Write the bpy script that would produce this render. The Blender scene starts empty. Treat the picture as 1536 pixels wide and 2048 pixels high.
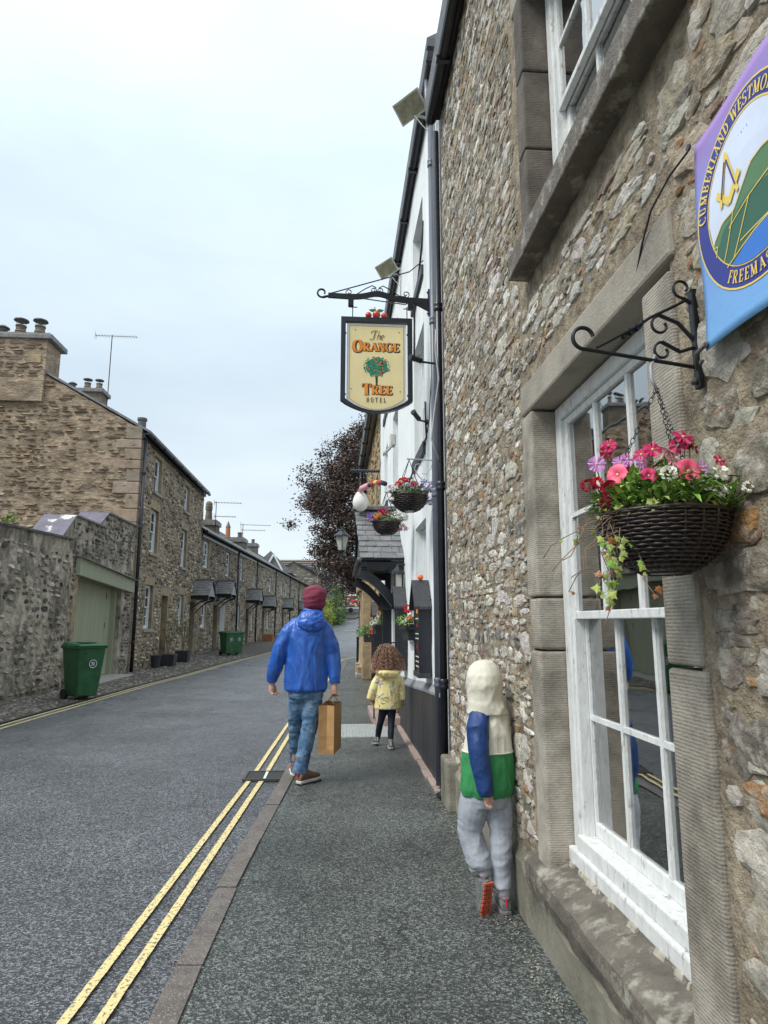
import bpy, math, random
from mathutils import Vector, Matrix, noise
PI=math.pi
C=bpy.context.scene.collection
S=bpy.context.scene
V=Vector
rnd=random.Random(11)
# ---------------------------------------------------------------- camera, sky, sun
cam=bpy.data.cameras.new('camera'); co=bpy.data.objects.new('camera',cam); C.objects.link(co)
co.location=(0,0,1.5); co.rotation_euler=(math.radians(90+9.765),0,math.radians(-4.195))
cam.sensor_fit='VERTICAL'; cam.sensor_height=24; cam.lens=1290/2048*24; cam.clip_end=1500; cam.clip_start=.05
S.camera=co
w=bpy.data.worlds.new('World'); S.world=w; w.use_nodes=True
nt=w.node_tree; nt.nodes.clear(); N_=nt.nodes.new; L_=nt.links.new
out=N_('ShaderNodeOutputWorld'); sky=N_('ShaderNodeTexSky'); sky.sky_type='NISHITA'; sky.sun_disc=False
SUN_EL,SUN_AZ=math.radians(50),math.radians(-118)   # sun behind the camera, to the left
sky.sun_elevation=SUN_EL; sky.sun_rotation=SUN_AZ
b1=N_('ShaderNodeBackground'); b1.inputs[1].default_value=.08; L_(sky.outputs[0],b1.inputs[0])
tc=N_('ShaderNodeTexCoord'); mp=N_('ShaderNodeMapping'); mp.inputs['Scale'].default_value=(1.2,1.2,3.6)
L_(tc.outputs['Generated'],mp.inputs[0])
n1=N_('ShaderNodeTexNoise'); n1.inputs['Scale'].default_value=1.7; n1.inputs['Detail'].default_value=5; n1.inputs['Roughness'].default_value=.5
L_(mp.outputs[0],n1.inputs['Vector'])
sx=N_('ShaderNodeSeparateXYZ'); L_(tc.outputs['Generated'],sx.inputs[0])
rg=N_('ShaderNodeValToRGB'); L_(sx.outputs['Z'],rg.inputs[0])
e=rg.color_ramp.elements; e[0].position=0; e[0].color=(.50,.535,.55,1); e[1].position=.2; e[1].color=(.40,.455,.49,1)
for ps,cl in ((.42,(.39,.455,.505,1)),(.60,(.44,.515,.575,1)),(.78,(.54,.615,.67,1)),(1.,(1.0,1.08,1.14,1))):
    q=e.new(ps); q.color=cl
rn=N_('ShaderNodeValToRGB'); L_(n1.outputs[0],rn.inputs[0])
e=rn.color_ramp.elements; e[0].position=.34; e[0].color=(.86,.885,.91,1); e[1].position=.66; e[1].color=(1.05,1.05,1.045,1)
mm=N_('ShaderNodeMix'); mm.data_type='RGBA'; mm.blend_type='MULTIPLY'; mm.inputs[0].default_value=1
L_(rg.outputs[0],mm.inputs[6]); L_(rn.outputs[0],mm.inputs[7])
b2=N_('ShaderNodeBackground'); b2.inputs[1].default_value=1.07; L_(mm.outputs[2],b2.inputs[0])
ms=N_('ShaderNodeMixShader'); ms.inputs[0].default_value=.93; L_(b1.outputs[0],ms.inputs[1]); L_(b2.outputs[0],ms.inputs[2])
L_(ms.outputs[0],out.inputs[0])
sl=bpy.data.lights.new('sun','SUN'); so=bpy.data.objects.new('sun',sl); C.objects.link(so)
sl.energy=1.5; sl.angle=math.radians(24); sl.color=(1,.965,.91)
sd=V((math.sin(SUN_AZ)*math.cos(SUN_EL),math.cos(SUN_AZ)*math.cos(SUN_EL),math.sin(SUN_EL)))
so.rotation_euler=sd.to_track_quat('Z','Y').to_euler(); so.location=sd*60
vs=S.view_settings; vs.view_transform='Standard'; vs.look='None'; vs.gamma=1; vs.use_curve_mapping=False; vs.exposure=0.95
# ---------------------------------------------------------------- materials
def M(name,col,rough=.75,var=.18,ns=6,bump=.25,bs=60,bd=.008,metal=0,col2=None,c2s=3,attr=False,ramp=(.35,.65),stretch=None,spec=.5,spk=None):
    m=bpy.data.materials.new(name); m.use_nodes=True; t=m.node_tree; P=t.nodes['Principled BSDF']; nn=t.nodes.new; ll=t.links.new
    P.inputs['Roughness'].default_value=rough; P.inputs['Metallic'].default_value=metal
    P.inputs['Specular IOR Level'].default_value=spec
    tc=nn('ShaderNodeTexCoord'); src=tc.outputs['Object']
    if stretch:
        mp=nn('ShaderNodeMapping'); mp.inputs['Scale'].default_value=stretch; ll(src,mp.inputs[0]); src=mp.outputs[0]
    def noi(sc,det=6,ro=.6):
        n=nn('ShaderNodeTexNoise'); n.inputs['Scale'].default_value=sc; n.inputs['Detail'].default_value=det; n.inputs['Roughness'].default_value=ro; ll(src,n.inputs['Vector']); return n.outputs[0]
    r=nn('ShaderNodeValToRGB'); ll(noi(ns),r.inputs[0]); e=r.color_ramp.elements
    e[0].position=.3; e[1].position=.7
    k=1-var; e[0].color=(col[0]*k,col[1]*k,col[2]*k,1); k=1+var; e[1].color=(col[0]*k,col[1]*k,col[2]*k,1)
    if attr: e[0].color=(1-var,)*3+(1,); e[1].color=(1+var,)*3+(1,)
    cur=r.outputs[0]
    def mix(a,b,f,mode='MIX'):
        x=nn('ShaderNodeMix'); x.data_type='RGBA'; x.blend_type=mode
        for s,v in ((x.inputs[6],a),(x.inputs[7],b),(x.inputs[0],f)):
            if hasattr(v,'links'): ll(v,s)
            elif isinstance(v,tuple): s.default_value=v+(1,)
            else: s.default_value=v
        return x.outputs[2]
    if attr:
        at=nn('ShaderNodeAttribute'); at.attribute_name='Col'; cur=mix(at.outputs['Color'],cur,1.,'MULTIPLY')
    if col2:
        r2=nn('ShaderNodeValToRGB'); ll(noi(c2s,8,.65),r2.inputs[0]); r2.color_ramp.elements[0].position=ramp[0]; r2.color_ramp.elements[1].position=ramp[1]
        cur=mix(cur,col2,r2.outputs[0])
    if spk:   # light or dark speckles: (colour, scale, threshold)
        v=nn('ShaderNodeTexVoronoi'); v.inputs['Scale'].default_value=spk[1]; ll(src,v.inputs['Vector'])
        sp=nn('ShaderNodeSeparateColor'); ll(v.outputs['Color'],sp.inputs[0])
        r3=nn('ShaderNodeValToRGB'); ll(sp.outputs[0],r3.inputs[0]); r3.color_ramp.elements[0].position=spk[2]; r3.color_ramp.elements[1].position=min(1,spk[2]+.12)
        cur=mix(cur,spk[0],r3.outputs[0])
    ll(cur,P.inputs['Base Color'])
    if bump:
        b=nn('ShaderNodeBump'); b.inputs['Strength'].default_value=bump; b.inputs['Distance'].default_value=bd; ll(noi(bs,5,.7),b.inputs['Height']); ll(b.outputs[0],P.inputs['Normal'])
    m['_']=1
    return m
def nodes(m): return m.node_tree, m.node_tree.nodes['Principled BSDF']
def asphalt(name,dark,light,patch,rough,sc,crack=0):
    m=M(name,dark); t,P=nodes(m); t.nodes.clear(); nn=t.nodes.new; ll=t.links.new
    o=nn('ShaderNodeOutputMaterial'); P=nn('ShaderNodeBsdfPrincipled'); ll(P.outputs[0],o.inputs[0])
    tc=nn('ShaderNodeTexCoord'); src=tc.outputs['Object']
    def ramp(i,a,b,c0,c1):
        r=nn('ShaderNodeValToRGB'); ll(i,r.inputs[0]); e=r.color_ramp.elements; e[0].position=a; e[1].position=b
        e[0].color=tuple(c0)+(1,) if not isinstance(c0,(int,float)) else (c0,c0,c0,1); e[1].color=tuple(c1)+(1,) if not isinstance(c1,(int,float)) else (c1,c1,c1,1); return r.outputs[0]
    v=nn('ShaderNodeTexVoronoi'); v.inputs['Scale'].default_value=sc; ll(src,v.inputs['Vector'])
    sp=nn('ShaderNodeSeparateColor'); ll(v.outputs['Color'],sp.inputs[0])
    c1=ramp(sp.outputs[0],.45,1,dark,light)
    def noi(s,d=5,r=.6):
        n=nn('ShaderNodeTexNoise'); n.inputs['Scale'].default_value=s; n.inputs['Detail'].default_value=d; n.inputs['Roughness'].default_value=r; ll(src,n.inputs['Vector']); return n.outputs[0]
    def mix(a,b,f,mode):
        x=nn('ShaderNodeMix'); x.data_type='RGBA'; x.blend_type=mode
        for s,vv in ((x.inputs[6],a),(x.inputs[7],b),(x.inputs[0],f)):
            if hasattr(vv,'links'): ll(vv,s)
            else: s.default_value=vv
        return x.outputs[2]
    c=mix(c1,ramp(noi(.9,8,.7),.3,.7,1-patch,1+patch),1.,'MULTIPLY')
    c=mix(c,ramp(noi(45,3,.7),.3,.75,.7,1.3),1.,'MULTIPLY')
    if crack:
        wv=nn('ShaderNodeVectorMath'); wv.operation='ADD'; n3=nn('ShaderNodeTexNoise'); n3.inputs['Scale'].default_value=3; n3.inputs['Detail'].default_value=6; ll(src,n3.inputs['Vector'])
        ll(src,wv.inputs[0]); ll(n3.outputs['Color'],wv.inputs[1])
        vc=nn('ShaderNodeTexVoronoi'); vc.feature='DISTANCE_TO_EDGE'; vc.inputs['Scale'].default_value=1.3; ll(wv.outputs[0],vc.inputs['Vector'])
        ck=ramp(vc.outputs['Distance'],.001,.016,.3,1)
        gate=ramp(noi(1.4,2),.5,.6,0.,1.)
        c=mix(c,mix(c,ck,1.,'MULTIPLY'),gate,'MIX')
    ll(c,P.inputs['Base Color'])
    ll(ramp(noi(1.1,6,.65),.3,.7,rough-.13,rough+.16),P.inputs['Roughness'])
    b=nn('ShaderNodeBump'); b.inputs['Strength'].default_value=.9; b.inputs['Distance'].default_value=.006; ll(v.outputs['Distance'],b.inputs['Height'])
    b2=nn('ShaderNodeBump'); b2.inputs['Strength'].default_value=.5; b2.inputs['Distance'].default_value=.02; ll(noi(14,6,.7),b2.inputs['Height']); ll(b.outputs[0],b2.inputs['Normal'])
    ll(b2.outputs[0],P.inputs['Normal']); return m
def tooled(name,col,scale,axis,col2):
    m=M(name,col,.85,.28,7,.7,60,.010,col2=col2,c2s=2.8,ramp=(.40,.64)); t,P=nodes(m); nn=t.nodes.new; ll=t.links.new
    wv=nn('ShaderNodeTexWave'); wv.wave_type='BANDS'; wv.bands_direction=axis; wv.inputs['Scale'].default_value=scale; wv.inputs['Distortion'].default_value=2.2; wv.inputs['Detail'].default_value=4; wv.inputs['Detail Scale'].default_value=2.5; wv.inputs['Detail Roughness'].default_value=.7
    tc=nn('ShaderNodeTexCoord'); ll(tc.outputs['Object'],wv.inputs[0])
    b=nn('ShaderNodeBump'); b.inputs['Strength'].default_value=.27; b.inputs['Distance'].default_value=.006; ll(wv.outputs[0],b.inputs['Height'])
    old=P.inputs['Normal'].links[0].from_socket; ll(old,b.inputs['Normal']); ll(b.outputs[0],P.inputs['Normal']); return m
def crease(m,scale,dist,st=(1,1,1),strength=1.):
    """sharp cloth creases: ridged noise under the existing relief"""
    t,P=nodes(m); nn=t.nodes.new; ll=t.links.new; tc=nn('ShaderNodeTexCoord'); mp=nn('ShaderNodeMapping'); mp.inputs['Scale'].default_value=st; ll(tc.outputs['Object'],mp.inputs[0])
    n=nn('ShaderNodeTexNoise'); n.noise_type='RIDGED_MULTIFRACTAL'; n.inputs['Scale'].default_value=scale; n.inputs['Detail'].default_value=3; n.inputs['Distortion'].default_value=.8; ll(mp.outputs[0],n.inputs['Vector'])
    b=nn('ShaderNodeBump'); b.inputs['Strength'].default_value=strength; b.inputs['Distance'].default_value=dist; ll(n.outputs[0],b.inputs['Height'])
    if P.inputs['Normal'].links: ll(P.inputs['Normal'].links[0].from_socket,b.inputs['Normal'])
    ll(b.outputs[0],P.inputs['Normal']); return m
def glass_mat(name):
    m=bpy.data.materials.new(name); m.use_nodes=True; t=m.node_tree; t.nodes.clear(); nn=t.nodes.new; ll=t.links.new
    o=nn('ShaderNodeOutputMaterial'); tr=nn('ShaderNodeBsdfTransparent'); tr.inputs[0].default_value=(.86,.9,.9,1)
    gl=nn('ShaderNodeBsdfGlossy'); gl.inputs['Roughness'].default_value=.02; gl.inputs[0].default_value=(1,1,1,1)
    lw=nn('ShaderNodeLayerWeight'); lw.inputs[0].default_value=.5
    n=nn('ShaderNodeTexNoise'); n.inputs['Scale'].default_value=2.2; b=nn('ShaderNodeBump'); b.inputs['Strength'].default_value=.06; b.inputs['Distance'].default_value=.04
    tc=nn('ShaderNodeTexCoord'); ll(tc.outputs['Object'],n.inputs['Vector']); ll(n.outputs[0],b.inputs['Height']); ll(b.outputs[0],gl.inputs['Normal'])
    mr=nn('ShaderNodeMapRange'); mr.inputs['To Min'].default_value=.34; mr.inputs['To Max'].default_value=1.; ll(lw.outputs['Fresnel'],mr.inputs[0]); mx=nn('ShaderNodeMixShader'); ll(mr.outputs[0],mx.inputs[0]); ll(tr.outputs[0],mx.inputs[1]); ll(gl.outputs[0],mx.inputs[2]); ll(mx.outputs[0],o.inputs[0]); return m
def bands(name,cols,z0s,base):
    """cloth coloured in horizontal bands by height above the garment's own origin"""
    m=M(name,base,.7,.06,8,.35,14,.012,stretch=(1,1,1)); t,P=nodes(m); nn=t.nodes.new; ll=t.links.new
    tc=nn('ShaderNodeTexCoord'); s=nn('ShaderNodeSeparateXYZ'); ll(tc.outputs['Object'],s.inputs[0])
    g=nn('ShaderNodeMath'); g.operation='GREATER_THAN'; g.inputs[1].default_value=z0s; ll(s.outputs['Z'],g.inputs[0])
    x=nn('ShaderNodeMix'); x.data_type='RGBA'; ll(g.outputs[0],x.inputs[0]); x.inputs[6].default_value=cols[0]+(1,); x.inputs[7].default_value=cols[1]+(1,)
    ll(x.outputs[2],P.inputs['Base Color']); return m
m_road=asphalt('road_asphalt',(.052,.056,.061),(.27,.28,.30),.30,.31,110)
m_pave=asphalt('pavement_asphalt',(.042,.049,.046),(.22,.235,.22),.45,.29,110,1)
m_yell=M('yellow_paint',(.76,.62,.29),.6,.14,30,.5,70,.006,col2=(.17,.165,.15),c2s=48,ramp=(.52,.60))
m_yelf=M('worn_yellow_paint',(.55,.46,.25),.6,.2,30,.3,90,.004,col2=(.18,.17,.15),c2s=20,ramp=(.5,.7))
m_kerb=M('kerb_stone',(.120,.104,.092),.6,.28,18,.6,90,.006,col2=(.19,.17,.15),c2s=5,ramp=(.45,.75),spk=((.30,.27,.25),210,.84))
m_stone=M('rubble_stone',(1,1,1),.88,.42,20,1.0,38,.022,attr=True,col2=(.50,.465,.395),c2s=15,ramp=(.48,.66))
m_stonef=M('far_rubble_stone',(1,1,1),.9,.35,6,.6,14,.04,attr=True)
m_mortar=M('rough_mortar',(.37,.305,.215),.95,.5,16,1.0,30,.04,col2=(.13,.10,.07),c2s=3.2,ramp=(.44,.72),spk=((.42,.38,.31),150,.93))  # dark second tone puts crevice shade into the mortar colour
m_mortarf=M('far_mortar',(.36,.30,.215),.95,.35,3,.9,9,.05,col2=(.13,.105,.08),c2s=1.5,ramp=(.42,.68))
m_render=M('weathered_shaded_render',(.46,.415,.34),.95,.5,4.5,1.0,9,.08,col2=(.075,.065,.055),c2s=1.7,ramp=(.44,.66),stretch=(1,1,.6))  # dark patches paint the rough wall's shadows into the colour, beside limewash smears
m_gable=M('brown_gable_stone',(.42,.32,.225),.95,.45,4,1.0,7,.10,col2=(.16,.12,.09),c2s=1.3,ramp=(.44,.74),stretch=(.8,.8,1.8))
m_dress=tooled('tooled_sandstone',(.40,.36,.30),30,'Z',(.17,.15,.12)); m_dressd=tooled('black_stained_sandstone',(.155,.132,.105),30,'Z',(.06,.052,.045))
m_lint=M('smooth_sandstone',(.37,.335,.275),.85,.2,6,.6,55,.01,col2=(.16,.14,.115),c2s=3,ramp=(.45,.7))
m_sill=M('weathered_sill_stone',(.15,.13,.105),.75,.35,10,.9,40,.02,col2=(.38,.36,.30),c2s=9,ramp=(.52,.64))
m_plinth=M('grey_plinth_render',(.27,.25,.20),.9,.25,4,.7,40,.012,col2=(.10,.10,.068),c2s=2.3,ramp=(.42,.68))
m_tan=M('tan_sandstone',(.38,.29,.175),.85,.28,5,.7,20,.03,col2=(.19,.15,.10),c2s=3,ramp=(.5,.75))
m_white=M('white_gloss_paint',(.74,.76,.76),.42,.05,12,.3,70,.004,col2=(.55,.54,.5),c2s=20,ramp=(.66,.74))
m_wpeel=M('cracked_white_paint',(.70,.715,.70),.5,.1,25,.8,45,.010,col2=(.38,.36,.31),c2s=30,ramp=(.58,.67),stretch=(1,1,.35))
m_limew=M('white_limewash',(.80,.83,.83),.8,.07,2,.5,9,.03,col2=(.55,.60,.59),c2s=2.2,ramp=(.52,.85),stretch=(1,1,.35))
m_black=M('black_gloss_paint',(.016,.018,.024),.28,.3,10,.15,30,.004)
m_blackm=M('worn_black_boards',(.035,.036,.042),.5,.45,6,.4,30,.008,stretch=(6,6,.4))
m_iron=M('black_iron',(.014,.014,.016),.38,.2,20,.25,60,.003,metal=.4)
m_pipeg=M('grey_plastic_pipe',(.12,.13,.16),.35,.1,10,.1,30,.002)
m_slate=M('roof_slate',(.155,.155,.16),.5,.35,7,.7,22,.012,col2=(.27,.27,.25),c2s=4,ramp=(.5,.75))
m_slatew=M('wet_roof_slate',(.30,.305,.315),.26,.2,3,.5,9,.03,col2=(.13,.135,.14),c2s=2.2,ramp=(.4,.66))
m_sluv=M('violet_slate_slab',(.13,.115,.15),.6,.22,4,.4,20,.01,col2=(.62,.62,.55),c2s=2.1,ramp=(.57,.63))
m_tile=M('brown_roof_tile',(.17,.14,.125),.8,.22,3,.4,12,.03)
m_sage=M('sage_green_paint',(.34,.365,.26),.6,.1,2,.25,25,.006,col2=(.31,.35,.25),c2s=1.6,ramp=(.45,.7),stretch=(3,3,.5))
m_bin=M('green_bin_plastic',(.02,.095,.036),.45,.2,5,.2,30,.006,col2=(.035,.14,.06),c2s=4,ramp=(.4,.7))
m_dark=M('dark_window_glass',(.03,.035,.042),.08,.3,2,.02,3,.01)
m_room=M('painted_room_wall',(.78,.78,.75),.9,.05,3,.1,20,.004)
m_rwhite=M('white_room_joinery',(.62,.62,.60),.6,.05,6,.1,20,.002)
m_red=M('red_upholstery',(.35,.015,.03),.7,.15,8,.2,50,.003)
m_glass=glass_mat('window_glass')
m_terr=M('terracotta',(.42,.16,.08),.8,.2,8,.3,30,.006)
m_pot=M('dark_plant_pot',(.03,.032,.04),.55,.2,6,.2,30,.004)
m_lead=M('grey_chimney_cowl',(.10,.105,.11),.5,.2,9,.2,30,.004)
m_chim=M('rendered_chimney',(.20,.165,.12),.95,.35,3,.9,10,.04,col2=(.09,.08,.065),c2s=1.4,ramp=(.42,.7))
m_cream=M('cream_render',(.52,.44,.30),.9,.1,2,.2,10,.01)
m_soil=M('potting_soil',(.03,.02,.014),.95,.3,30,.6,60,.01)
m_lampg=M('lantern_glass',(.42,.42,.37),.15,.15,4,.05,9,.01)
m_flood=M('floodlight_casing',(.62,.62,.55),.5,.12,14,.25,40,.004,col2=(.34,.33,.26),c2s=12,ramp=(.52,.66))
m_floodg=M('dirty_floodlight_glass',(.30,.28,.19),.18,.35,14,.05,20,.003)
m_cable=M('black_cable',(.02,.02,.024),.5,.1,10,0)
m_cableg=M('grey_cable',(.35,.36,.38),.5,.1,10,0)
m_steel=M('drain_iron',(.06,.058,.055),.5,.3,30,.4,70,.004)
m_ribbed=M('pale_ribbed_paving',(.36,.38,.36),.5,.18,12,.4,60,.005)
m_step=M('pinkish_step_stone',(.36,.27,.235),.7,.2,7,.5,40,.008)
m_litter=M('petal_litter',(.36,.31,.24),.8,.25,10,0)
m_grass=M('moss',(.09,.13,.025),.95,.4,30,.8,80,.01)
m_bark=M('bark',(.06,.045,.035),.9,.3,8,.8,20,.03)
m_verge=M('verge_cobbles',(1,1,1),.7,.3,9,.7,30,.02,attr=True)
m_vground=M('verge_dirt',(.085,.075,.06),.8,.35,4,.8,25,.03,col2=(.04,.037,.03),c2s=2,ramp=(.45,.7))
m_earth=M('ground',(.07,.075,.055),.95,.3,.5,.3,3,.05)
def leafm(n,c,rough=.5): return M(n,c,rough,.35,11,.1,50,.003)
m_leaf=leafm('fresh_green_leaf',(.17,.33,.05)); m_leafd=leafm('deep_green_leaf',(.07,.16,.035)); m_leafy=leafm('yellow_green_leaf',(.36,.43,.09))
m_ivy=leafm('ivy_leaf',(.26,.33,.09)); m_ivyb=leafm('brown_ivy_leaf',(.30,.12,.04)); m_stem=leafm('dry_stem',(.22,.15,.09),.8); m_stemg=leafm('green_stem',(.12,.19,.05))
m_beech=M('copper_beech_leaf',(1.1,1.1,1.1),.55,.3,3,0,attr=True)
m_shrub=M('shrub_leaf',(1,1,1),.6,.3,3,0,attr=True)
m_conc=M('concrete',(.3,.29,.27),.85,.15,6,.4,40,.006)
# ---------------------------------------------------------------- mesh building
class MB:
    def __init__(s): s.v=[]; s.f=[]; s.c=[]; s.col=None
    def vert(s,p): s.v.append(tuple(p)); return len(s.v)-1
    def face(s,ids): s.f.append(tuple(ids)); s.c.append(s.col); return s
    def poly(s,pts): s.face([s.vert(p) for p in pts]); return s
    def hexa(s,p):   # p: 8 points, bottom loop then top loop
        i=[s.vert(q) for q in p]
        for a in ((3,2,1,0),(4,5,6,7),(0,1,5,4),(1,2,6,5),(2,3,7,6),(3,0,4,7)): s.face([i[k] for k in a])
        return s
    def box(s,x0,x1,y0,y1,z0,z1):
        return s.hexa([(x0,y0,z0),(x1,y0,z0),(x1,y1,z0),(x0,y1,z0),(x0,y0,z1),(x1,y0,z1),(x1,y1,z1),(x0,y1,z1)])
    def ring(s,c,ax,r,n,ph=0,r2=None,up=None):
        ax=V(ax).normalized(); u=V(up) if up is not None else (V((0,0,1)) if abs(ax.z)<.9 else V((1,0,0)))
        a=ax.cross(u).normalized(); b=a.cross(ax); r2=r if r2 is None else r2; c=V(c)
        return [s.vert(c+a*math.cos(ph+2*PI*k/n)*r+b*math.sin(ph+2*PI*k/n)*r2) for k in range(n)]
    def skin(s,r0,r1):
        n=len(r0)
        for k in range(n): s.face((r0[k],r0[(k+1)%n],r1[(k+1)%n],r1[k]))
    def tube(s,pts,r,n=6,cap=True,up=None):
        pts=[V(p) for p in pts]; rs=r if isinstance(r,(list,tuple)) else [r]*len(pts); pr=None
        A=None
        for i,p in enumerate(pts):
            d=(pts[min(i+1,len(pts)-1)]-pts[max(i-1,0)]); d=d.normalized() if d.length>1e-9 else V((0,0,1))
            if A is None: A=d.cross(V((0,0,1)) if abs(d.z)<.9 else V((1,0,0)))
            A=(A-d*A.dot(d)); A=A.normalized() if A.length>1e-6 else d.cross(V((0,1,0))).normalized(); B=A.cross(d)
            rr=[s.vert(p+A*math.cos(2*PI*k/n)*rs[i]+B*math.sin(2*PI*k/n)*rs[i]) for k in range(n)]
            if pr: s.skin(pr,rr)
            elif cap: s.face(rr[::-1])
            pr=rr
        if cap: s.face(pr)
        return s
    def lathe(s,prof,c=(0,0,0),n=16,cap=True):
        c=V(c); pr=None
        for (r,z) in prof:
            rr=[s.vert(c+V((math.cos(2*PI*k/n)*r,math.sin(2*PI*k/n)*r,z))) for k in range(n)]
            if pr: s.skin(pr,rr)
            elif cap: s.face(rr[::-1])
            pr=rr
        if cap: s.face(pr)
        return s
    def ext(s,pts,off):
        a=[s.vert(p) for p in pts]; b=[s.vert(V(p)+V(off)) for p in pts]; s.face(a[::-1]); s.face(b)
        n=len(a)
        for k in range(n): s.face((a[k],a[(k+1)%n],b[(k+1)%n],b[k]))
        return s
    def loft(s,rings,n=14,cap=True):
        """rings: (centre, rx, ry, tilt_axis or None): ellipses lying across the z axis unless an axis is given"""
        pr=None
        for q in rings:
            c=V(q[0]); rx,ry=q[1],q[2]; ax=V(q[3]).normalized() if len(q)>3 and q[3] is not None else V((0,0,1))
            X=V((1,0,0)); X=(X-ax*X.dot(ax)).normalized(); Y=ax.cross(X)
            rr=[s.vert(c+X*math.cos(2*PI*k/n)*rx+Y*math.sin(2*PI*k/n)*ry) for k in range(n)]
            if pr: s.skin(pr,rr)
            elif cap: s.face(rr[::-1])
            pr=rr
        if cap: s.face(pr)
        return s
    def ball(s,c,r,n=10,m=6,sq=(1,1,1)):
        c=V(c); pr=None
        for i in range(1,m):
            a=PI*i/m; rr=[s.vert(c+V((math.sin(a)*math.cos(2*PI*k/n)*r*sq[0],math.sin(a)*math.sin(2*PI*k/n)*r*sq[1],math.cos(a)*r*sq[2]))) for k in range(n)]
            if pr: s.skin(pr,rr)
            else:
                t=s.vert(c+V((0,0,r*sq[2])))
                for k in range(n): s.face((t,rr[(k+1)%n],rr[k]))
            pr=rr
        t=s.vert(c-V((0,0,r*sq[2])))
        for k in range(n): s.face((t,pr[k],pr[(k+1)%n]))
        return s
    def xf(s,mat,i0=0):
        for i in range(i0,len(s.v)): s.v[i]=tuple(mat@V(s.v[i]))
        return s
ORG={}
def root_of(o):
    while o.parent: o=o.parent
    return o
def mesh_of(name,mb,mat,smooth,org):
    me=bpy.data.meshes.new(name)
    ox,oy,oz=org
    me.from_pydata([(a-ox,b-oy,c-oz) for a,b,c in mb.v] if (ox or oy or oz) else mb.v,[],mb.f)
    if mat: me.materials.append(mat)
    if smooth: me.polygons.foreach_set('use_smooth',[True]*len(mb.f))
    if any(c is not None for c in mb.c):
        ca=me.color_attributes.new(name='Col',type='FLOAT_COLOR',domain='CORNER'); arr=[]
        for f,c in zip(mb.f,mb.c):
            c=c or (.3,.3,.3); arr.extend((c[0],c[1],c[2],1.)*len(f))
        ca.data.foreach_set('color',arr)
    return me
def tag(o,label=None,cat=None,group=None,kind=None):
    if label: o['label']=label
    if cat: o['category']=cat
    if group: o['group']=group
    if kind: o['kind']=kind
    return o
def thing(name,label,cat,loc=(0,0,0),group=None,rotz=0):
    o=bpy.data.objects.new(name,None); C.objects.link(o); o.location=loc; o.rotation_euler=(0,0,rotz); o.empty_display_size=.2
    ORG[o.name]=V(loc) if not rotz else V((0,0,0)); return tag(o,label,cat,group)
def part(name,mb,mat,parent=None,smooth=False,bev=0,label=None,kind=None,local=False):
    if parent is None:
        xs=[p[0] for p in mb.v]; ys=[p[1] for p in mb.v]; zs=[p[2] for p in mb.v]
        org=V(((min(xs)+max(xs))/2,(min(ys)+max(ys))/2,min(zs))); me=mesh_of(name,mb,mat,smooth,org)
        o=bpy.data.objects.new(name,me); C.objects.link(o); o.location=org; ORG[o.name]=org
    else:
        org=V((0,0,0)) if local else ORG[root_of(parent).name]
        me=mesh_of(name,mb,mat,smooth,org); o=bpy.data.objects.new(name,me); C.objects.link(o); o.parent=parent
    if bev:
        b=o.modifiers.new('bevel','BEVEL'); b.width=bev; b.segments=2; b.limit_method='ANGLE'
    if label: o['label']=label
    if kind: o['kind']=kind
    return o
def kids(o): return [c for c in bpy.data.objects if c.parent==o]
def copy_tree(o,parent=None,cache=None):
    c=o.copy(); C.objects.link(c); c.parent=parent
    for ch in list(o.children): copy_tree(ch,c)
    if parent is None: ORG[c.name]=V((0,0,0))
    return c
class Fc:   # a facade frame: u along, z up, d out
    def __init__(s,O,ang,side=1): s.O=V(O); s.U=V((math.sin(ang),math.cos(ang),0)); s.n=V((math.cos(ang),-math.sin(ang),0))*side
    def P(s,u,z,d=0): return s.O+s.U*u+s.n*d+V((0,0,z))
    def box(s,mb,u0,u1,z0,z1,d0,d1): return mb.hexa([s.P(u0,z0,d0),s.P(u1,z0,d0),s.P(u1,z0,d1),s.P(u0,z0,d1),s.P(u0,z1,d0),s.P(u1,z1,d0),s.P(u1,z1,d1),s.P(u0,z1,d1)])
FR=Fc((1,0,0),0,-1)                      # near stone house and hotel, facing the street
FL=Fc((-6.4,0,0),0,1)                    # left side: garden wall, garage, tall house
FT=Fc((-6.4,31,0),.0637,1)               # terrace of cottages
FG=Fc((-6.4,20.9,0),-PI/2,1)             # gable of the tall house (u goes left, faces the camera)
FG.n=V((0,-1,0)); FG.U=V((-1,0,0))
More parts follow.
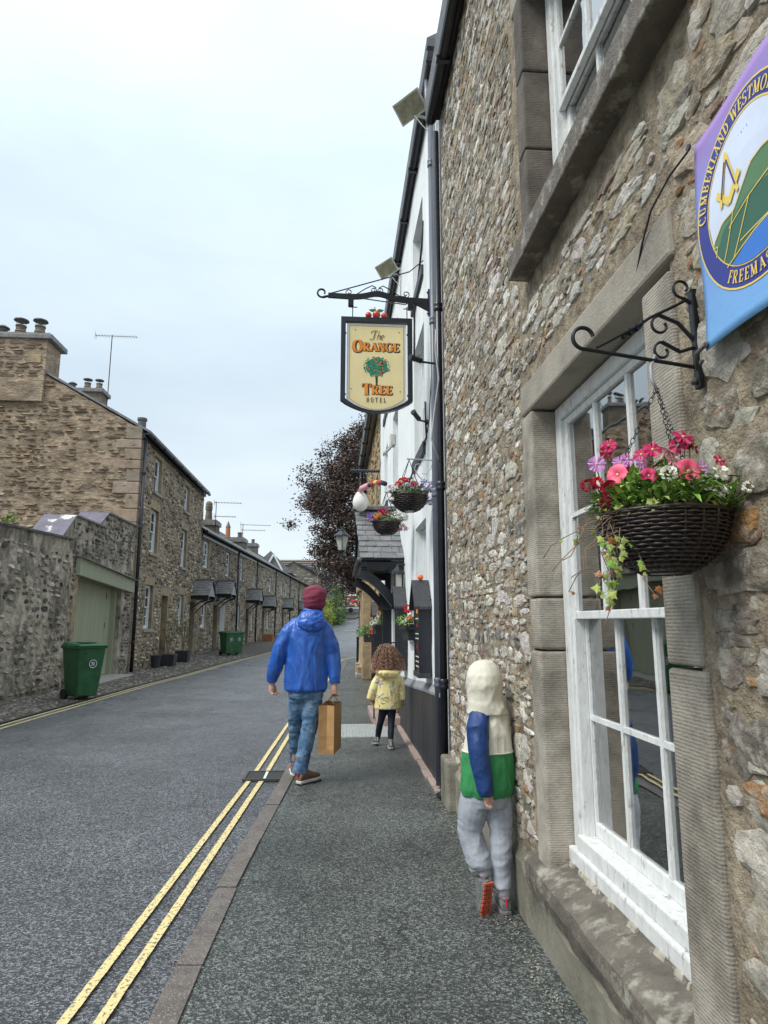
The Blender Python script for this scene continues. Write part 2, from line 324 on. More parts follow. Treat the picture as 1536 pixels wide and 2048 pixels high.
def wall(name,F,u0,u1,z0,z1,holes,mat,parent,step=None,amp=0,depth=.2,top=None,d=0,freq=6,**k):
    """front face with openings and their reveals; step: fine grid with real relief"""
    mb=MB(); us={u0,u1}; zs={z0,z1}
    for h in holes: us|={h[0],h[1]}; zs|={h[2],h[3]}
    def fill(s,st):
        s=sorted(s); o=[]
        for a,b in zip(s,s[1:]):
            n=max(1,int(round((b-a)/st))) if st else 1
            o+=[a+(b-a)*i/n for i in range(n)]
        return o+[s[-1]]
    us=fill(us,step); zs=fill(zs,step); idx={}
    def vid(i,j):
        if (i,j) in idx: return idx[(i,j)]
        u,z=us[i],zs[j]; dd=d
        if amp:
            e=min([1.]+[max(max(h[0]-u,u-h[1]),max(h[2]-z,z-h[3]),0)/.06 for h in holes])
            q=V((u*freq,z*freq,3.1)); dd+=amp*min(1,e)*(noise.noise(q)+.6*noise.noise(q*2.7)+.45*noise.noise(q*6.1))
        zz=z if top is None else z0+(top(u)-z0)*(z-z0)/(z1-z0)
        idx[(i,j)]=mb.vert(F.P(u,zz,dd)); return idx[(i,j)]
    for i in range(len(us)-1):
        for j in range(len(zs)-1):
            uc=(us[i]+us[i+1])/2; zc=(zs[j]+zs[j+1])/2
            if any(h[0]<uc<h[1] and h[2]<zc<h[3] for h in holes): continue
            mb.face((vid(i,j),vid(i+1,j),vid(i+1,j+1),vid(i,j+1)))
    for h in holes:
        dp=h[4] if len(h)>4 else depth; a,b,c,e=h[:4]
        for p in (((a,c),(a,e)),((b,c),(b,e)),((a,c),(b,c)),((a,e),(b,e))):
            mb.poly([F.P(*p[0],d),F.P(*p[1],d),F.P(*p[1],d-dp),F.P(*p[0],d-dp)])
    return part(name,mb,mat,parent,smooth=bool(step),**k)
def stone(mb,F,cu,cz,w,h,dep,n,detail,R,base=-.012):
    sl=R.uniform(-.3,.3); ex=R.uniform(1.7,4.5); o=[]
    for k in range(n):
        a=2*PI*k/n+R.uniform(-.16,.16); ca,sa=math.cos(a),math.sin(a)
        q=1/max(abs(ca)**ex+abs(sa)**ex,.01)**(1/ex); j=R.uniform(.72,1.12); o.append((ca*q*j*w/2,sa*q*j*h/2+ca*q*sl*h/3))
    tx,tz=R.uniform(-.5,.5)*dep,R.uniform(-.5,.5)*dep
    rings=[]
    for sc,dd in (((1.05,base),(.93,dep*.6),(.62,dep)) if detail else ((1.05,base),(.84,dep))):
        rings.append([mb.vert(F.P(cu+x*sc,cz+z*sc,dd+((R.uniform(-.3,.3)*dep+tx*2*x/w+tz*2*z/h) if dd>0 else 0))) for x,z in o])
    for a,b in zip(rings,rings[1:]): mb.skin(a,b)
    c=mb.vert(F.P(cu,cz,dep*R.uniform(.8,1.2)))
    l=rings[-1]
    for k in range(n): mb.face((l[k],l[(k+1)%n],c))
def rubble(parent,F,u0,u1,z0,z1,holes,hr,wr,dep,pal,mat,nparts,seed,gap=.2,n=9,detail=True,zf=None,base=-.012,pname='stone',big=0,mort=.02):
    R=random.Random(seed); st=[]; z=z0
    while z<z1-.02:
        h=R.uniform(*hr); u=u0+R.uniform(0,.1)
        while u<u1:
            ww=R.uniform(*wr)*(.7+h/hr[1]*.5)
            if big and R.random()<big: ww*=1.35; hh=h*1.45
            else: hh=h
            cz=z+h/2+R.uniform(-.25,.25)*h; us=u; lim=u1
            for q in holes:
                if cz+hh/2>q[2]-.015 and cz-hh/2<q[3]+.015 and q[0]-.015>us: lim=min(lim,q[0]-.016)
            if us+ww>lim and lim-us>.06: ww=lim-us
            cu=us+ww/2; u+=ww+R.uniform(.3,1.3)*mort
            if R.random()<gap or cu+ww/2>u1+.001: continue
            if zf and cz+hh/2>zf(cu): continue
            if any(cu+ww/2>q[0]-.015 and cu-ww/2<q[1]+.015 and cz+hh/2>q[2]-.015 and cz-hh/2<q[3]+.015 for q in holes): continue
            st.append((cu,cz,ww*R.uniform(.8,1),hh*R.uniform(.75,.98)))
        z+=h+mort*R.uniform(.3,1)
    cp=V((0,0,1.5))
    st.sort(key=lambda s:-(s[2]*s[3])/max(.3,(F.P(s[0],s[1])-cp).length)**2*(abs((F.P(s[0],s[1])-cp).normalized().dot(F.n))))
    rest=MB()
    for i,s in enumerate(st):
        c=R.choice(pal); k=R.uniform(.78,1.2); c=tuple(min(.8,x*k*R.uniform(.95,1.05)) for x in c)
        mb=MB() if i<nparts else rest; mb.col=c
        stone(mb,F,s[0],s[1],s[2],s[3],R.uniform(*dep),n if i<nparts*1.5 else max(6,n-2),detail,R,base)
        if i<nparts: part(pname,mb,mat,parent,smooth=False)
    if rest.v: part('small_'+pname+'s' if nparts else pname+'s',rest,mat,parent,kind='stuff')
    return len(st)
P_NEAR=[(.52,.485,.42)]*7+[(.66,.63,.565)]*7+[(.36,.31,.24)]*4+[(.20,.18,.15)]*4+[(.38,.31,.215)]*3+[(.15,.14,.13)]*1+[(.36,.22,.11)]+[(.25,.16,.12)]
P_BIG=[(.36,.30,.22)]*5+[(.46,.43,.37)]*4+[(.34,.19,.08)]*4+[(.21,.18,.14)]*3+[(.30,.27,.22)]*3+[(.22,.12,.075)]
P_FAR=[(.45,.37,.26)]*4+[(.34,.275,.20)]*4+[(.56,.50,.39)]*3+[(.12,.10,.08)]*3+[(.19,.14,.10)]*2+[(.07,.06,.055)]*1
P_TERR=[(.35,.295,.22)]*4+[(.24,.20,.155)]*4+[(.50,.44,.35)]*3+[(.08,.07,.06)]*4
P_GW=[(.44,.395,.32)]*5+[(.33,.30,.24)]*4+[(.14,.12,.10)]*3+[(.38,.35,.29)]*2+[(.07,.065,.06)]
# ---------------------------------------------------------------- ground
def lerp(t,x):
    if x<=t[0][0]: return t[0][1]
    for (a,b),(c,d) in zip(t,t[1:]):
        if x<=c: return b+(d-b)*(x-a)/(c-a)
    return t[-1][1]
def h(y): return lerp([(20,0),(31,.10),(50,.3),(62,.85),(75,1.55),(90,3.2),(110,4.2),(200,5)],y)
def kx(y): return lerp([(-4,-.74),(2.8,-.705),(4.3,-.66),(6.7,-.515),(10.6,-.36),(14,-.19),(19,.05),(25,.30),(27,.6),(29,1.5),(31,3.2),(34,8)],y)
def lx(y): return lerp([(-4,-5.5),(10.5,-5.16),(17.4,-4.85),(26,-4.1),(34,-3.15),(45,-2.1),(60,-.9),(72,0),(78,1.6),(84,4.4),(90,9),(120,30)],y)
def strip(name,fa,fb,y0,y1,dy,z,mat,kind='structure',za=None,parent=None,nx=1,cz=0):
    mb=MB(); n=int((y1-y0)/dy); pr=None
    for i in range(n+1):
        y=y0+(y1-y0)*i/n; a,b=fa(y),fb(y); zl=h(y)+z
        rr=[mb.vert((a+(b-a)*j/nx,y,zl+(za-z if za is not None and j==0 else 0)+cz*math.sin(PI*j/nx))) for j in range(nx+1)]
        if pr:
            for j in range(nx): mb.face((pr[j],pr[j+1],rr[j+1],rr[j]))
        pr=rr
    return part(name,mb,mat,parent,kind=kind)
strip('ground',lambda y:-300,lambda y:300,-60,700,5,-.09,m_earth)
strip('road',lx,lambda y:kx(y)+.02 if y<29 else 40,-8,150,.5,-.045,m_road,nx=6,cz=.03)
strip('pavement',lambda y:kx(y)+.10,lambda y:1.3 if y<26 else 12,-8,33.5,.25,0,m_pave)
strip('far_pavement',lambda y:-12 if y>79.6 else -5.,lambda y:lx(y)-.02,79,150,1,.06,m_pave)
strip('verge',lambda y:-6.6+max(0,(y-31))*.0638,lambda y:lx(y)-.03,-8,79,.5,-.035,m_vground,za=.0)
edge=strip('far_kerb',lambda y:lx(y)-.16,lambda y:lx(y)-.02,79,150,1,.075,m_kerb)
# kerb stones
kroot=thing('kerb',None,None,(0,0,0)); kroot['kind']='structure'
y=-2.0; R=random.Random(3); joints=[-2,-1.0,0.1,1.15,2.2,3.2,4.05,4.9,5.75,6.6]
while joints[-1]<27: joints.append(joints[-1]+R.uniform(.8,.95))
for a,b in zip(joints,joints[1:]):
    a2,b2=a+.006,b-.006; mb=MB(); t=[]
    dz=R.uniform(-.003,.004); dx=R.uniform(-.004,.004)
    for yy in (a2,b2):
        x=kx(yy)+dx; t.append([(x,yy,h(yy)-.2),(x,yy,h(yy)+.003+dz),(x+.012,yy,h(yy)+.014+dz),(x+.118,yy,h(yy)+.010+dz),(x+.118,yy,h(yy)-.2)])
    i0=[mb.vert(p) for p in t[0]]; i1=[mb.vert(p) for p in t[1]]
    mb.skin(i0,i1); mb.face(i0[::-1]); mb.face(i1)
    part('kerb_stone',mb,m_kerb,kroot)
# painted lines
def line(name,fx,w,y0,y1,mat,z,dy=.3,skip=None,jit=.0014):
    mb=MB(); n=max(2,int((y1-y0)/dy)); R=random.Random(5); pr=None
    for i in range(n+1):
        y=y0+(y1-y0)*i/n; x=fx(y); zz=h(y)-.045+z
        q=(mb.vert((x+R.uniform(-jit,jit),y,zz)),mb.vert((x+w+R.uniform(-jit,jit),y,zz)))
        if pr and not (skip and skip[0]<y<skip[1]): mb.face((pr[0],pr[1],q[1],q[0]))
        pr=q
    o=part(name,mb,mat,kind='structure'); return o
crn=lambda x,y:.03*math.sin(PI*min(1,max(0,(x-lx(y))/(kx(y)+.02-lx(y)))))
def lz(fx,w):   # the road is slightly crowned, so the paint sits a little higher away from the kerb
    return 0
YL=[(2.8,-1.065),(7.0,-.845),(10.6,-.73),(14,-.55),(19,-.3),(25,-.05),(27,.15),(29,1.0),(31,2.6)]
YR=[(2.8,-.925),(7.0,-.725),(10.6,-.615),(14,-.42),(19,-.17),(25,.08),(27,.3),(29,1.2),(31,2.9)]
line('yellow_line',lambda y:lerp(YL,y),.045,-3,30.5,m_yell,.019,.05,(6.77,7.12))
line('yellow_line',lambda y:lerp(YR,y),.047,-3,30.5,m_yell,.017,.05,(6.77,7.12))
line('yellow_line',lambda y:lx(y)+.05,.07,-3,60,m_yelf,.008,.2)
line('yellow_line',lambda y:lx(y)+.22,.07,9,60,m_yelf,.012,.2)
mb=MB()
for i in range(5): mb.box(.75+i*.62,1.2+i*.62,59.8,60.6,h(60)+.0,h(60)+.012)
part('give_way_line',mb,M('white_road_paint',(.75,.75,.72),.6),kind='structure')
# drain grate
g=thing('drain_grate','black iron road drain grate across the double yellow lines beside the kerb','drain',(-.66,6.94,-.03))
mb=MB(); z0=-.035
for q in ((-.90,-.40,6.76,6.785),(-.90,-.40,7.105,7.13),(-.90,-.875,6.785,7.105),(-.425,-.40,6.785,7.105)): mb.box(*q,z0,z0+.025)
part('frame',mb,m_steel,g)
for i in range(9): part('bar',MB().box(-.873,-.427,6.797+i*.035,6.815+i*.035,z0,z0+.018),m_steel,g)
part('painted_dash',MB().box(-.70,-.675,6.79,7.10,z0+.019,z0+.022),m_white,g)
part('drain_pit',MB().box(-.873,-.427,6.787,7.103,-.044,-.030),m_black,g)
# ribbed paving in front of the hotel door
rp=thing('ribbed_paving','pale ribbed paving plate set in the pavement before the porch step','paving',(.4,9.5,0))
part('plate',MB().box(.02,.80,8.97,10.1,-.02,.004),m_ribbed,rp)
for i in range(17): part('rib',MB().box(.05+i*.044,.07+i*.044,9.0,10.07,.003,.010),m_ribbed,rp)
# cobbles and grit of the left verge
R=random.Random(21); mb=MB()
for i in range(2600):
    y=9+22*R.random()**1.5; a=-6.35; b=lx(y)-.12; x=R.uniform(a,b); r=R.uniform(.025,.06); t=(x-a)/(b-a)
    c=R.choice([(.15,.14,.12),(.22,.20,.17),(.10,.095,.085),(.27,.24,.20),(.13,.11,.085)]); mb.col=c
    z=h(y)-.035*t+.0; n=6; p=[mb.vert((x+math.cos(k*PI/3)*r*R.uniform(.8,1.4),y+math.sin(k*PI/3)*r,z-.005)) for k in range(n)]
    tp=mb.vert((x,y,z+r*.42))
    for k in range(n): mb.face((p[k],p[(k+1)%n],tp))
part('verge_cobbles',mb,m_verge,kind='stuff')
mb=MB()
for i in range(1000):     # petals and grit, thickest along the wall foot
    if R.random()<.8: y=R.uniform(2.2,9); x=.96-abs(R.gauss(0,.045))-(.04 if y<5.8 else 0)
    elif R.random()<.25: y=R.uniform(2.5,12); x=R.uniform(-.35,.9)
    else: y=R.uniform(10,28); x=R.uniform(-6.2,lx(y))
    r=R.uniform(.003,.009)*(1 if y<9 and x>-1 else 2.6); a=R.random()*6.3
    mb.poly([(x+math.cos(a+k*PI/2)*r*(1 if k%2 else .5),y+math.sin(a+k*PI/2)*r*(1 if k%2 else .5),h(y)+.004+R.uniform(0,.004)) for k in range(4)])
part('petal_litter',mb,m_litter,kind='stuff')
# ---------------------------------------------------------------- windows
def sash(F,parent,u0,u1,z0,z1,d,cols=3,rows=2,detail=1,sill=None,glass=m_glass,ft=.055,flip=1):
    """double-hung sash window; outer box front face at depth d, lower sash set back. Returns the window part."""
    zm=(z0+z1)/2; mb=MB()
    F.box(mb,u0,u0+ft,z0,z1,d-.10,d); F.box(mb,u1-ft,u1,z0,z1,d-.10,d); F.box(mb,u0+ft,u1-ft,z1-ft,z1,d-.10,d); F.box(mb,u0+ft,u1-ft,z0,z0+ft*.9,d-.10,d+.012)
    win=part('window',mb,m_wpeel if detail>1 else m_white,parent,bev=.006 if detail>1 else 0)
    a,b=u0+ft,u1-ft; st=.04 if detail>1 else .045
    for k,(za,zb,dd) in enumerate(((zm-.02,z1-ft,d-.02),(z0+ft*.9,zm+.02,d-.062))):
        mb=MB(); F.box(mb,a,a+st,za,zb,dd-.034,dd); F.box(mb,b-st,b,za,zb,dd-.034,dd); F.box(mb,a+st,b-st,zb-st*.9,zb,dd-.034,dd); F.box(mb,a+st,b-st,za,za+st*(1.5 if k else .9),dd-.034,dd)
        part('sash',mb,m_wpeel if detail>1 else m_white,win,bev=.004 if detail>1 else 0)
        ga,gb,gc,gd=a+st,b-st,za+st*(1.5 if k else .9),zb-st*.9
        if detail:
            bw=.022 if detail>1 else .03
            for i in range(1,cols):
                x=ga+(gb-ga)*i/cols; part('glazing_bar',F.box(MB(),x-bw/2,x+bw/2,gc,gd,dd-.032,dd-.002),m_wpeel if detail>1 else m_white,win)
            for j in range(1,rows):
                zz=gc+(gd-gc)*j/rows; part('glazing_bar',F.box(MB(),ga,gb,zz-bw/2,zz+bw/2,dd-.030,dd-.004),m_wpeel if detail>1 else m_white,win)
        if detail>1:
            for i in range(cols):
                for j in range(rows):
                    xa,xb=ga+(gb-ga)*i/cols,ga+(gb-ga)*(i+1)/cols; ya,yb=gc+(gd-gc)*j/rows,gc+(gd-gc)*(j+1)/rows
                    part('pane',F.box(MB(),xa,xb,ya,yb,dd-.020,dd-.016),glass,win)
        else: part('pane',F.box(MB(),ga,gb,gc,gd,dd-.020,dd-.016),glass,win)
    if sill: part('sill',F.box(MB(),u0-.09,u1+.09,z0-.10,z0-.004,d-.04,sill),m_lint,win,bev=.008)
    return win
def block(mb_parent,name,F,u0,u1,z0,z1,d0,d1,mat,bev=.008,**k): return part(name,F.box(MB(),u0,u1,z0,z1,d0,d1),mat,mb_parent,bev=bev,**k)
# ---------------------------------------------------------------- near stone house on the right
nh=thing('stone_house','brown rubble stone house on the right with white sash windows in tooled stone surrounds','house',(1.0,3,0))
GW=(1.9,3.11,.42,2.58); UW=(1.72,3.02,3.42,5.0)
holes=[(1.72,3.27,.32,2.76,.22),(UW[0]-.14,3.17,3.30,5.2,.22)]
wall('wall',FR,.2,5.75,.30,6.66,[(1.74,3.25,.32,2.74,.05),(1.6,3.15,3.32,5.16,.05)],m_mortar,nh,step=.022,amp=.008,freq=11)
wall('rear_wall',FR,-6,.2,.30,6.5,[],m_mortarf,nh)
part('end_wall',MB().poly([(1,5.75,0),(6,5.75,0),(6,5.75,6.5),(1,5.75,6.5)]),m_mortarf,nh)
part('rear_stones',MB(),m_stone,nh) if 0 else None
hz=[(1.70,3.27,.25,2.80),(1.56,3.19,3.20,5.3)]
rubble(nh,FR,.25,1.75,.36,6.4,hz,(.08,.19),(.14,.36),(.007,.013),P_BIG,m_stone,130,5,gap=.0,n=14,big=.25,mort=.008)
rubble(nh,FR,1.75,3.3,2.74,3.36,hz,(.045,.12),(.08,.32),(.006,.011),P_NEAR,m_stone,30,6,gap=.03,n=13,mort=.006)
rubble(nh,FR,3.26,5.74,.38,6.58,hz,(.03,.115),(.06,.27),(.004,.010),P_NEAR,m_stone,140,7,gap=.05,n=12,big=.12,mort=.004)
rubble(nh,FR,1.75,3.3,5.2,6.5,hz,(.05,.10),(.08,.26),(.005,.014),P_NEAR,m_stone,0,8,gap=.16,n=8)
rubble(nh,FR,.25,1.75,.40,6.4,hz,(.035,.07),(.05,.14),(.003,.008),P_BIG,m_stone,0,15,gap=.25,n=9,mort=.01)
rubble(nh,FR,1.75,3.3,2.76,3.34,hz,(.03,.05),(.04,.12),(.003,.008),P_NEAR,m_stone,0,16,gap=.2,n=9,mort=.01)
rubble(nh,FR,3.26,5.74,.40,6.55,hz,(.025,.05),(.04,.12),(.003,.007),P_NEAR+P_BIG,m_stone,0,17,gap=.25,n=8,mort=.008)
# roof, gutter, downpipe
part('soffit',MB().box(.88,1.0,-6,5.78,6.58,6.64),m_black,nh)
part('roof',MB().ext([(.86,-6,6.64),(4.5,-6,9.0),(4.5,-6,9.1),(.84,-6,6.74)],(0,11.8,0)),m_slate,nh)
def gutter(parent,x,z,y0,y1,r=.06,seg=2.,mat=m_black):
    mb=MB(); n=8; pts=[]
    for yy in (y0,y1): pts.append([mb.vert((x+math.cos(PI+PI*k/n)*r,yy,z+math.sin(PI+PI*k/n)*r)) for k in range(n+1)])
    for k in range(n): mb.face((pts[0][k],pts[0][k+1],pts[1][k+1],pts[1][k]))
    mb.face(pts[0]); mb.face(pts[1][::-1])
    g=part('gutter',mb,mat,parent); y=y0+seg/2
    while y<y1:
        part('bracket',MB().box(x-r-.008,x+r+.01,y-.02,y+.02,z-r-.010,z-r*.2),mat,g); y+=seg
    return g
gutter(nh,.90,6.56,-6,5.76,.055)
def pipe(parent,x,y,z0,z1,r=.05,mat=m_black,F=None,step=1.8,off=0):
    mb=MB().tube([(x,y,z0),(x,y,z1)],r,12); p=part('downpipe',mb,mat,parent,smooth=True)
    z=z0+.9
    while z<z1-.2:
        part('pipe_collar',MB().lathe([(r*1.0,z-.04),(r*1.28,z-.035),(r*1.28,z-.01),(r*1.12,z),(r*1.28,z+.012),(r*1.28,z+.04),(r,z+.05)],(x,y,0),12,False),mat,p,smooth=True); z+=step
    return p
pipe(nh,.962,5.86,.06,6.5,.034,m_black); part('gap_shade_box',MB().box(1.03,1.2,5.74,6.03,0,6.9),m_blackm,nh)  # black box stands in for shade in the gap between the houses
part('downpipe_shoe',MB().tube([(.962,5.86,.1),(.945,5.86,.04),(.90,5.85,.015)],.036,10),m_black,nh,smooth=True)
# plinth: sloping top course, slightly proud
mb=MB(); n=60; R=random.Random(9); pr=None
for i in range(n+1):
    y=-6+(5.80+6)*i/n; a=R.uniform(-.006,.006)
    dn=.10 if 1.38<y<3.4 else 0
    q=[mb.vert(p) for p in ((.982+a*.4,y,-.02),(.978+a,y,.24+a-dn),(.975+a,y,.285+a*2-dn),(1.02,y,.36-dn*1.6))]
    if pr:
        for k in range(3): mb.face((pr[k],pr[k+1],q[k+1],q[k]))
    pr=q
mb.poly([(.982,5.8,-.02),(.978,5.8,.24),(.975,5.8,.285),(1.02,5.8,.36),(1.1,5.8,.36),(1.1,5.8,-.02)])
part('plinth',mb,m_plinth,nh)
part('quoin',FR.box(MB(),5.45,5.812,-.01,.385,-.05,.085),m_plinth,nh,bev=.02)
# ground window surround
for (a,b,c,e) in ((3.11,3.27,.34,1.365),(3.11,3.25,1.375,1.62),(3.11,3.28,1.63,2.575),(1.70,1.90,.34,1.37),(1.72,1.90,1.38,2.55)):
    block(nh,'jamb_stone',FR,a,b,c,e,-.24,.018,m_dress,.012)
block(nh,'lintel',FR,1.70,3.275,2.585,2.745,-.24,.020,m_lint,.014)
# broken-edged stone sill
mb=MB(); n=44; pr=None; R=random.Random(4)
for i in range(n+1):
    y=1.42+(3.37-1.42)*i/n; q=noise.noise(V((y*5,2,0)))*.014+noise.noise(V((y*17,5,0)))*.006
    r=[mb.vert(p) for p in ((1.24,y,.455),(1.08,y,.43),(.965-q*.5,y,.385),(.935-q,y,.365+q*.3),(.928-q,y,.31+q),(.950+q*.6,y,.235+q*1.5),(.99,y,.19))]
    if pr:
        for k in range(6): mb.face((pr[k],pr[k+1],r[k+1],r[k]))
    else: mb.face(r)
    pr=r
mb.face(pr[::-1]); ss=part('sill_stone',mb,m_sill,nh,smooth=False)
block(nh,'timber_sill',FR,1.905,3.105,.43,.50,-.235,-.075,m_wpeel,.010)
mb=MB()
R=random.Random(8)
y=1.9
while y<3.1:
    w_=R.uniform(.006,.07); x_=1.066-R.uniform(0,.010)
    if R.random()<.5: mb.hexa([(x_,y,.42),(1.078,y,.42),(1.078,y+w_,.42),(x_-R.uniform(-.004,.006),y+w_,.42),(x_+.006,y,.438+R.uniform(0,.004)),(1.078,y,.442),(1.078,y+w_,.442),(x_+.005,y+w_,.436+R.uniform(0,.005))])
    y+=w_
part('sill_putty',mb,M('flaking_putty',(.36,.33,.27),.9,.3,30),nh)
sash(FR,nh,1.905,3.105,.50,2.575,-.105,3,2,2,ft=.07)
part('lower_box',FR.box(MB(),3.0,3.035,.55,1.52,-.165,-.12),m_wpeel,nh)
# upper window
for (a,b,c,e) in ((3.03,3.16,3.40,4.02),(3.03,3.16,4.03,4.5),(3.03,3.16,4.51,5.15),(1.6,1.72,3.40,4.3),(1.6,1.72,4.31,5.15)):
    block(nh,'jamb_stone',FR,a,b,c,e,-.24,.014,m_dressd,.010)
block(nh,'lintel',FR,1.58,3.2,5.0,5.18,-.24,.018,m_lint,.012)
block(nh,'sill_stone',FR,1.5,3.12,3.29,3.41,-.25,.11,m_sill,.008)
sash(FR,nh,1.725,3.025,3.415,5.0,-.13,3,2,2,ft=.075)
# room behind the ground window
rm=MB(); x0,x1,y0,y1,z0,z1=1.32,4.6,.4,5.2,.10,2.85
for p in ([(x1,y0,z0),(x1,y1,z0),(x1,y1,.9),(x1,y0,.9)],[(x1,y0,2.3),(x1,y1,2.3),(x1,y1,z1),(x1,y0,z1)],[(x1,y0,.9),(x1,1.2,.9),(x1,1.2,2.3),(x1,y0,2.3)],[(x1,4.4,.9),(x1,y1,.9),(x1,y1,2.3),(x1,4.4,2.3)],[(x0,y0,z0),(x1,y0,z0),(x1,y0,z1),(x0,y0,z1)],[(x0,y1,z0),(x1,y1,z0),(x1,y1,z1),(x0,y1,z1)],[(x0,y0,z0),(x1,y0,z0),(x1,y1,z0),(x0,y1,z0)],[(x0,y0,z1),(x1,y0,z1),(x1,y1,z1),(x0,y1,z1)]): rm.poly(p)
part('room',rm,m_room,nh)  # gap in the rear wall added to let sky light brighten the room
rm=MB()
for p in ([(x1,y0,3),(x1,y1,3),(x1,y1,3.7),(x1,y0,3.7)],[(x1,y0,5.2),(x1,y1,5.2),(x1,y1,5.6),(x1,y0,5.6)],[(x0,y1,3),(x1,y1,3),(x1,y1,5.6),(x0,y1,5.6)],[(x0,y0,5.6),(x1,y0,5.6),(x1,y1,5.6),(x0,y1,5.6)],[(x0,y0,3),(x1,y0,3),(x1,y1,3),(x0,y1,3)]): rm.poly(p)
part('upper_room',rm,m_room,nh)  # open rear band, likewise added for light behind the upper panes
mb=MB()
for yy in (2.05,2.42,2.80): mb.box(1.235,1.265,yy,yy+.045,.52,2.5)
for zz in (.52,1.08,1.62,2.45): mb.box(1.238,1.262,1.95,3.05,zz,zz+.045)
part('secondary_glazing_frame',mb,m_rwhite,nh)
mb=MB(); mb.box(1.26,1.30,3.13,3.25,.5,2.5); mb.box(1.30,1.55,3.16,3.19,.5,2.5); part('window_shutter',mb,m_rwhite,nh)
def curtain(y0,y1,z0,z1,x=1.33):
    mb=MB(); n=26; pr=None
    for i in range(n+1):
        y=y0+(y1-y0)*i/n; xx=x+.025*math.sin(i*1.9)+.01*math.sin(i*.7); q=(mb.vert((xx,y,z0)),mb.vert((xx,y,z1)))
        if pr: mb.face((pr[0],pr[1],q[1],q[0]))
        pr=q
    return mb
part('net_curtain',curtain(2.72,3.08,.5,2.5),m_rwhite,nh,smooth=True)
part('net_curtain',curtain(1.9,3.0,3.45,4.95,1.34),m_rwhite,nh,smooth=True)
tb=thing('side_table','white painted side table inside the room behind the ground floor window','table',(2.0,3.6,.1))
mb=MB().box(1.75,2.3,2.9,4.4,.62,.66); part('table_top',mb,m_rwhite,tb,bev=.005)
for (a,b) in ((1.78,2.95),(2.24,2.95),(1.78,4.33),(2.24,4.33)): part('leg',MB().box(a,a+.04,b,b+.04,.1,.62),m_rwhite,tb)
part('back_rail',MB().box(2.26,2.29,2.9,4.4,.66,1.15),m_rwhite,tb)
ch=thing('red_armchair','red upholstered chair inside, just visible through the lowest right pane','chair',(1.5,2.0,.1))
part('seat',MB().box(1.36,1.9,1.75,2.3,.35,.50),m_red,ch,bev=.04); part('backrest',MB().box(1.36,1.46,1.75,2.28,.5,1.02),m_red,ch,bev=.04)
for (a,b) in ((1.4,1.8),(1.8,1.8),(1.4,2.2),(1.8,2.2)): part('leg',MB().box(a,a+.05,b,b+.05,.1,.35),m_black,ch)
vp=thing('plinth_vent_pipe','short black vent pipe poking out of the plinth under the stone sill','pipe',(.9,2.25,.2))
part('pipe',MB().tube([(1.0,2.27,.19),(.90,2.25,.165)],.034,14),m_black,vp,smooth=True); part('rim',MB().tube([(.905,2.252,.167),(.885,2.247,.162)],.042,14),m_black,vp,smooth=True)
mb=MB(); R=random.Random(2)
for i in range(260):
    x=.91+R.gauss(0,.012); y=4.25+R.gauss(0,.05); z=abs(R.gauss(.05,.06)); a=R.random()*6
    mb.poly([(x,y,z),(x+.012*math.cos(a),y+.012*math.sin(a),z+.006),(x-.006,y,z+.022)])
part('moss_tuft',mb,m_grass,kind='stuff')
# ---------------------------------------------------------------- white hotel
ho=thing('white_hotel','white limewashed hotel with black skirting, black gutter and a slate porch','hotel',(1,10,0))
HY0,HY1=6.02,14.7
HW=[(7.15,8.15,1.30,2.68,.17),(7.15,8.15,3.55,5.05,.17),(7.15,8.15,5.75,6.72,.17),(10.45,11.45,.1,2.2,.25),(10.4,11.4,3.75,5.2,.17),(10.4,11.4,5.85,6.75,.17),(12.6,13.5,1.2,2.6,.17),(12.6,13.5,3.9,5.1,.17),(12.6,13.5,5.85,6.75,.17)]
wall('wall',FR,HY0,HY1,0,7.5,HW,m_limew,ho,step=.09,amp=.010,freq=1.6)
part('end_wall',MB().poly([(1,HY0,0),(2.5,HY0,0),(2.5,HY0,7.5),(1,HY0,7.5)]),m_limew,ho)
for wdw in HW:
    if wdw[2]<.5: continue
    a,b,c,e=wdw[:4]; FR2=FR
    sash(FR,ho,a+.01,b-.01,c+.02,e-.01,-.10,2,1,1,glass=m_dark)
    block(ho,'painted_sill',FR,a-.05,b+.05,c-.13,c+.012,-.12,.035,m_blackm,.006)
dr=part('door',FR.box(MB(),10.5,11.4,.15,2.1,-.24,-.19),m_black,ho,bev=.006); part('handle',MB().ball((1.17,10.6,1.05),.03),m_steel,dr,smooth=True)
for k in range(3): part('door_panel',FR.box(MB(),10.6,11.3,.35+k*.58,.8+k*.58,-.19,-.175),m_black,dr,bev=.01)
# skirting: black boards with a grey chamfered top
mb=MB(); bot=lambda y:lerp([(6,.0),(14.7,.0)],y); topz=lambda y:lerp([(6,.84),(7,.79),(8.5,.70),(9.9,.63),(14.7,.60)],y)
R=random.Random(31); y=HY0
while y<10.35:
    b=min(10.35,y+R.uniform(.16,.24)); dd=R.uniform(0,.003)
    part('skirting_board',MB().hexa([(.965-dd,y+.002,-.02),(1.0,y+.002,-.02),(1.0,b-.002,-.02),(.965-dd,b-.002,-.02),(.965-dd,y+.002,topz(y)),(1.0,y+.002,topz(y)),(1.0,b-.002,topz(b)),(.965-dd,b-.002,topz(b))]),m_blackm,ho); y=b
mb=MB(); pr=None
for i in range(13):
    y=HY0+(10.35-HY0)*i/12; z=topz(y); q=[mb.vert(p) for p in ((.955,y,z-.01),(.955,y,z+.015),(1.0,y,z+.085))]
    if pr: mb.face((pr[0],pr[1],q[1],q[0])); mb.face((pr[1],pr[2],q[2],q[1]))
    pr=q
part('skirting_cap',mb,M('grey_skirting_cap',(.26,.27,.29),.6,.2,9,.4,40),ho)
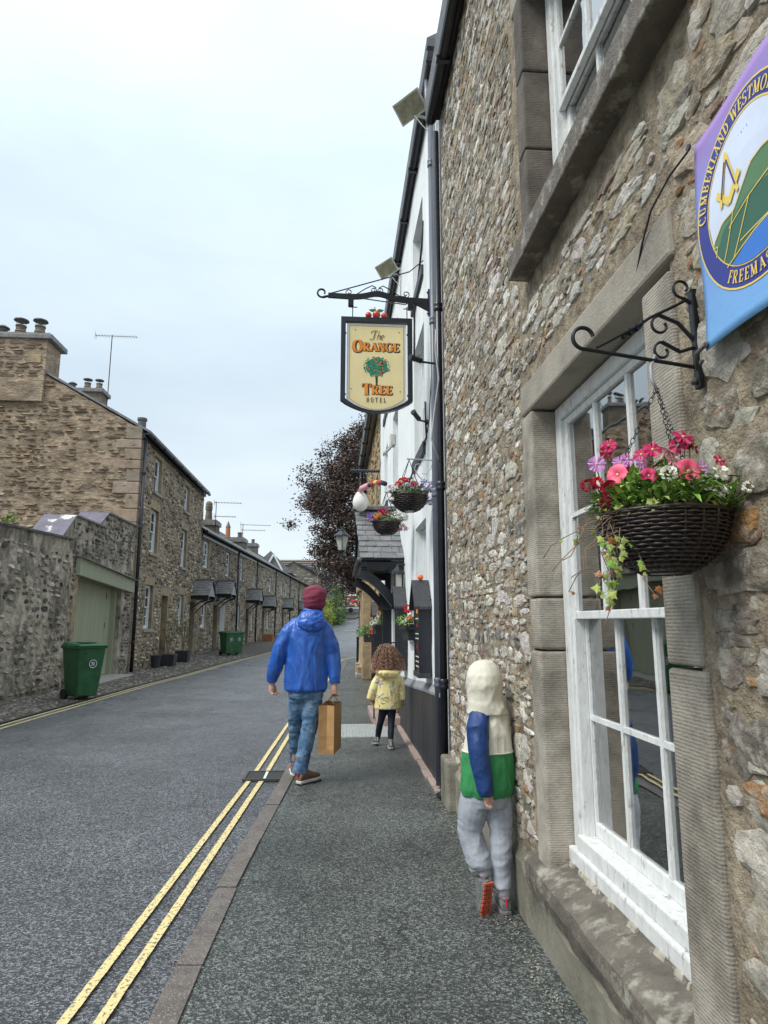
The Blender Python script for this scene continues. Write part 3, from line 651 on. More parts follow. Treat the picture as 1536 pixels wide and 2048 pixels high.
part('skirting_board',MB().box(.965,1.0,11.5,14.7,-.02,.62),m_blackm,ho)
part('soffit',MB().box(.93,1.0,HY0,HY1,7.44,7.5),m_black,ho)
part('roof',MB().ext([(.90,HY0-.2,7.5),(5,HY0-.2,10.0),(5,HY0-.2,10.1),(.88,HY0-.2,7.6)],(0,HY1-HY0+.2,0)),m_slate,ho)
part('roof_edge_flashing',MB().box(.88,1.2,HY0-.22,HY0-.16,7.48,7.58),m_lead,ho)
gutter(ho,.935,7.42,HY0-.1,HY1,.055,1.1)
pipe(ho,.955,6.13,.05,6.8,.032,m_pipeg); 
part('swan_neck',MB().tube([(.93,6.13,7.38),(.92,6.13,7.2),(.93,6.13,7.0),(.955,6.13,6.8)],.034,10),m_pipeg,ho,smooth=True)
# steps
st=thing('door_step','worn pinkish stone step below the hotel porch','step',(.8,10.7,0))
mb=MB(); pts=[(1.0,9.85,0),(.72,9.85,0),(.60,9.95,0),(.55,10.2,0),(.55,11.3,0),(1.0,11.3,0)]; mb.ext(pts,(0,0,.13)); part('lower_step',mb,m_step,st,bev=.02)
mb=MB(); mb.ext([(1.0,10.3,.131),(.78,10.3,.131),(.76,11.2,.131),(1.0,11.2,.131)],(0,0,.12)); part('upper_step',mb,m_step,st,bev=.02)
st2=thing('kerb_edging','pink stone edging along the foot of the black skirting','edging',(.97,8,0))
R=random.Random(6); y=6.05
while y<9.8:
    b=y+R.uniform(.3,.6); part('edging_stone',MB().box(.90+R.uniform(-.01,.01),.97,y,min(b,9.83)-.01,-.02,.018+R.uniform(0,.012)),m_step,st2,bev=.006); y=b
# porch: slate roof on curved black brackets
pc=thing('porch','slate roofed porch on curved black timber brackets over the hotel door','porch',(.7,10.8,2.4))
ry,ey,rz,ez=10.85,9.55,3.40,2.47
R=random.Random(12)
def slope(y,e=0): t=(y-ey)/(ry-ey); return ez+(rz-ez)*t+e
for sgn,nm in ((1,0),(-1,1)):
    mb=MB(); Y=lambda y:y if sgn==1 else 2*ry-y
    mb.hexa([(.36,Y(ey),ez-.05),(1.0,Y(ey),ez-.05),(1.0,Y(ry),rz-.05),(.30,Y(ry),rz-.05),(.36,Y(ey),ez-.01),(1.0,Y(ey),ez-.01),(1.0,Y(ry),rz-.01),(.30,Y(ry),rz-.01)])
    part('roof_board',mb,m_black,pc)
    rows=9
    for r in range(rows):
        y0=ey-.05+(ry-ey)*r/rows; y1=y0+(ry-ey)/rows*1.25; x=.33-.05*r/rows+R.uniform(0,.02); first=True
        while x<.985:
            wd=R.uniform(.09,.2)*(1.25-.05*r); xb=min(x+wd,1.0); 
            if 1.0-xb<.04: xb=1.0
            zz0=slope(y0,.022+R.uniform(0,.006)); zz1=slope(y1,.004)
            part('slate',MB().hexa([(x+.003,Y(y0),zz0-.012),(xb-.003,Y(y0),zz0-.012),(xb-.003,Y(y1),zz1-.012),(x+.003,Y(y1),zz1-.012),(x+.003,Y(y0),zz0),(xb-.003,Y(y0)+R.uniform(-.01,.01),zz0),(xb-.003,Y(y1),zz1),(x+.003,Y(y1),zz1)]),m_slate,pc); x=xb
part('ridge_stone',MB().box(.26,1.0,ry-.11,ry+.11,rz-.01,rz+.06),m_slate,pc,bev=.015)
part('wall_plate',MB().box(.36,1.0,ey+.06,ey+.16,ez-.19,ez-.06),m_black,pc,bev=.01); part('wall_plate',MB().box(.36,1.0,2*ry-ey-.16,2*ry-ey-.06,ez-.19,ez-.06),m_black,pc,bev=.01)
part('front_beam',MB().box(.35,.45,ey,2*ry-ey,ez-.16,ez-.062),m_black,pc,bev=.01)
part('gable_board',MB().ext([(.37,ey+.05,ez-.05),(.37,2*ry-ey-.05,ez-.05),(.37,ry,rz-.09)],(.03,0,0)),m_black,pc)
for yy in (ey+.08,ry-.02,2*ry-ey-.2):
    if yy==ry-.02: continue
    mb=MB(); o=[];i_=[]
    for k in range(11):
        t=k/10; a=t*PI/2; x=.38+.60*(1-math.cos(a)); z=ez-.18-.62*math.sin(a)
        o.append((x,yy,z)); i_.append((x+.10*(1-t)*.6+.0,yy,z-.0)) 
    pts=[]
    for k in range(11):
        t=k/10; a=t*PI/2; x=.36+.64*t**1.15; z=ez-.17-.62*(t**1.9); nx=.13
        pts.append((x,z))
    up=[(x,z+.0) for x,z in pts]; lo=[(x-.045+.0*x,z-.135) for x,z in pts]
    # bow section joined by quads
    pr=None
    for (a,b) in zip(up,lo):
        q=[mb.vert((a[0],yy,a[1])),mb.vert((b[0],yy,b[1])),mb.vert((b[0],yy+.1,b[1])),mb.vert((a[0],yy+.1,a[1]))]
        if pr: mb.skin(pr,q)
        else: mb.face(q[::-1])
        pr=q
    mb.face(pr); part('curved_bracket',mb,m_black,pc)
    part('wall_post',MB().box(.90,.998,yy,yy+.1,1.2,ez-.06),m_black,pc,bev=.01)
part('gutter_end',MB().tube([(.33,9.45,2.42),(.33,12.2,2.40)],.04,10),m_lead,pc,smooth=True)
# cables
def cable(name,label,pts,r,mat): 
    o=part(name,MB().tube(pts,r,6),mat,smooth=True); return tag(o,label,'cable')
cable('wall_cable','black cable bundle drooping diagonally down the white hotel wall',[(.985,7.0,3.99),(.975,6.9,3.72),(.985,6.93,3.55),(.98,7.2,3.52),(.97,7.9,3.45),(.985,8.9,3.40),(.99,9.9,3.42)],.012,m_cable)
cable('wall_cable','thin black cable running down beside the hotel downpipe',[(.985,6.35,5.9),(.985,6.38,4.6),(.98,6.4,4.3),(.985,6.55,4.0),(.985,6.7,3.7),(.99,6.9,3.6)],.006,m_cable)
cable('grey_conduit','grey cable looping in the dark gap between hotel and stone house',[(.93,5.80,4.3),(.92,5.79,4.1),(.95,5.80,3.8),(.90,5.79,3.45),(.87,5.79,3.2),(.93,5.77,3.0)],.010,m_cableg)
cable('wall_cable','black strap cable on the hotel wall above the inn sign bracket',[(.985,7.05,6.3),(.98,7.1,6.0),(.98,7.5,5.75),(.985,7.9,5.55),(.985,7.95,5.3),(.985,8.0,4.9)],.014,m_cable)
# tan stone house past the hotel
th=thing('tan_stone_house','tan stone house beyond the hotel with a black gutter and columned doorway','house',(1.1,17,0))
wall('wall',FR,14.72,21.5,0,7.0,[(15.6,16.5,3.8,5.2,.2),(17.9,18.8,3.8,5.2,.2),(18.9,20.1,0,2.3,.6)],m_tan,th,step=.2,amp=.03,freq=2)
part('end_wall',MB().poly([(1,21.5,0),(7,21.5,0),(7,21.5,6.7),(1,21.5,6.7)]),m_tan,th)
part('roof',MB().ext([(.75,14.7,6.8),(5,14.7,9.3),(5,14.7,9.4),(.7,14.7,6.9)],(0,7.1,0)),m_slate,th)
part('soffit',MB().box(.8,1.0,14.7,21.6,6.7,6.78),m_black,th)
gutter(th,.78,6.72,14.72,21.7,.075,1.4); 
for a in (15.6,17.9): sash(FR,th,a+.01,a+.89,3.82,5.18,-.14,2,1,0,glass=m_dark)
rubble(th,FR,14.8,21.4,.05,6.6,[(15.5,16.6,3.7,5.3),(17.8,18.9,3.7,5.3),(18.7,20.3,0,2.5)],(.12,.26),(.2,.5),(.01,.03),[(.36,.26,.14),(.30,.22,.13),(.42,.31,.17),(.24,.19,.12)],m_stonef,60,44,gap=.1,n=8,detail=False)
for yy in (18.55,20.0):
    c=(.86,yy+.15,0); mb=MB().lathe([(.20,0),(.20,.3),(.17,.34),(.155,.4),(.14,1.4),(.13,2.15),(.16,2.2),(.14,2.24),(.19,2.32),(.19,2.4)],c,18); part('column',mb,m_tan,th,smooth=True)
part('column_base',MB().box(.56,1.08,18.42,19.0,-.02,.12),m_conc,th,bev=.03); part('column_base',MB().box(.60,1.04,18.48,18.94,.12,.30),m_tan,th,bev=.02); part('column_base',MB().box(.6,1.04,19.9,20.4,-.02,.3),m_tan,th,bev=.02)
part('entablature',MB().box(.62,1.0,18.4,20.5,2.4,2.85),m_tan,th,bev=.02)
pipe(th,.80,21.3,0,6.6,.06,m_black); part('pier',MB().box(.72,1.0,17.85,18.3,0,2.6),m_tan,th,bev=.02)
part('projecting_pole',MB().tube([(1.0,14.9,5.05),(.30,14.85,5.05)],.035,8),m_blackm,th)
part('door',FR.box(MB(),18.95,20.05,.1,2.25,-.55,-.5),m_black,th)
bp=thing('black_post','short square black post standing at the pavement edge near the columned doorway','post',(.86,25,0)); part('post',MB().box(.79,.93,25,25.14,h(25),.95),m_black,bp,bev=.01); part('cap',MB().box(.78,.94,24.99,25.15,.95,.98),m_black,bp,bev=.01)
# ---------------------------------------------------------------- left: garden wall and garage
gw=thing('garden_wall','tall weathered rubble garden wall at the left edge of the street','wall',(-6.6,10,0))
gt=lambda u:lerp([(2,3.15),(12.6,3.36),(16.05,3.50)],u)
wall('wall',FL,2,16.05,-.1,3.5,[],m_render,gw,step=.09,amp=.035,freq=3.2,top=gt)
rubble(gw,FL,8,15.98,.05,3.45,[],(.06,.15),(.10,.34),(.005,.03),P_GW,m_stonef,220,51,gap=.12,n=9,detail=False,zf=lambda u:gt(u)-.25,mort=.04)
R=random.Random(13); y=2
while y<16.0:
    b=min(16.05,y+R.uniform(.4,.8)); z=gt(y); z2=gt(b)
    part('coping_stone',MB().hexa([(-6.95,y,z),(-6.34,y,z-.02),(-6.34,b-.01,z2-.02),(-6.95,b-.01,z2),(-6.95,y,z+.10),(-6.32,y,z+.03),(-6.32,b-.01,z2+.03),(-6.95,b-.01,z2+.10)]),m_slate,gw,bev=.01); y=b
part('rear_face',MB().poly([(-7.0,2,0),(-7.0,16,0),(-7.0,16,3.5),(-7.0,2,3.2)]),m_render,gw)
ga=thing('garage_wall','dark stained stone wall stepped up with slate caps over the green garage door','wall',(-6.6,18.5,0))
GD=(16.55,19.9,0,2.80)
gtop=lambda u: 4.08 if u<18.3 else 4.52
for (a,b,t) in ((16.08,18.3,4.08),(18.3,20.88,4.52)):
    wall('wall',FL,a,b,2.8,t,[],m_render,ga,step=.09,amp=.03,freq=3.5)
    part('step_face',MB().poly([(-6.4,a,3.2),(-7.1,a,3.2),(-7.1,a,t),(-6.4,a,t)]),m_render,ga)
wall('wall',FL,16.08,20.88,-.1,2.8,[(GD[0],GD[1],-.1,2.8,.35)],m_render,ga,step=.09,amp=.03,freq=3.5)
rubble(ga,FL,16.1,20.8,.1,4.45,[(16.4,20.0,0,3.15)],(.06,.12),(.1,.28),(.01,.04),[(.16,.15,.13),(.10,.095,.09),(.22,.20,.17),(.30,.28,.25)],m_stonef,110,52,gap=.2,n=8,detail=False,zf=lambda u:gtop(u)-.05,mort=.03)
for (a,z) in ((16.08,4.08),(18.3,4.52)):   # big sloping slate slabs facing down the street
    zl=3.52 if a<17 else 4.1
    part('slate_slab',MB().hexa([(-7.15,a-.72,zl-.05),(-6.36,a-.72,zl-.08),(-6.36,a+.03,z-.02),(-7.15,a+.03,z),(-7.15,a-.72,zl-.01),(-6.36,a-.72,zl-.04),(-6.36,a+.03,z+.03),(-7.15,a+.03,z+.05)]),m_sluv,ga,bev=.008)
    part('slab_support',MB().ext([(-6.42,a-.66,zl-.2),(-6.42,a+.02,zl-.2),(-6.42,a+.02,z-.03),(-6.42,a-.66,zl-.09)],(-.66,0,0)),m_render,ga)
    e=18.28 if a<17 else 20.9
    R=random.Random(int(a)); y=a+.04
    while y<e:
        b=min(e,y+R.uniform(.35,.7)); part('coping_slate',MB().box(-7.15,-6.33+R.uniform(-.02,.01),y,b-.01,z,z+.045),m_slate,ga); y=b
part('side_pier',FL.box(MB(),16.3,16.55,-.05,2.85,-.3,.02),M('tan_quoin',(.36,.27,.17),.9,.3,4,.8,20,.02),ga,bev=.02)
dr=part('lintel_board',MB().hexa([(-6.4,16.35,2.66),(-6.28,16.35,2.66),(-6.28,20.75,2.42),(-6.4,20.75,2.42),(-6.4,16.35,3.10),(-6.28,16.35,3.10),(-6.28,20.75,2.80),(-6.4,20.75,2.80)]),m_sage,ga,bev=.006)
part('drip_slate',MB().hexa([(-6.4,16.3,3.11),(-6.20,16.3,3.09),(-6.20,20.8,2.80),(-6.4,20.8,2.82),(-6.4,16.3,3.13),(-6.20,16.3,3.11),(-6.20,20.8,2.82),(-6.4,20.8,2.84)]),m_slate,ga)
gd=part('garage_door',FL.box(MB(),16.7,19.8,.04,2.62,-.30,-.26),m_sage,ga)
R=random.Random(1); u=16.72; k=0
while u<19.75:
    b=min(19.78,u+.155); part('door_board',FL.box(MB(),u+.003,b-.003,.05,2.55,-.26,-.245+R.uniform(0,.002)),m_sage,gd); u=b
for z in (.5,1.35,2.2): part('hinge',FL.box(MB(),19.35,19.38,z,z+.16,-.243,-.232),m_black,gd)
for (a,b) in ((16.56,16.72),(19.78,19.9)): part('door_post',FL.box(MB(),a,b,.0,2.66,-.30,-.12),m_sage,ga,bev=.005)
part('head_board',FL.box(MB(),16.56,19.9,2.56,2.80,-.30,-.14),m_sage,ga)
part('threshold',MB().hexa([(-6.75,16.5,-.02),(-5.9,16.5,-.03),(-5.9,20,-.02),(-6.75,20,.0),(-6.75,16.5,.03),(-5.9,16.5,.012),(-5.9,20,.016),(-6.75,20,.04)]),m_conc,ga,bev=.01)
# ---------------------------------------------------------------- tall three-storey house
tl=thing('tall_stone_house','three storey stone house with a big brown gable and black gutter on the left','house',(-8,25,0))
EV=7.72; H0,H1=20.9,31.0
HH=[(22.55,23.45,6.05,7.30,.18),(27.1,28.0,6.15,7.25,.18),(22.45,23.4,3.90,5.42,.18),(26.95,27.9,3.78,5.36,.18),(22.35,23.25,1.30,2.78,.18),(24.45,25.3,.1,2.5,.30),(27.0,27.9,1.45,2.65,.18),(29.15,30.05,.1,2.42,.25)]
wall('front_wall',FL,H0,H1,-.1,EV,HH,m_mortarf,tl,step=.12,amp=.02,freq=3)
rubble(tl,FL,H0+.1,H1-.05,.1,EV-.05,[(q[0]-.12,q[1]+.12,q[2]-.15,q[3]+.3) for q in HH],(.07,.13),(.12,.34),(.01,.035),P_FAR,m_stonef,150,61,gap=.14,n=7,detail=False,mort=.03)
for i,q in enumerate(HH):
    a,b,c,e=q[:4]
    block(tl,'lintel',FL,a-.14,b+.14,e+.002,e+.28,-.18,.012,m_tan,.01)
    if c>.5:
        block(tl,'sill',FL,a-.1,b+.1,c-.11,c,-.18,.07,m_lint,.01)
        sash(FL,tl,a+.01,b-.01,c+.005,e-.005,-.10,2,2 if i!=0 else 1,1,glass=m_dark)
    block(tl,'jamb_stone',FL,b+.002,b+.13,c,e,-.18,.010,m_tan,.01)
part('door',FL.box(MB(),24.46,25.29,.1,2.49,-.28,-.22),M('ochre_door',(.42,.27,.10),.6,.15),tl,bev=.01)
d2=part('door',FL.box(MB(),29.16,30.04,.1,2.41,-.24,-.19),m_black,tl,bev=.01)
# gable: corner (20.9) going left; roof rises to the ridge and falls again
RX=-11.0
def rf(u): x=-6.4-u; return EV+ (x+6.4)*-1*.57 if x>RX else EV+(6.4+RX)*-.57*-1*-1+0
def gtopf(u):
    x=-6.4-u; return EV+.57*(-6.4-x) if x>RX else EV+.57*(-6.4-RX)-.57*(RX-x)
wall('gable_wall',FG,0,9.2,-.1,EV,[],m_gable,tl,step=.10,amp=.055,freq=2.2,top=gtopf)
rubble(tl,FG,.15,6.5,3.0,10.4,[],(.05,.11),(.14,.5),(.01,.05),[(.27,.19,.12),(.22,.16,.10),(.30,.22,.14),(.17,.12,.08),(.34,.28,.2)],m_stonef,160,62,gap=.35,n=8,detail=False,zf=lambda u:gtopf(u)-.1,mort=.05)
R=random.Random(17); z=.2; k=0
while z<EV-.3:
    hh=R.uniform(.28,.5); l=.7 if k%2 else .42; l*=R.uniform(.85,1.2)
    part('quoin',FG.box(MB(),-.012,l,z,z+hh-.02,-.3,.045),M('quoin_stone_%d'%k,[(.30,.24,.17),(.34,.25,.18),(.27,.22,.17),(.35,.27,.21)][k],.9,.25,4,.7,20,.02) if k<4 else [bpy.data.materials['quoin_stone_%d'%q] for q in range(4)][(k*7)%4],tl,bev=.02); z+=hh; k+=1
ridge=gtopf(4.6)
for sg in (1,-1):
    xs=(-6.12,RX) if sg==1 else (2*RX+6.12,RX)
    part('roof',MB().hexa([(xs[0],H0-.05,EV-.10),(xs[1],H0-.05,ridge+.03),(xs[1],H1+.05,ridge+.03),(xs[0],H1+.05,EV-.10),(xs[0],H0-.05,EV-.02),(xs[1],H0-.05,ridge+.12),(xs[1],H1+.05,ridge+.12),(xs[0],H1+.05,EV-.02)]),m_slate,tl)
part('rear_wall',MB().poly([(-15.6,H0,0),(-15.6,H1,0),(-15.6,H1,EV),(-15.6,H0,EV)]),m_mortarf,tl)
wall('far_gable',Fc((-6.4,31.0,0),0),0,.001,0,1,[],m_gable,tl) if 0 else None
mb=MB(); mb.poly([(-6.4,H1,0),(-15.6,H1,0),(-15.6,H1,EV),(RX,H1,ridge),(-6.4,H1,EV)]); part('far_gable',mb,m_gable,tl)
gutter(tl,-6.18,EV-.10,H0-.1,H1+.15,.075,1.3)
part('fascia',MB().box(-6.4,-6.3,H0,H1,EV-.25,EV-.08),m_black,tl)
pp=pipe(tl,-6.29,20.98,.0,7.55,.055,m_black)
# chimneys
def pot(parent,x,y,z,kind,s=1.):
    if kind=='cowl':
        p=part('chimney_pot',MB().lathe([(.17*s,0),(.15*s,.1*s),(.13*s,.34*s),(.15*s,.36*s),(.15*s,.40*s),(.12*s,.41*s)],(x,y,z),12),m_chim if s>.9 else m_terr,parent,smooth=False)
        mb=MB()
        for k in range(4): a=k*PI/2+.4; mb.tube([(x+.11*s*math.cos(a),y+.11*s*math.sin(a),z+.38*s),(x+.13*s*math.cos(a),y+.13*s*math.sin(a),z+.56*s)],.008,4)
        part('cowl_bracket',mb,m_lead,p); part('cowl_cap',MB().lathe([(.21*s,.55*s),(.20*s,.58*s),(.06*s,.63*s)],(x,y,z),14),m_lead,p,smooth=False)
        part('wire_band',MB().lathe([(.155*s,.20*s),(.16*s,.21*s),(.155*s,.225*s)],(x,y,z),12),m_conc,p)
    elif kind=='mush':
        p=part('chimney_pot',MB().lathe([(.12,0),(.12,.22),(.15,.24),(.13,.27),(.13,.36)],(x,y,z),12),m_lead,parent); part('cowl_cap',MB().lathe([(.2,.34),(.2,.37),(.08,.45)],(x,y,z),14),m_lead,p)
    elif kind=='tall':
        p=part('chimney_pot',MB().lathe([(.22,0),(.20,.3),(.17,.62),(.21,.64),(.21,.72),(.19,.74),(.21,.78),(.21,.86),(.18,.9),(.20,.94),(.19,1.05),(.10,1.15)],(x,y,z),14),m_chim,parent)
    elif kind=='cone':
        p=part('chimney_pot',MB().lathe([(.17,0),(.15,.7),(.17,.72),(.17,.76)],(x,y,z),12),m_terr,parent); part('cowl_cap',MB().lathe([(.17,.76),(.02,1.15)],(x,y,z),8),m_lead,p)
    else: p=part('chimney_pot',MB().lathe([(.16,0),(.14,.3),(.17,.32),(.17,.38)],(x,y,z),12),m_lead if kind=='dark' else m_terr,parent)
    return p
c1=part('chimney',MB().box(-12.6,-9.62,20.78,21.85,8.6,10.72),m_gable,tl)
Fch=Fc((0,20.78,0),0); Fch.U=V((-1,0,0)); Fch.n=V((0,-1,0))
part('cap_slab',MB().box(-12.75,-9.45,20.70,22.0,10.72,10.90),m_slate,c1,bev=.03); part('cap_slab',MB().box(-12.65,-9.56,20.8,21.9,10.90,10.98),m_chim,c1,bev=.03)
rubble(tl,Fch,9.66,12.5,9.4,10.7,[],(.07,.14),(.2,.55),(.01,.04),[(.22,.16,.11),(.17,.125,.09),(.27,.2,.14)],m_stonef,30,63,gap=.1,n=8,detail=False)
for x,k in ((-11.35,'mush'),(-10.78,'cowl'),(-10.15,'cowl')): pot(c1,x,21.35,10.98,k,1.15)
part('pinkish_stone',MB().box(-10.2,-9.75,20.75,21.1,9.9,10.2),m_tan,c1,bev=.015)
c2=part('chimney',MB().box(-13.6,-11.32,30.3,31.2,9.8,12.35),m_chim,tl); part('cap_slab',MB().box(-13.7,-11.2,30.2,31.3,12.35,12.55),m_slate,c2,bev=.03)
for x,k,s in ((-13.35,'mush',1),(-12.85,'mush',1),(-12.15,'cowl',1.05),(-11.6,'cowl',1)): pot(c2,x,30.75,12.55,k,s)
pot(tl,-9.3,29.5,9.2,'plain'); vpipe=part('vent_pot',MB().lathe([(.13,0),(.13,.4),(.16,.42),(.16,.5),(.12,.5)],(-6.55,21.3,7.75),14),m_lead,tl)
rg=part('ridge_tile',MB().box(RX-.12,RX+.12,H0-.05,30.2,ridge+.05,ridge+.2),m_slate,tl,bev=.03)
def aerial(loc,hgt,length,label,ang,n=12,two=False,el=.22):
    t=thing('tv_aerial',label,'aerial',loc,'television aerials on the roofs'); x,y,z=loc
    part('mast',MB().tube([(x,y,z),(x,y,z+hgt)],.022,6),m_iron,t)
    dv=V((math.cos(ang),math.sin(ang),-.03)); nv=V((-dv.y,dv.x,0))
    for k in range(2 if two else 1):
        zz=z+hgt-.06-k*hgt*.35; c=V((x,y,zz)); L=length*(1-.2*k); a=c-dv*L*(.4 if not two else .08); part('boom',MB().tube([a,a+dv*L],.012,5),m_iron,t)
        mb=MB()
        for i in range(n):
            q=a+dv*L*(i+.5)/n; mb.tube([q-nv*el,q+nv*el],.006,4); mb.tube([q-V((0,0,el*.25)),q+V((0,0,el*.25))],.006,4)
        part('elements',mb,m_iron,t); mb=MB(); mb.tube([a-V((0,0,.2)),a+V((0,0,.2))],.008,4); mb.tube([a-V((0,0,.12))+nv*.15,a+V((0,0,.12))+nv*.15],.006,4); part('reflector',mb,m_iron,t)
    return t
aerial((-11.3,31.1,12.2),3.45,2.1,'tall television aerial on the second chimney of the tall house',-.05,14)
aerial((-12.6,21.3,11.0),.75,1.1,'television aerial just peeping in at the left edge above the first chimney',.05,9)
aerial((-10.2,34.5,8.6),2.4,1.1,'small television aerial just beyond the gutter end of the tall house',.0,9)
# ---------------------------------------------------------------- cottage terrace
te=thing('cottage_terrace','long low terrace of stone cottages with a wet slate roof and slate door hoods','cottages',(-5,50,0))
TL=47.5; TE=5.86; TH=[]
Wn=[(.35,1.3,4.12,5.42),(5.0,5.95,4.05,5.38),(8.75,9.55,4.05,5.42),(13.1,13.75,3.9,4.7),(19.45,20.4,3.85,4.95),(25.5,26.5,3.9,5.05),(28.35,29.4,3.9,5.05),(31.5,32.4,3.9,5.05),(36,37,3.9,5.05),(39.3,40.3,3.9,5.05),(43,44,3.9,5.05),
 (.42,1.25,1.28,2.45),(8.3,9.1,1.15,2.5),(12.65,13.4,1.05,2.42),(18.8,19.65,1.05,2.35),(28.0,28.9,1.1,2.35),(31.4,32.3,1.1,2.35),(40,41,1.2,2.4)]
Dn=[(2.75,3.6,.1,2.4),(10.9,11.8,.2,2.4),(16.75,17.65,.3,2.4),(26.5,27.4,.4,2.5),(38.5,39.4,.6,2.7)]
for q in Wn: TH.append(q+(.16,))
for q in Dn: TH.append(q+(.25,))
TH.append((4.15,5.15,.5,2.6,.55))
wall('front_wall',FT,0,TL,-.1,TE,TH,m_mortarf,te,step=.2,amp=.02,freq=2)
rubble(te,FT,.1,16,.2,TE-.1,[(q[0]-.08,q[1]+.08,q[2]-.1,q[3]+.14) for q in TH],(.08,.14),(.14,.38),(.01,.04),P_TERR,m_stonef,140,71,gap=.1,n=7,detail=False,mort=.03)
rubble(te,FT,16,TL,.3,TE-.1,[(q[0]-.08,q[1]+.08,q[2]-.1,q[3]+.14) for q in TH],(.12,.2),(.25,.6),(.01,.04),P_TERR,m_stonef,0,72,gap=.1,n=6,detail=False,mort=.03)
for i,q in enumerate(Wn):
    a,b,c,e=q; sash(FT,te,a+.005,b-.005,c+.005,e-.005,-.06,2,2 if i<3 else 1,1 if i<6 or 10<i<14 else 0,glass=m_dark,ft=.07)
    block(te,'lintel',FT,a-.1,b+.1,e+.002,e+.2,-.16,.02,m_chim,.01); block(te,'sill',FT,a-.08,b+.08,c-.09,c,-.16,.06,m_lint,.0)
for q in Dn:
    a,b,c,e=q; part('door',FT.box(MB(),a+.01,b-.01,c,e-.01,-.24,-.18),m_black,te); block(te,'doorstep',FT,a-.1,b+.1,c-.14,c,-.2,.25,m_conc,.01)
part('white_passage_wall',FT.box(MB(),4.2,5.12,.5,2.58,-.54,-.44),m_limew,te); 
part('passage_reveal',MB().poly([FT.P(5.148,.5,.004),FT.P(5.148,2.58,.004),FT.P(5.148,2.58,-.5),FT.P(5.148,.5,-.5)]),m_limew,te)
for u,z1 in ((8.0,5.7),(14.1,5.7),(22.4,5.7),(31,5.7),(38,5.7)):
    p=FT.P(u,0,.06); pipe(te,p.x,p.y,h(p.y),z1,.05,m_black)
# roof: individual slate courses, front slope only seen
rzz=7.85; rd=-3.0; mb=MB(); R=random.Random(41); rows=16; full=0
mb2=MB()
for s_ in (0,1):
    a=FT.P(-.1,TE-.03,.18) if not s_ else FT.P(-.1,TE-.03,-6.2); b=FT.P(-.1,rzz,rd); c=FT.P(TL,rzz,rd); d=FT.P(TL,TE-.03,.18 if not s_ else -6.2); mb2.poly([a,b,c,d])
part('roof_deck',mb2,m_slatew,te)
nst=0
for r in range(rows):
    t0=r/rows-.01; t1=(r+1.15)/rows; u=-.1+R.uniform(-.3,0); near=[]
    while u<TL:
        wdt=R.uniform(.32,.55); b=min(TL,u+wdt)
        P=lambda uu,t,e:FT.P(uu,TE+(rzz-TE)*t+e,.18+(rd-.18)*t)
        e0=R.uniform(.028,.045)
        mb.poly([P(u+.01,t0,e0),P(b-.01,t0,e0),P(b-.01,t1,.012),P(u+.01,t1,.012)]); mb.poly([P(u+.01,t0,e0),P(b-.01,t0,e0),P(b-.01,t0,0),P(u+.01,t0,0)]); u=b
part('roof_slates',mb,m_slatew,te,kind='stuff')
part('ridge_tiles',MB().tube([FT.P(-.1,rzz+.03,rd),FT.P(TL,rzz+.03,rd)],.10,8),m_slate,te)
p0=FT.P(-.1,TE-.06,.24); p1=FT.P(TL,TE-.06,.24); part('gutter',MB().tube([p0,p1],.07,8),m_black,te); part('eaves_board',FT.box(MB(),0,TL,TE-.30,TE-.05,-.02,.05),m_black,te)
mb=MB(); mb.poly([FT.P(TL,0,0),FT.P(TL,0,-6),FT.P(TL,TE,-6),FT.P(TL,rzz,rd),FT.P(TL,TE,0)]); part('end_gable',mb,m_mortarf,te)
mb=MB(); mb.poly([FT.P(0,0,0),FT.P(0,0,-6),FT.P(0,TE,-6),FT.P(0,rzz,rd),FT.P(0,TE,0)]); part('end_gable',mb,m_mortarf,te)
def stack(u,d,w,dp,z0,z1,pots,mat=m_chim):
    c=part('chimney',FT.box(MB(),u,u+w,z0,z1,d-dp,d),mat,te); part('cap_slab',FT.box(MB(),u-.1,u+w+.1,z1-.25,z1-.0,d-dp-.09,d+.09),m_slate,c,bev=.02)
    part('cap_slab',FT.box(MB(),u-.04,u+w+.04,z1,z1+.08,d-dp-.03,d+.03),mat,c,bev=.02)
    for du,dd,k in pots: p=FT.P(u+du,z1+.08,d-dd); pot(c,p.x,p.y,p.z,k)
stack(6.2,-.95,.9,1.25,5.6,7.28,[(.45,.55,'tall')])
stack(12.9,-.75,1.2,1.45,5.4,7.15,[(.4,1.15,'cone'),(.5,.35,'dark')])
stack(27.5,-2.6,.9,.9,6.2,8.55,[(.4,.4,'dark')])
p=FT.P(6.1,6.1,-.95); aerial((p.x,p.y,p.z),2.3,1.6,'twin television aerials on a mast beside the nearest terrace chimney',-.08,9,True)
p=FT.P(13.6,7.2,-.95); aerial((p.x,p.y,p.z),1.05,2.1,'twin television aerials on the second terrace chimney with the orange pot',-.06,11,True)
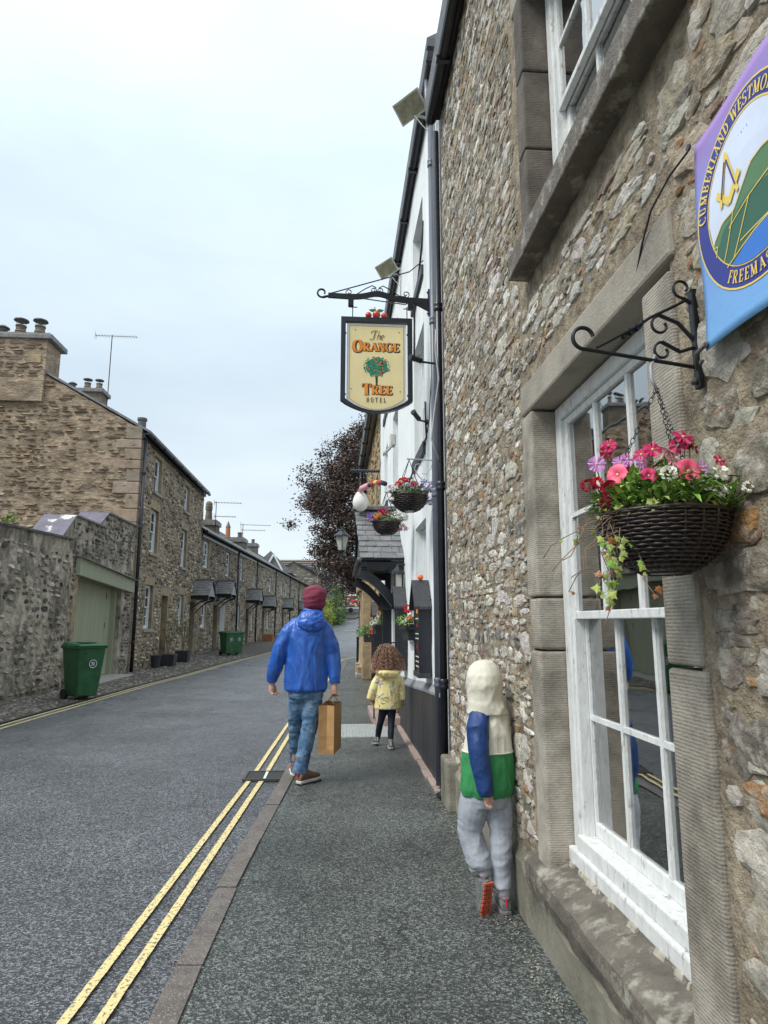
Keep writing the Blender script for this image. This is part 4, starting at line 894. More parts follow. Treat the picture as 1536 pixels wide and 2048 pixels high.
# slate door hoods
def hood(uc,ez_,rz_,hw,proj,npart,label):
    hd=thing('door_hood',label,'door hood',tuple(FT.P(uc,ez_,.4)),'slate hoods over the cottage doors')
    R=random.Random(int(uc*10)+5); rows=6
    for sg in (-1,1):
        U=lambda t:uc+sg*hw*(1-t)
        q=lambda d0,t,e:FT.P(U(t),ez_+(rz_-ez_)*t+e,d0)
        mb=MB().hexa([q(.0,0,-.05),q(proj,0,-.05),q(proj,1,-.05),q(.0,1,-.05),q(0,0,-.01),q(proj,0,-.01),q(proj,1,-.01),q(0,1,-.01)]); part('roof_board',mb,m_black,hd)
        rest=MB()
        for r in range(rows):
            t0=r/rows-.05; t1=(r+1.2)/rows; d0=0.02
            while d0<proj:
                d1=min(proj+.04,d0+R.uniform(.11,.2)); e0=R.uniform(.016,.034)
                mb=MB() if (npart and sg==-1) else rest
                mb.hexa([q(d0+.003,t0,e0-.012),q(d1-.003,t0,e0-.012),q(d1-.003,t1,-.01),q(d0+.003,t1,-.01),q(d0+.003,t0,e0),q(d1-.003,t0,e0),q(d1-.003,t1,.004),q(d0+.003,t1,.004)])
                if npart and sg==-1: part('slate',mb,m_slate,hd)
                d0=d1
        if rest.v: part('slates',rest,m_slate,hd,kind='stuff')
    part('ridge_tile',FT.box(MB(),uc-.06,uc+.06,rz_-.0,rz_+.035,0,proj+.04),m_slate,hd)
    mb=MB().ext([FT.P(uc-hw+.05,ez_-.05,proj-.04),FT.P(uc+hw-.05,ez_-.05,proj-.04),FT.P(uc,rz_-.09,proj-.04)],tuple(FT.n*.03)); part('gable_board',mb,m_black,hd)
    for du in (-hw+.08,hw-.14):
        part('side_beam',FT.box(MB(),uc+du,uc+du+.07,ez_-.17,ez_-.05,0,proj),m_black,hd)
        pts=[]
        mb=MB(); pr=None
        for k in range(9):
            t=k/8; d=proj*(1-t)*.95+.02; z=ez_-.17-.62*t**2.0
            qv=[mb.vert(FT.P(uc+du,z,d+.0)),mb.vert(FT.P(uc+du+.06,z,d)),mb.vert(FT.P(uc+du+.06,z-.10,d-.04)),mb.vert(FT.P(uc+du,z-.10,d-.04))]
            if pr: mb.skin(pr,qv)
            else: mb.face(qv[::-1])
            pr=qv
        mb.face(pr); part('curved_bracket',mb,m_black,hd)
hood(-1.25,2.72,3.42,.66,.92,True,'nearest slate door hood, at the corner of the tall house')
hood(3.2,2.98,3.66,.66,.92,True,'second slate door hood, beside the whitewashed passage')
hood(11.35,2.95,3.66,.68,.9,False,'third slate door hood, just past the black drainpipe')
hood(17.2,2.72,3.45,.68,.9,False,'fourth slate door hood, above the terracotta trough')
hood(26.95,2.85,3.62,.7,.9,False,'fifth slate door hood, left of the walking man')
hood(38.95,2.95,3.75,.75,.9,False,'farthest slate door hood, touching the maroon beanie')
# things along the left
def bin_(name,label,x,y,z,rot,s=1.,num=None):
    b=thing(name,label,'bin',(x,y,z),'green wheelie bins on the left side',rot)
    mb=MB(); w0,w1,d0,d1=.20*s,.27*s,.25*s,.34*s
    P8=[(-w0,-d0,.05*s),(w0,-d0,.05*s),(w0,d0*.8,.05*s),(-w0,d0*.8,.05*s),(-w1,-d1,.95*s),(w1,-d1,.95*s),(w1,d1*.85,.95*s),(-w1,d1*.85,.95*s)]
    mb.hexa(P8); part('body',mb,m_bin,b,bev=.03,local=True)
    part('rim',MB().box(-w1-.02,w1+.02,-d1-.02,d1*.85+.02,.93*s,.975*s),m_bin,b,bev=.012,local=True)
    mb=MB(); mb.hexa([(-w1-.025,-d1-.05,.975*s),(w1+.025,-d1-.05,.975*s),(w1+.025,d1*.9,.975*s),(-w1-.025,d1*.9,.975*s),(-w1,-d1-.02,1.01*s),(w1,-d1-.02,1.01*s),(w1-.02,d1*.8,1.05*s),(-w1+.02,d1*.8,1.05*s)])
    lid=part('lid',mb,m_bin,b,bev=.015,local=True); part('handle',MB().tube([(-w1,d1*.95,.96*s),(w1,d1*.95,.96*s)],.018,8),m_bin,b,local=True)
    part('lid_recess_panel',MB().box(-.14*s,.14*s,-.20*s,.02*s,1.035*s,1.047*s),m_bin,lid,local=True,bev=.004)
    for sx in (-1,1): part('wheel',MB().tube([(sx*(w0-.02),d0*.75,.09),(sx*(w0+.05),d0*.75,.09)],.10*s,14),m_black,b,local=True)
    return b
def ringmark(parent,c,X,Z,Nn,r,txt):
    mb=MB(); n=20; c=V(c)
    o=[c+X*math.cos(2*PI*k/n)*r+Z*math.sin(2*PI*k/n)*r+Nn*.004 for k in range(n)]; i=[c+X*math.cos(2*PI*k/n)*r*.85+Z*math.sin(2*PI*k/n)*r*.85+Nn*.004 for k in range(n)]
    for k in range(n): mb.poly([o[k],o[(k+1)%n],i[(k+1)%n],i[k]])
    write(mb,txt,c-X*r*.55+Nn*.004-Z*r*.4,X,Z,r*.8,Nn,thick=.2,thin=.1,width=.85)
    return mb
# ---------------------------------------------------------------- lettering (fat-face serif strokes)
def arc(cx,cy,rx,ry,a0,a1,n=12): return [(cx+rx*math.cos(math.radians(a0+(a1-a0)*k/n)),cy+ry*math.sin(math.radians(a0+(a1-a0)*k/n))) for k in range(n+1)]
GL={ # width, list of (kind, points); T thick, n thin, A arc with stress
'A':(.80,[('n',[(.08,0),(.40,1)]),('T',[(.38,1),(.70,0)]),('n',[(.2,.34),(.6,.34)]),('s',(.08,0)),('s',(.70,0))]),
'B':(.72,[('T',[(.18,0),(.18,1)]),('A',arc(.30,.75,.30,.25,90,-90)),('A',arc(.30,.26,.36,.26,90,-90)),('s2',(.14,0)),('s2',(.14,1))]),
'C':(.74,[('A',arc(.42,.5,.36,.5,50,310,18)),('n',[(.68,.98),(.68,.72)])]),
'D':(.80,[('T',[(.18,0),(.18,1)]),('A',arc(.26,.5,.44,.49,90,-90,16)),('s2',(.14,0)),('s2',(.14,1))]),
'E':(.68,[('T',[(.2,0),(.2,1)]),('n',[(.04,.97),(.62,.97)]),('n',[(.04,.03),(.64,.03)]),('n',[(.2,.5),(.5,.5)]),('n',[(.62,1),(.62,.76)]),('n',[(.64,0),(.64,.26)]),('n',[(.5,.4),(.5,.6)])]),
'F':(.64,[('T',[(.2,0),(.2,1)]),('n',[(.04,.97),(.6,.97)]),('n',[(.2,.5),(.48,.5)]),('n',[(.6,1),(.6,.74)]),('n',[(.48,.4),(.48,.6)]),('s',(.2,0))]),
'G':(.80,[('A',arc(.42,.5,.36,.5,50,330,18)),('n',[(.68,.98),(.68,.74)]),('T',[(.66,.06),(.66,.42)]),('s',(.66,.42))]),
'H':(.84,[('T',[(.2,0),(.2,1)]),('T',[(.64,0),(.64,1)]),('n',[(.2,.5),(.64,.5)]),('s',(.2,0)),('s',(.2,1)),('s',(.64,0)),('s',(.64,1))]),
'L':(.66,[('T',[(.2,0),(.2,1)]),('n',[(.04,.03),(.62,.03)]),('n',[(.62,0),(.62,.28)]),('s',(.2,1))]),
'M':(.98,[('n',[(.14,0),(.14,1)]),('T',[(.16,1),(.48,.05)]),('n',[(.48,.05),(.80,1)]),('T',[(.80,0),(.80,1)]),('s',(.14,0)),('s',(.8,0)),('s',(.12,1)),('s',(.8,1))]),
'N':(.84,[('n',[(.14,0),(.14,1)]),('T',[(.16,1),(.68,0)]),('n',[(.70,0),(.70,1)]),('s',(.14,0)),('s',(.12,1)),('s',(.70,1))]),
'O':(.80,[('A',arc(.4,.5,.34,.5,90,450,24))]),
'R':(.80,[('T',[(.18,0),(.18,1)]),('A',arc(.30,.74,.30,.26,90,-90)),('T',[(.40,.48),(.66,.02)]),('s2',(.16,0)),('s2',(.14,1)),('s',(.68,0))]),
'S':(.64,[('A',arc(.32,.74,.24,.25,40,270,12)),('A',arc(.32,.25,.26,.25,90,-140,12)),('n',[(.54,.98),(.54,.74)]),('n',[(.06,.02),(.06,.28)])]),
'T':(.76,[('T',[(.38,0),(.38,1)]),('n',[(.04,.97),(.72,.97)]),('n',[(.05,1),(.05,.70)]),('n',[(.71,1),(.71,.70)]),('s',(.38,0))]),
'U':(.84,[('T',[(.2,1),(.2,.3)]),('n',[(.66,1),(.66,.3)]),('A',arc(.43,.3,.23,.29,180,360)),('s',(.2,1)),('s',(.66,1))]),
'W':(1.1,[('T',[(.1,1),(.32,0)]),('n',[(.32,0),(.54,.9)]),('T',[(.54,.9),(.76,0)]),('n',[(.76,0),(.98,1)]),('s',(.1,1)),('s',(.98,1))]),
'2':(.6,[('A',arc(.3,.72,.22,.26,160,-40)),('n',[(.46,.55),(.06,.03)]),('n',[(.06,.03),(.56,.03)])]),
'0':(.6,[('A',arc(.3,.5,.24,.5,90,450,18))]),
'h':(.6,[('n',[(.2,0),(.2,1)]),('A',arc(.34,.3,.16,.2,170,0)),('n',[(.5,.3),(.5,0)])]),
'e':(.5,[('n',[(.1,.25),(.44,.30)]),('A',arc(.27,.26,.19,.24,10,310,14))]),
'J':(.8,[('T',[(.45,.12),(.45,.95)]),('A',arc(.40,.8,.42,.20,40,200,10)),('A',arc(.25,.1,.22,.13,0,-170,8))]),
}
def write(mb,txt,O,X,Z,hgt,Nn,thick=.24,thin=.07,width=1.,gap=.06,serif=True,shear=0,at=None):
    O=V(O); x0=0; k=0; inc=hgt*.0004+.00004
    for chx in txt:
        if chx==' ': x0+=.4*width; continue
        wd,st=GL[chx]
        if at: o,Xc,Zc=at(x0*hgt,(wd*width)*hgt)
        else: o,Xc,Zc=O+X*(x0*hgt),X,Z
        def pt(p,e): return o+Xc*((p[0]+shear*p[1])*width*hgt)+Zc*(p[1]*hgt)+Nn*e
        def ribbon(pts,ws,e):
            for i in range(len(pts)-1):
                a,b=pts[i],pts[i+1]; dx,dy=(b[0]-a[0])*width,b[1]-a[1]; l=math.hypot(dx,dy) or 1; px,py=-dy/l/width,dx/l
                wa,wb=ws[i]/2,ws[i+1]/2
                mb.poly([pt((a[0]+px*wa,a[1]+py*wa),e),pt((b[0]+px*wb,b[1]+py*wb),e),pt((b[0]-px*wb,b[1]-py*wb),e),pt((a[0]-px*wa,a[1]-py*wa),e)])
        for sd,p in st:
            k+=1; e=(k%9)*inc
            if sd=='T': ribbon(p,[thick]*2,e)
            elif sd=='n': ribbon(p,[thin]*2,e)
            elif sd=='A':
                n=len(p); ws=[]
                for i in range(n):
                    a,b=p[max(0,i-1)],p[min(n-1,i+1)]; l=math.hypot(b[0]-a[0],b[1]-a[1]) or 1; ws.append(thin+(thick-thin)*abs((b[1]-a[1])/l)**1.5)
                ribbon(p,ws,e)
            elif serif and sd in('s','s2'):
                yy=p[1]+(thin/2 if p[1]<.5 else -thin/2); r=.17 if sd=='s' else .13; ribbon([(p[0]-r,yy),(p[0]+r,yy)],[thin]*2,e)
        x0+=wd*width+gap
    return x0*hgt
def twidth(txt,hgt,width=1.,gap=.06): return sum((GL[c][0]*width+gap if c!=' ' else .4*width) for c in txt)*hgt
def disc(mb,c,X,Z,r,n=16,e=V((0,0,0)),sy=1):
    c=V(c)+e; mb.poly([c+X*math.cos(2*PI*k/n)*r+Z*math.sin(2*PI*k/n)*r*sy for k in range(n)])
def flat(n,c,rough=.5,**k): return M(n,c,rough,.06,9,.08,40,.002,**k)
m_orange=flat('orange_lettering',(.78,.27,.03)); m_dkbrown=flat('dark_lettering',(.03,.022,.02)); m_brown=flat('brown_script',(.22,.13,.06))
m_signcream=M('sign_cream_board',(.80,.68,.36),.5,.05,3,.08,60,.002,col2=(.70,.58,.30),c2s=2,ramp=(.5,.8)); m_teal=flat('painted_foliage',(.02,.22,.13)); m_orfruit=flat('painted_fruit',(.75,.14,.03))
def scroll(mb,c,A,B,r,turns,r0=.15,w=.012,t=.008,n=26,start=0,dirn=1):
    """flat iron scroll in the plane A,B"""
    pts=[]
    for k in range(n+1):
        f=k/n; a=start+dirn*turns*2*PI*f; rr=r*(1-f*(1-r0)); pts.append(V(c)+A*math.cos(a)*rr+B*math.sin(a)*rr)
    mb.tube(pts,w/2,6); return pts
# ---------------------------------------------------------------- inn sign and its bracket
SY=6.62; X_=V((1,0,0)); Z_=V((0,0,1)); NS=V((0,-1,0))
br=thing('sign_bracket','long black wrought iron bracket with scrolls carrying the inn sign','bracket',(1,SY,5.0))
def rise(x): return 5.02+(.02 if x<0 else 0)+.05*math.exp(-((x-.42)/.14)**2)
mb=MB(); pr=None
for k in range(25):
    x=-.13+1.12*k/24; z=5.055-.035*(k/24)+.055*math.exp(-((x-.42)/.15)**2); hh=.028+.006*(k/24)
    q=[mb.vert((x,SY-.012,z-hh)),mb.vert((x,SY+.012,z-hh)),mb.vert((x,SY+.012,z+hh)),mb.vert((x,SY-.012,z+hh))]
    if pr: mb.skin(pr,q)
    else: mb.face(q[::-1])
    pr=q
mb.face(pr); part('bar',mb,m_iron,br)
part('gusset',MB().ext([(.80,SY-.01,5.0),(.99,SY-.01,5.0),(.99,SY-.01,4.90)],(0,.02,0)),m_iron,br); wp=part('wall_plate',MB().box(.975,.999,SY-.03,SY+.03,4.86,5.16),m_iron,br)
for z in (4.88,5.01,5.13): part('bolt',MB().ball((.972,SY,z),.012,6,4),m_iron,wp)
mb=MB(); scroll(mb,(-.20,SY,5.085),X_,Z_,.055,.85,.55,.022,start=-PI/2+.2,dirn=-1); mb.tube([(-.19,SY,5.03),(-.10,SY,5.055)],.014,6); part('end_scroll',mb,m_iron,br)
for cx,st_,dn,r in ((.10,-PI/2,-1,.042),(.37,-.3,1,.035),(.45,PI+.3,-1,.035),(.73,-PI/2,1,.042)):
    mb=MB(); scroll(mb,(cx,SY,5.13 if cx in(.37,.45) else 5.10),X_,Z_,r,1.2,.25,.011,start=st_,dirn=dn); part('scroll',mb,m_iron,br)
for a,b in ((.10,.40),(.73,.43)):
    mb=MB(); mb.tube([(a,SY,5.07),(a+(b-a)*.25,SY,5.075),(a+(b-a)*.6,SY,5.15),(a+(b-a)*.85,SY,5.19),(b,SY,5.165)],.006,6); part('scroll',mb,m_iron,br)
for s in (0,1): part('stay_rod',MB().tube(([(-.12,SY,5.075),(.80,SY+.25,5.52),(.97,SY+.3,5.70)] if s==0 else [(-.12,SY,5.075),(.82,SY+.9,5.45),(.96,SY+1.0,5.58)]),.007,6),m_iron,br)
for x in (.12,.78):
    part('hanger_block',MB().box(x-.03,x+.03,SY-.02,SY+.02,4.935-.02*(x>.5),5.03),m_iron,br); part('hanger_rod',MB().tube([(x+.02-.06*(x>.5),SY,4.95),(x+.02-.06*(x>.5),SY,4.80)],.006,6),m_iron,br); part('cross_pin',MB().tube([(x-.02-.06*(x>.5),SY,4.925),(x+.07-.06*(x>.5),SY,4.925)],.006,5),m_iron,br)
sg=thing('inn_sign','cream hanging sign reading The Orange Tree Hotel in a black frame','sign',(.4,SY,3.7))
x0,x1,zt,zb=.015,.795,4.80,3.85
def outline(i,n=16):
    pts=[(x0+i,zt-i),(x0+i,zb+i*.3)]
    for k in range(1,n): t=k/n; pts.append((x0+i+(x1-x0-2*i)*t,zb+i*.3-(math.sin(PI*t)**.8)*(.135-i*.12)))
    return pts+[(x1-i,zb+i*.3),(x1-i,zt-i)]
o,i_=outline(0),outline(.052); mb=MB(); n=len(o)
for s,yy in ((0,SY-.03),(1,SY+.03)):
    for k in range(n): mb.poly([(o[k][0],yy,o[k][1]),(o[(k+1)%n][0],yy,o[(k+1)%n][1]),(i_[(k+1)%n][0],yy,i_[(k+1)%n][1]),(i_[k][0],yy,i_[k][1])])
for l in (o,i_):
    for k in range(n): mb.poly([(l[k][0],SY-.03,l[k][1]),(l[(k+1)%n][0],SY-.03,l[(k+1)%n][1]),(l[(k+1)%n][0],SY+.03,l[(k+1)%n][1]),(l[k][0],SY+.03,l[k][1])])
part('frame',mb,m_black,sg)
b_=outline(.066); bd=part('board',MB().ext([(x,SY-.006,z) for x,z in b_],(0,.014,0)),m_white,sg); b_=outline(.088); part('painted_panel',MB().ext([(x,SY-.0085,z) for x,z in b_],(0,.002,0)),m_signcream,bd)
for l in (outline(.093),):
    mb=MB(); m2_=outline(.097)
    for k in range(len(l)): mb.poly([(l[k][0],SY-.0095,l[k][1]),(l[(k+1)%n][0],SY-.0095,l[(k+1)%n][1]),(m2_[(k+1)%n][0],SY-.0095,m2_[(k+1)%n][1]),(m2_[k][0],SY-.0095,m2_[k][1])])
    part('keyline',mb,m_brown,bd)
for x in (.045,.765):
    for z in (4.62,3.92): part('fixing_pin',MB().box(x-.03,x+.03,SY-.008,SY+.008,z-.008,z+.008),m_iron,bd)
for (x,z) in ((.17,4.66),(.65,4.64),(.13,3.98),(.66,3.96)): part('screw',MB().ball((x,SY-.010,z),.006,6,4),m_iron,bd)
def words(txt,cx,zb_,hgt,width,main,shadow=None,thick=.27,thin=.08,gap=.05,first=1.,shear=0,serif=True):
    ws=[hgt*first]+[hgt]*(len(txt)-1); tot=sum((GL[c][0]*width+gap)*q for c,q in zip(txt,ws)); x=cx-tot/2
    a,b=MB(),MB()
    for c,q in zip(txt,ws):
        if shadow: write(b,c,(x+.007,SY-.0098,zb_-.006-(q-hgt)*.3),X_,Z_,q,NS,thick+.12,thin+.12,width,shear=shear)
        write(a,c,(x,SY-.0125,zb_-(q-hgt)*.3),X_,Z_,q,NS,thick,thin,width,shear=shear,serif=serif); x+=(GL[c][0]*width+gap)*q
    if shadow: part('lettering_shadow',b,shadow,bd)
    part('lettering',a,main,bd)
words('ORANGE',.40,4.415,.098,.98,m_orange,m_dkbrown,first=1.32); words('TREE',.41,3.925,.098,1.0,m_orange,m_dkbrown,first=1.32)
words('HOTEL',.41,3.832,.054,.60,m_dkbrown,None,.13,.08,.40,serif=False)
words('Jhe',.40,4.548,.105,.85,m_brown,None,.13,.06,-.08,1.,.3)
mb=MB(); R=random.Random(77); cx,cz=.405,4.235
mbb=MB(); disc(mbb,(cx,SY-.0094,cz),X_,Z_,.118,18,sy=.88); part('painted_crown',mbb,m_teal,bd)
for k in range(230):
    a=R.random()*6.28; r=.135*math.sqrt(R.random()); x=cx+math.cos(a)*r*1.08; z=cz+math.sin(a)*r*.88; s=R.uniform(.007,.015); a=R.random()*6
    mb.col=R.choice([(.015,.16,.10),(.03,.28,.15),(.01,.10,.07),(.05,.36,.22)]); mb.poly([(x+math.cos(a+j*PI/2)*s*(1 if j%2 else .5),SY-.0098-k*.000008,z+math.sin(a+j*PI/2)*s*(1 if j%2 else .5)) for j in range(4)])
part('painted_leaves',mb,m_shrub,bd,kind='stuff')
for k in range(30):
    a=R.random()*6.28; r=.125*math.sqrt(R.random()); mb=MB(); disc(mb,(cx+math.cos(a)*r,SY-.0125,cz+math.sin(a)*r*.85),X_,Z_,.0085,8); part('painted_orange',mb,m_orfruit,bd)
mb=MB(); mb.poly([(cx-.014,SY-.0097,cz-.10),(cx+.014,SY-.0097,cz-.10),(cx+.010,SY-.0097,cz-.20),(cx+.018,SY-.0097,cz-.212),(cx-.018,SY-.0097,cz-.212),(cx-.010,SY-.0097,cz-.20)]); mb.poly([(cx-.08,SY-.0098,cz-.21),(cx+.08,SY-.0098,cz-.216),(cx+.03,SY-.0098,cz-.206)]); part('painted_trunk',mb,m_dkbrown,bd)
fr=thing('sign_fruit','three red orange ornamental fruits with green leaves sitting on top of the inn sign','ornament',(.4,SY,4.80))
m_fruit=M('glossy_fruit',(.62,.05,.03),.25,.25,8,.05,30,.002,col2=(.75,.20,.04),c2s=6,ramp=(.5,.7)); m_gloss=M('glossy_leaf',(.04,.16,.05),.35,.2,9)
for x,r in ((.315,.036),(.402,.045),(.487,.036)): part('fruit',MB().ball((x,SY,4.80+r),r,14,9),m_fruit,fr,smooth=True)
for s in (-1,1): part('leaf',MB().ext([(.402,SY,4.895),(.402+s*.03,SY,4.915),(.402+s*.085,SY,4.905),(.402+s*.06,SY,4.88),(.402+s*.02,SY,4.875)],(0,.005,0)),m_gloss,fr)
part('stalk',MB().tube([(.402,SY,4.88),(.38,SY,4.935)],.005,5),m_brown,fr)
# ---------------------------------------------------------------- masonic banner
FX=.962; bn=thing('banner','blue freemasons banner with compass emblem and green hills, pinned along the stone wall','banner',(FX,1.3,2.2))
YN=V((0,-1,0)); NW=V((-1,0,0)); fc=V((FX-.006,1.292,2.515))
def wav(y,z): return .010*math.sin((y-1.53)*9+z*4)+.006*math.sin(z*11+y*3)
def onf(y,z,e): return V((FX-wav(y,z)-e,y,z))
y0_,y1_,z0_,z1_=1.055,1.525,2.20,2.80
def corner(y,z):  # pull the two held corners out a little
    return y,z
m_flag=M('banner_blue',(.17,.36,.72),.6,.06,3,.15,8,.02); t_,P_=nodes(m_flag); nn=t_.nodes.new
rr_=nn('ShaderNodeValToRGB'); tcx=nn('ShaderNodeTexCoord'); sz=nn('ShaderNodeSeparateXYZ'); t_.links.new(tcx.outputs['Object'],sz.inputs[0]); mr=nn('ShaderNodeMapRange'); mr.inputs['From Min'].default_value=0; mr.inputs['From Max'].default_value=.60; t_.links.new(sz.outputs['Z'],mr.inputs[0]); t_.links.new(mr.outputs[0],rr_.inputs[0]); t_.links.new(rr_.outputs[0],P_.inputs['Base Color'])
e=rr_.color_ramp.elements; e[0].color=(.17,.40,.72,1); e[1].color=(.33,.20,.50,1); q=e.new(.6); q.color=(.20,.33,.70,1); q=e.new(.85); q.color=(.27,.22,.55,1)
mb=MB(); n=24; g_={}
for i in range(n+1):
    for j in range(n+1): y=y0_+(y1_-y0_)*i/n; z=z0_+(z1_-z0_)*j/n; g_[i,j]=mb.vert(onf(y,z,0))
for i in range(n):
    for j in range(n): mb.face((g_[i,j],g_[i+1,j],g_[i+1,j+1],g_[i,j+1]))
cl=part('cloth',mb,m_flag,bn,smooth=True); cl.modifiers.new('solid','SOLIDIFY').thickness=.002
def ringf(r0,r1,e,mat,name,parent=cl,n=48):
    mb=MB()
    for k in range(n):
        a,b=2*PI*k/n,2*PI*(k+1)/n; f=lambda a,r:onf(fc.y+math.cos(a)*r,fc.z+math.sin(a)*r*1.06,e); mb.poly([f(a,r0),f(b,r0),f(b,r1),f(a,r1)])
    return part(name,mb,mat,parent)
m_navy=flat('navy_print',(.022,.035,.26)); m_gold=flat('gold_print',(.82,.60,.10)); m_skyp=flat('pale_sky_print',(.66,.73,.88)); m_hill=flat('dark_green_print',(.035,.13,.085)); m_hill2=flat('mid_green_print',(.10,.22,.10)); m_lake=flat('lake_blue_print',(.04,.19,.62))
ringf(.172,.222,.003,m_navy,'ring_print'); ringf(.222,.2265,.0036,m_gold,'ring_line'); ringf(.170,.1745,.0036,m_gold,'ring_line')
def fpoly(pts,e,mat,name,sub=6):
    """print polygon on the cloth, cut to the inner circle, built as a fine fan so it follows the folds"""
    mb=MB(); n=len(pts); dense=[]
    for k in range(n):
        a,b=pts[k],pts[(k+1)%n]
        for s in range(sub): t=s/sub; dense.append((a[0]+(b[0]-a[0])*t,a[1]+(b[1]-a[1])*t))
    mb.poly([onf(fc.y-x,fc.z+z,e+.001*0) for x,z in dense]); return part(name,mb,mat,cl)
circ=lambda a0,a1,r=.171,n=24:[(math.cos(math.radians(a0+(a1-a0)*k/n))*r,math.sin(math.radians(a0+(a1-a0)*k/n))*r*1.06) for k in range(n+1)]
def disc_rows(f_lo,f_hi,e,mat,name,r=.171,nx=30,nz=1):
    """region of the inner disc between two height curves"""
    mb=MB()
    for i in range(nx):
        xa,xb=-r+2*r*i/nx,-r+2*r*(i+1)/nx
        def cl_(x,v): m_=math.sqrt(max(0,r*r-x*x))*1.06; return max(-m_,min(m_,v))
        la,lb,ha,hb=cl_(xa,f_lo(xa)),cl_(xb,f_lo(xb)),cl_(xa,f_hi(xa)),cl_(xb,f_hi(xb))
        for j in range(4):
            t0,t1=j/4,(j+1)/4
            if ha-la<1e-5 and hb-lb<1e-5: continue
            mb.poly([onf(fc.y-xa,fc.z+la+(ha-la)*t0,e),onf(fc.y-xb,fc.z+lb+(hb-lb)*t0,e),onf(fc.y-xb,fc.z+lb+(hb-lb)*t1,e),onf(fc.y-xa,fc.z+la+(ha-la)*t1,e)])
    return part(name,mb,mat,cl)
far_=lambda v:(lambda x:v)
disc_rows(far_(-1),far_(1),.0028,m_skyp,'sky_print')
hl=lambda x:lerp([(-.18,-.10),(-.15,-.055),(-.11,-.03),(-.06,-.028),(.02,.04),(.06,.048),(.18,.04)],x)
disc_rows(far_(-1),hl,.0034,m_hill2,'hill_print'); disc_rows(far_(-1),lambda x:hl(x)-.045-.03*math.sin(x*20),.0040,m_hill,'hill_print')
disc_rows(far_(-1),lambda x:lerp([(-.18,-.2),(-.09,-.155),(0,-.115),(.1,-.095),(.18,-.09)],x),.0046,m_lake,'lake_print')
def goldline(pts,w=.003,name='gold_outline'):
    mb=MB()
    dense=[]
    for a,b in zip(pts,pts[1:]):
        for s in range(6): t=s/6; dense.append((a[0]+(b[0]-a[0])*t,a[1]+(b[1]-a[1])*t))
    dense.append(pts[-1])
    for a,b in zip(dense,dense[1:]):
        dx,dy=b[0]-a[0],b[1]-a[1]; l=math.hypot(dx,dy) or 1; px,py=-dy/l*w/2,dx/l*w/2
        mb.poly([onf(fc.y-(a[0]+px),fc.z+a[1]+py,.0052),onf(fc.y-(b[0]+px),fc.z+b[1]+py,.0052),onf(fc.y-(b[0]-px),fc.z+b[1]-py,.0052),onf(fc.y-(a[0]-px),fc.z+a[1]-py,.0052)])
    part(name,mb,m_gold,cl)
goldline([(-.155,-.06),(-.11,-.03),(-.06,-.028),(.02,.04),(.06,.048),(.165,.042)]); goldline([(-.06,-.028),(-.10,-.10),(-.12,-.13)]); goldline([(-.085,-.06),(.0,-.03),(.16,.01)]); goldline([(0,-.03),(-.05,-.10),(-.08,-.14)]); goldline([(-.05,-.115),(.06,-.105)]); goldline([(-.16,-.07),(-.14,-.075),(-.15,-.10)]); goldline([(-.11,-.15),(0,-.118),(.09,-.10),(.165,-.09)])
# square and compasses
ex,ez2=-.068,.062
mb=MB()
def bar2(a,b,w,e,mbx):
    dx,dy=b[0]-a[0],b[1]-a[1]; l=math.hypot(dx,dy); px,py=-dy/l*w/2,dx/l*w/2
    mbx.poly([onf(fc.y-(ex+a[0]+px),fc.z+ez2+a[1]+py,e),onf(fc.y-(ex+b[0]+px),fc.z+ez2+b[1]+py,e),onf(fc.y-(ex+b[0]-px),fc.z+ez2+b[1]-py,e),onf(fc.y-(ex+a[0]-px),fc.z+ez2+a[1]-py,e)])
bar2((-.05,-.01),(0,-.062),.017,.0056,mb); bar2((.05,-.01),(-.004,-.062),.017,.0059,mb); part('square_emblem',mb,m_gold,cl)
mb=MB(); bar2((0,.072),(-.036,-.055),.011,.0064,mb); bar2((0,.072),(.036,-.055),.011,.0067,mb); part('compass_emblem',mb,m_gold,cl)
mb=MB(); bar2((-.004,.05),(-.030,-.035),.005,.0070,mb); bar2((.004,.05),(.030,-.035),.005,.0071,mb); part('compass_emblem_inlay',mb,m_navy,cl)
mb=MB()
def circtext(txt,a_mid,r,hgt,inner,mbx):
    tot=twidth(txt,hgt,.82,.10); x=-tot/2
    for c in txt:
        w_=(.4*.82 if c==' ' else GL[c][0]*.82+.10)*hgt
        if c!=' ':
            xm=x+w_/2; 
            if not inner: a=math.radians(a_mid)-xm/r; up=(math.cos(a),math.sin(a)); rt=(math.sin(a),-math.cos(a))
            else: a=math.radians(a_mid)+xm/r; up=(-math.cos(a),-math.sin(a)); rt=(-math.sin(a),math.cos(a))
            rb=(r if not inner else r+hgt); cx_,cz_=math.cos(a)*rb-rt[0]*w_/2,(math.sin(a)*rb-rt[1]*w_/2)
            o=onf(fc.y-cx_,fc.z+cz_*1.05,.0050); write(mbx,c,o,V((0,-rt[0],rt[1])),V((0,-up[0],up[1])),hgt,NW,.16,.07,.82)
        x+=w_
circtext('CUMBERLAND WESTMORLAND',98,.183,.030,False,mb); part('lettering',mb,m_gold,cl); mb=MB(); circtext('FREEMASONS',270,.183,.030,True,mb); part('lettering',mb,m_gold,cl)
part('tie_cord',MB().tube([(.958,1.53,2.79),(.965,1.64,2.80),(.965,1.76,2.77),(.975,1.85,2.71),(.986,1.93,2.63)],.0035,6),m_cable,bn,smooth=True)
ey=part('eyelet',MB().tube([(.955,1.515,2.79),(.948,1.515,2.79)],.009,8),m_steel,bn); part('eyelet',MB().tube([(.955,1.515,2.212),(.948,1.515,2.212)],.009,8),m_steel,bn)
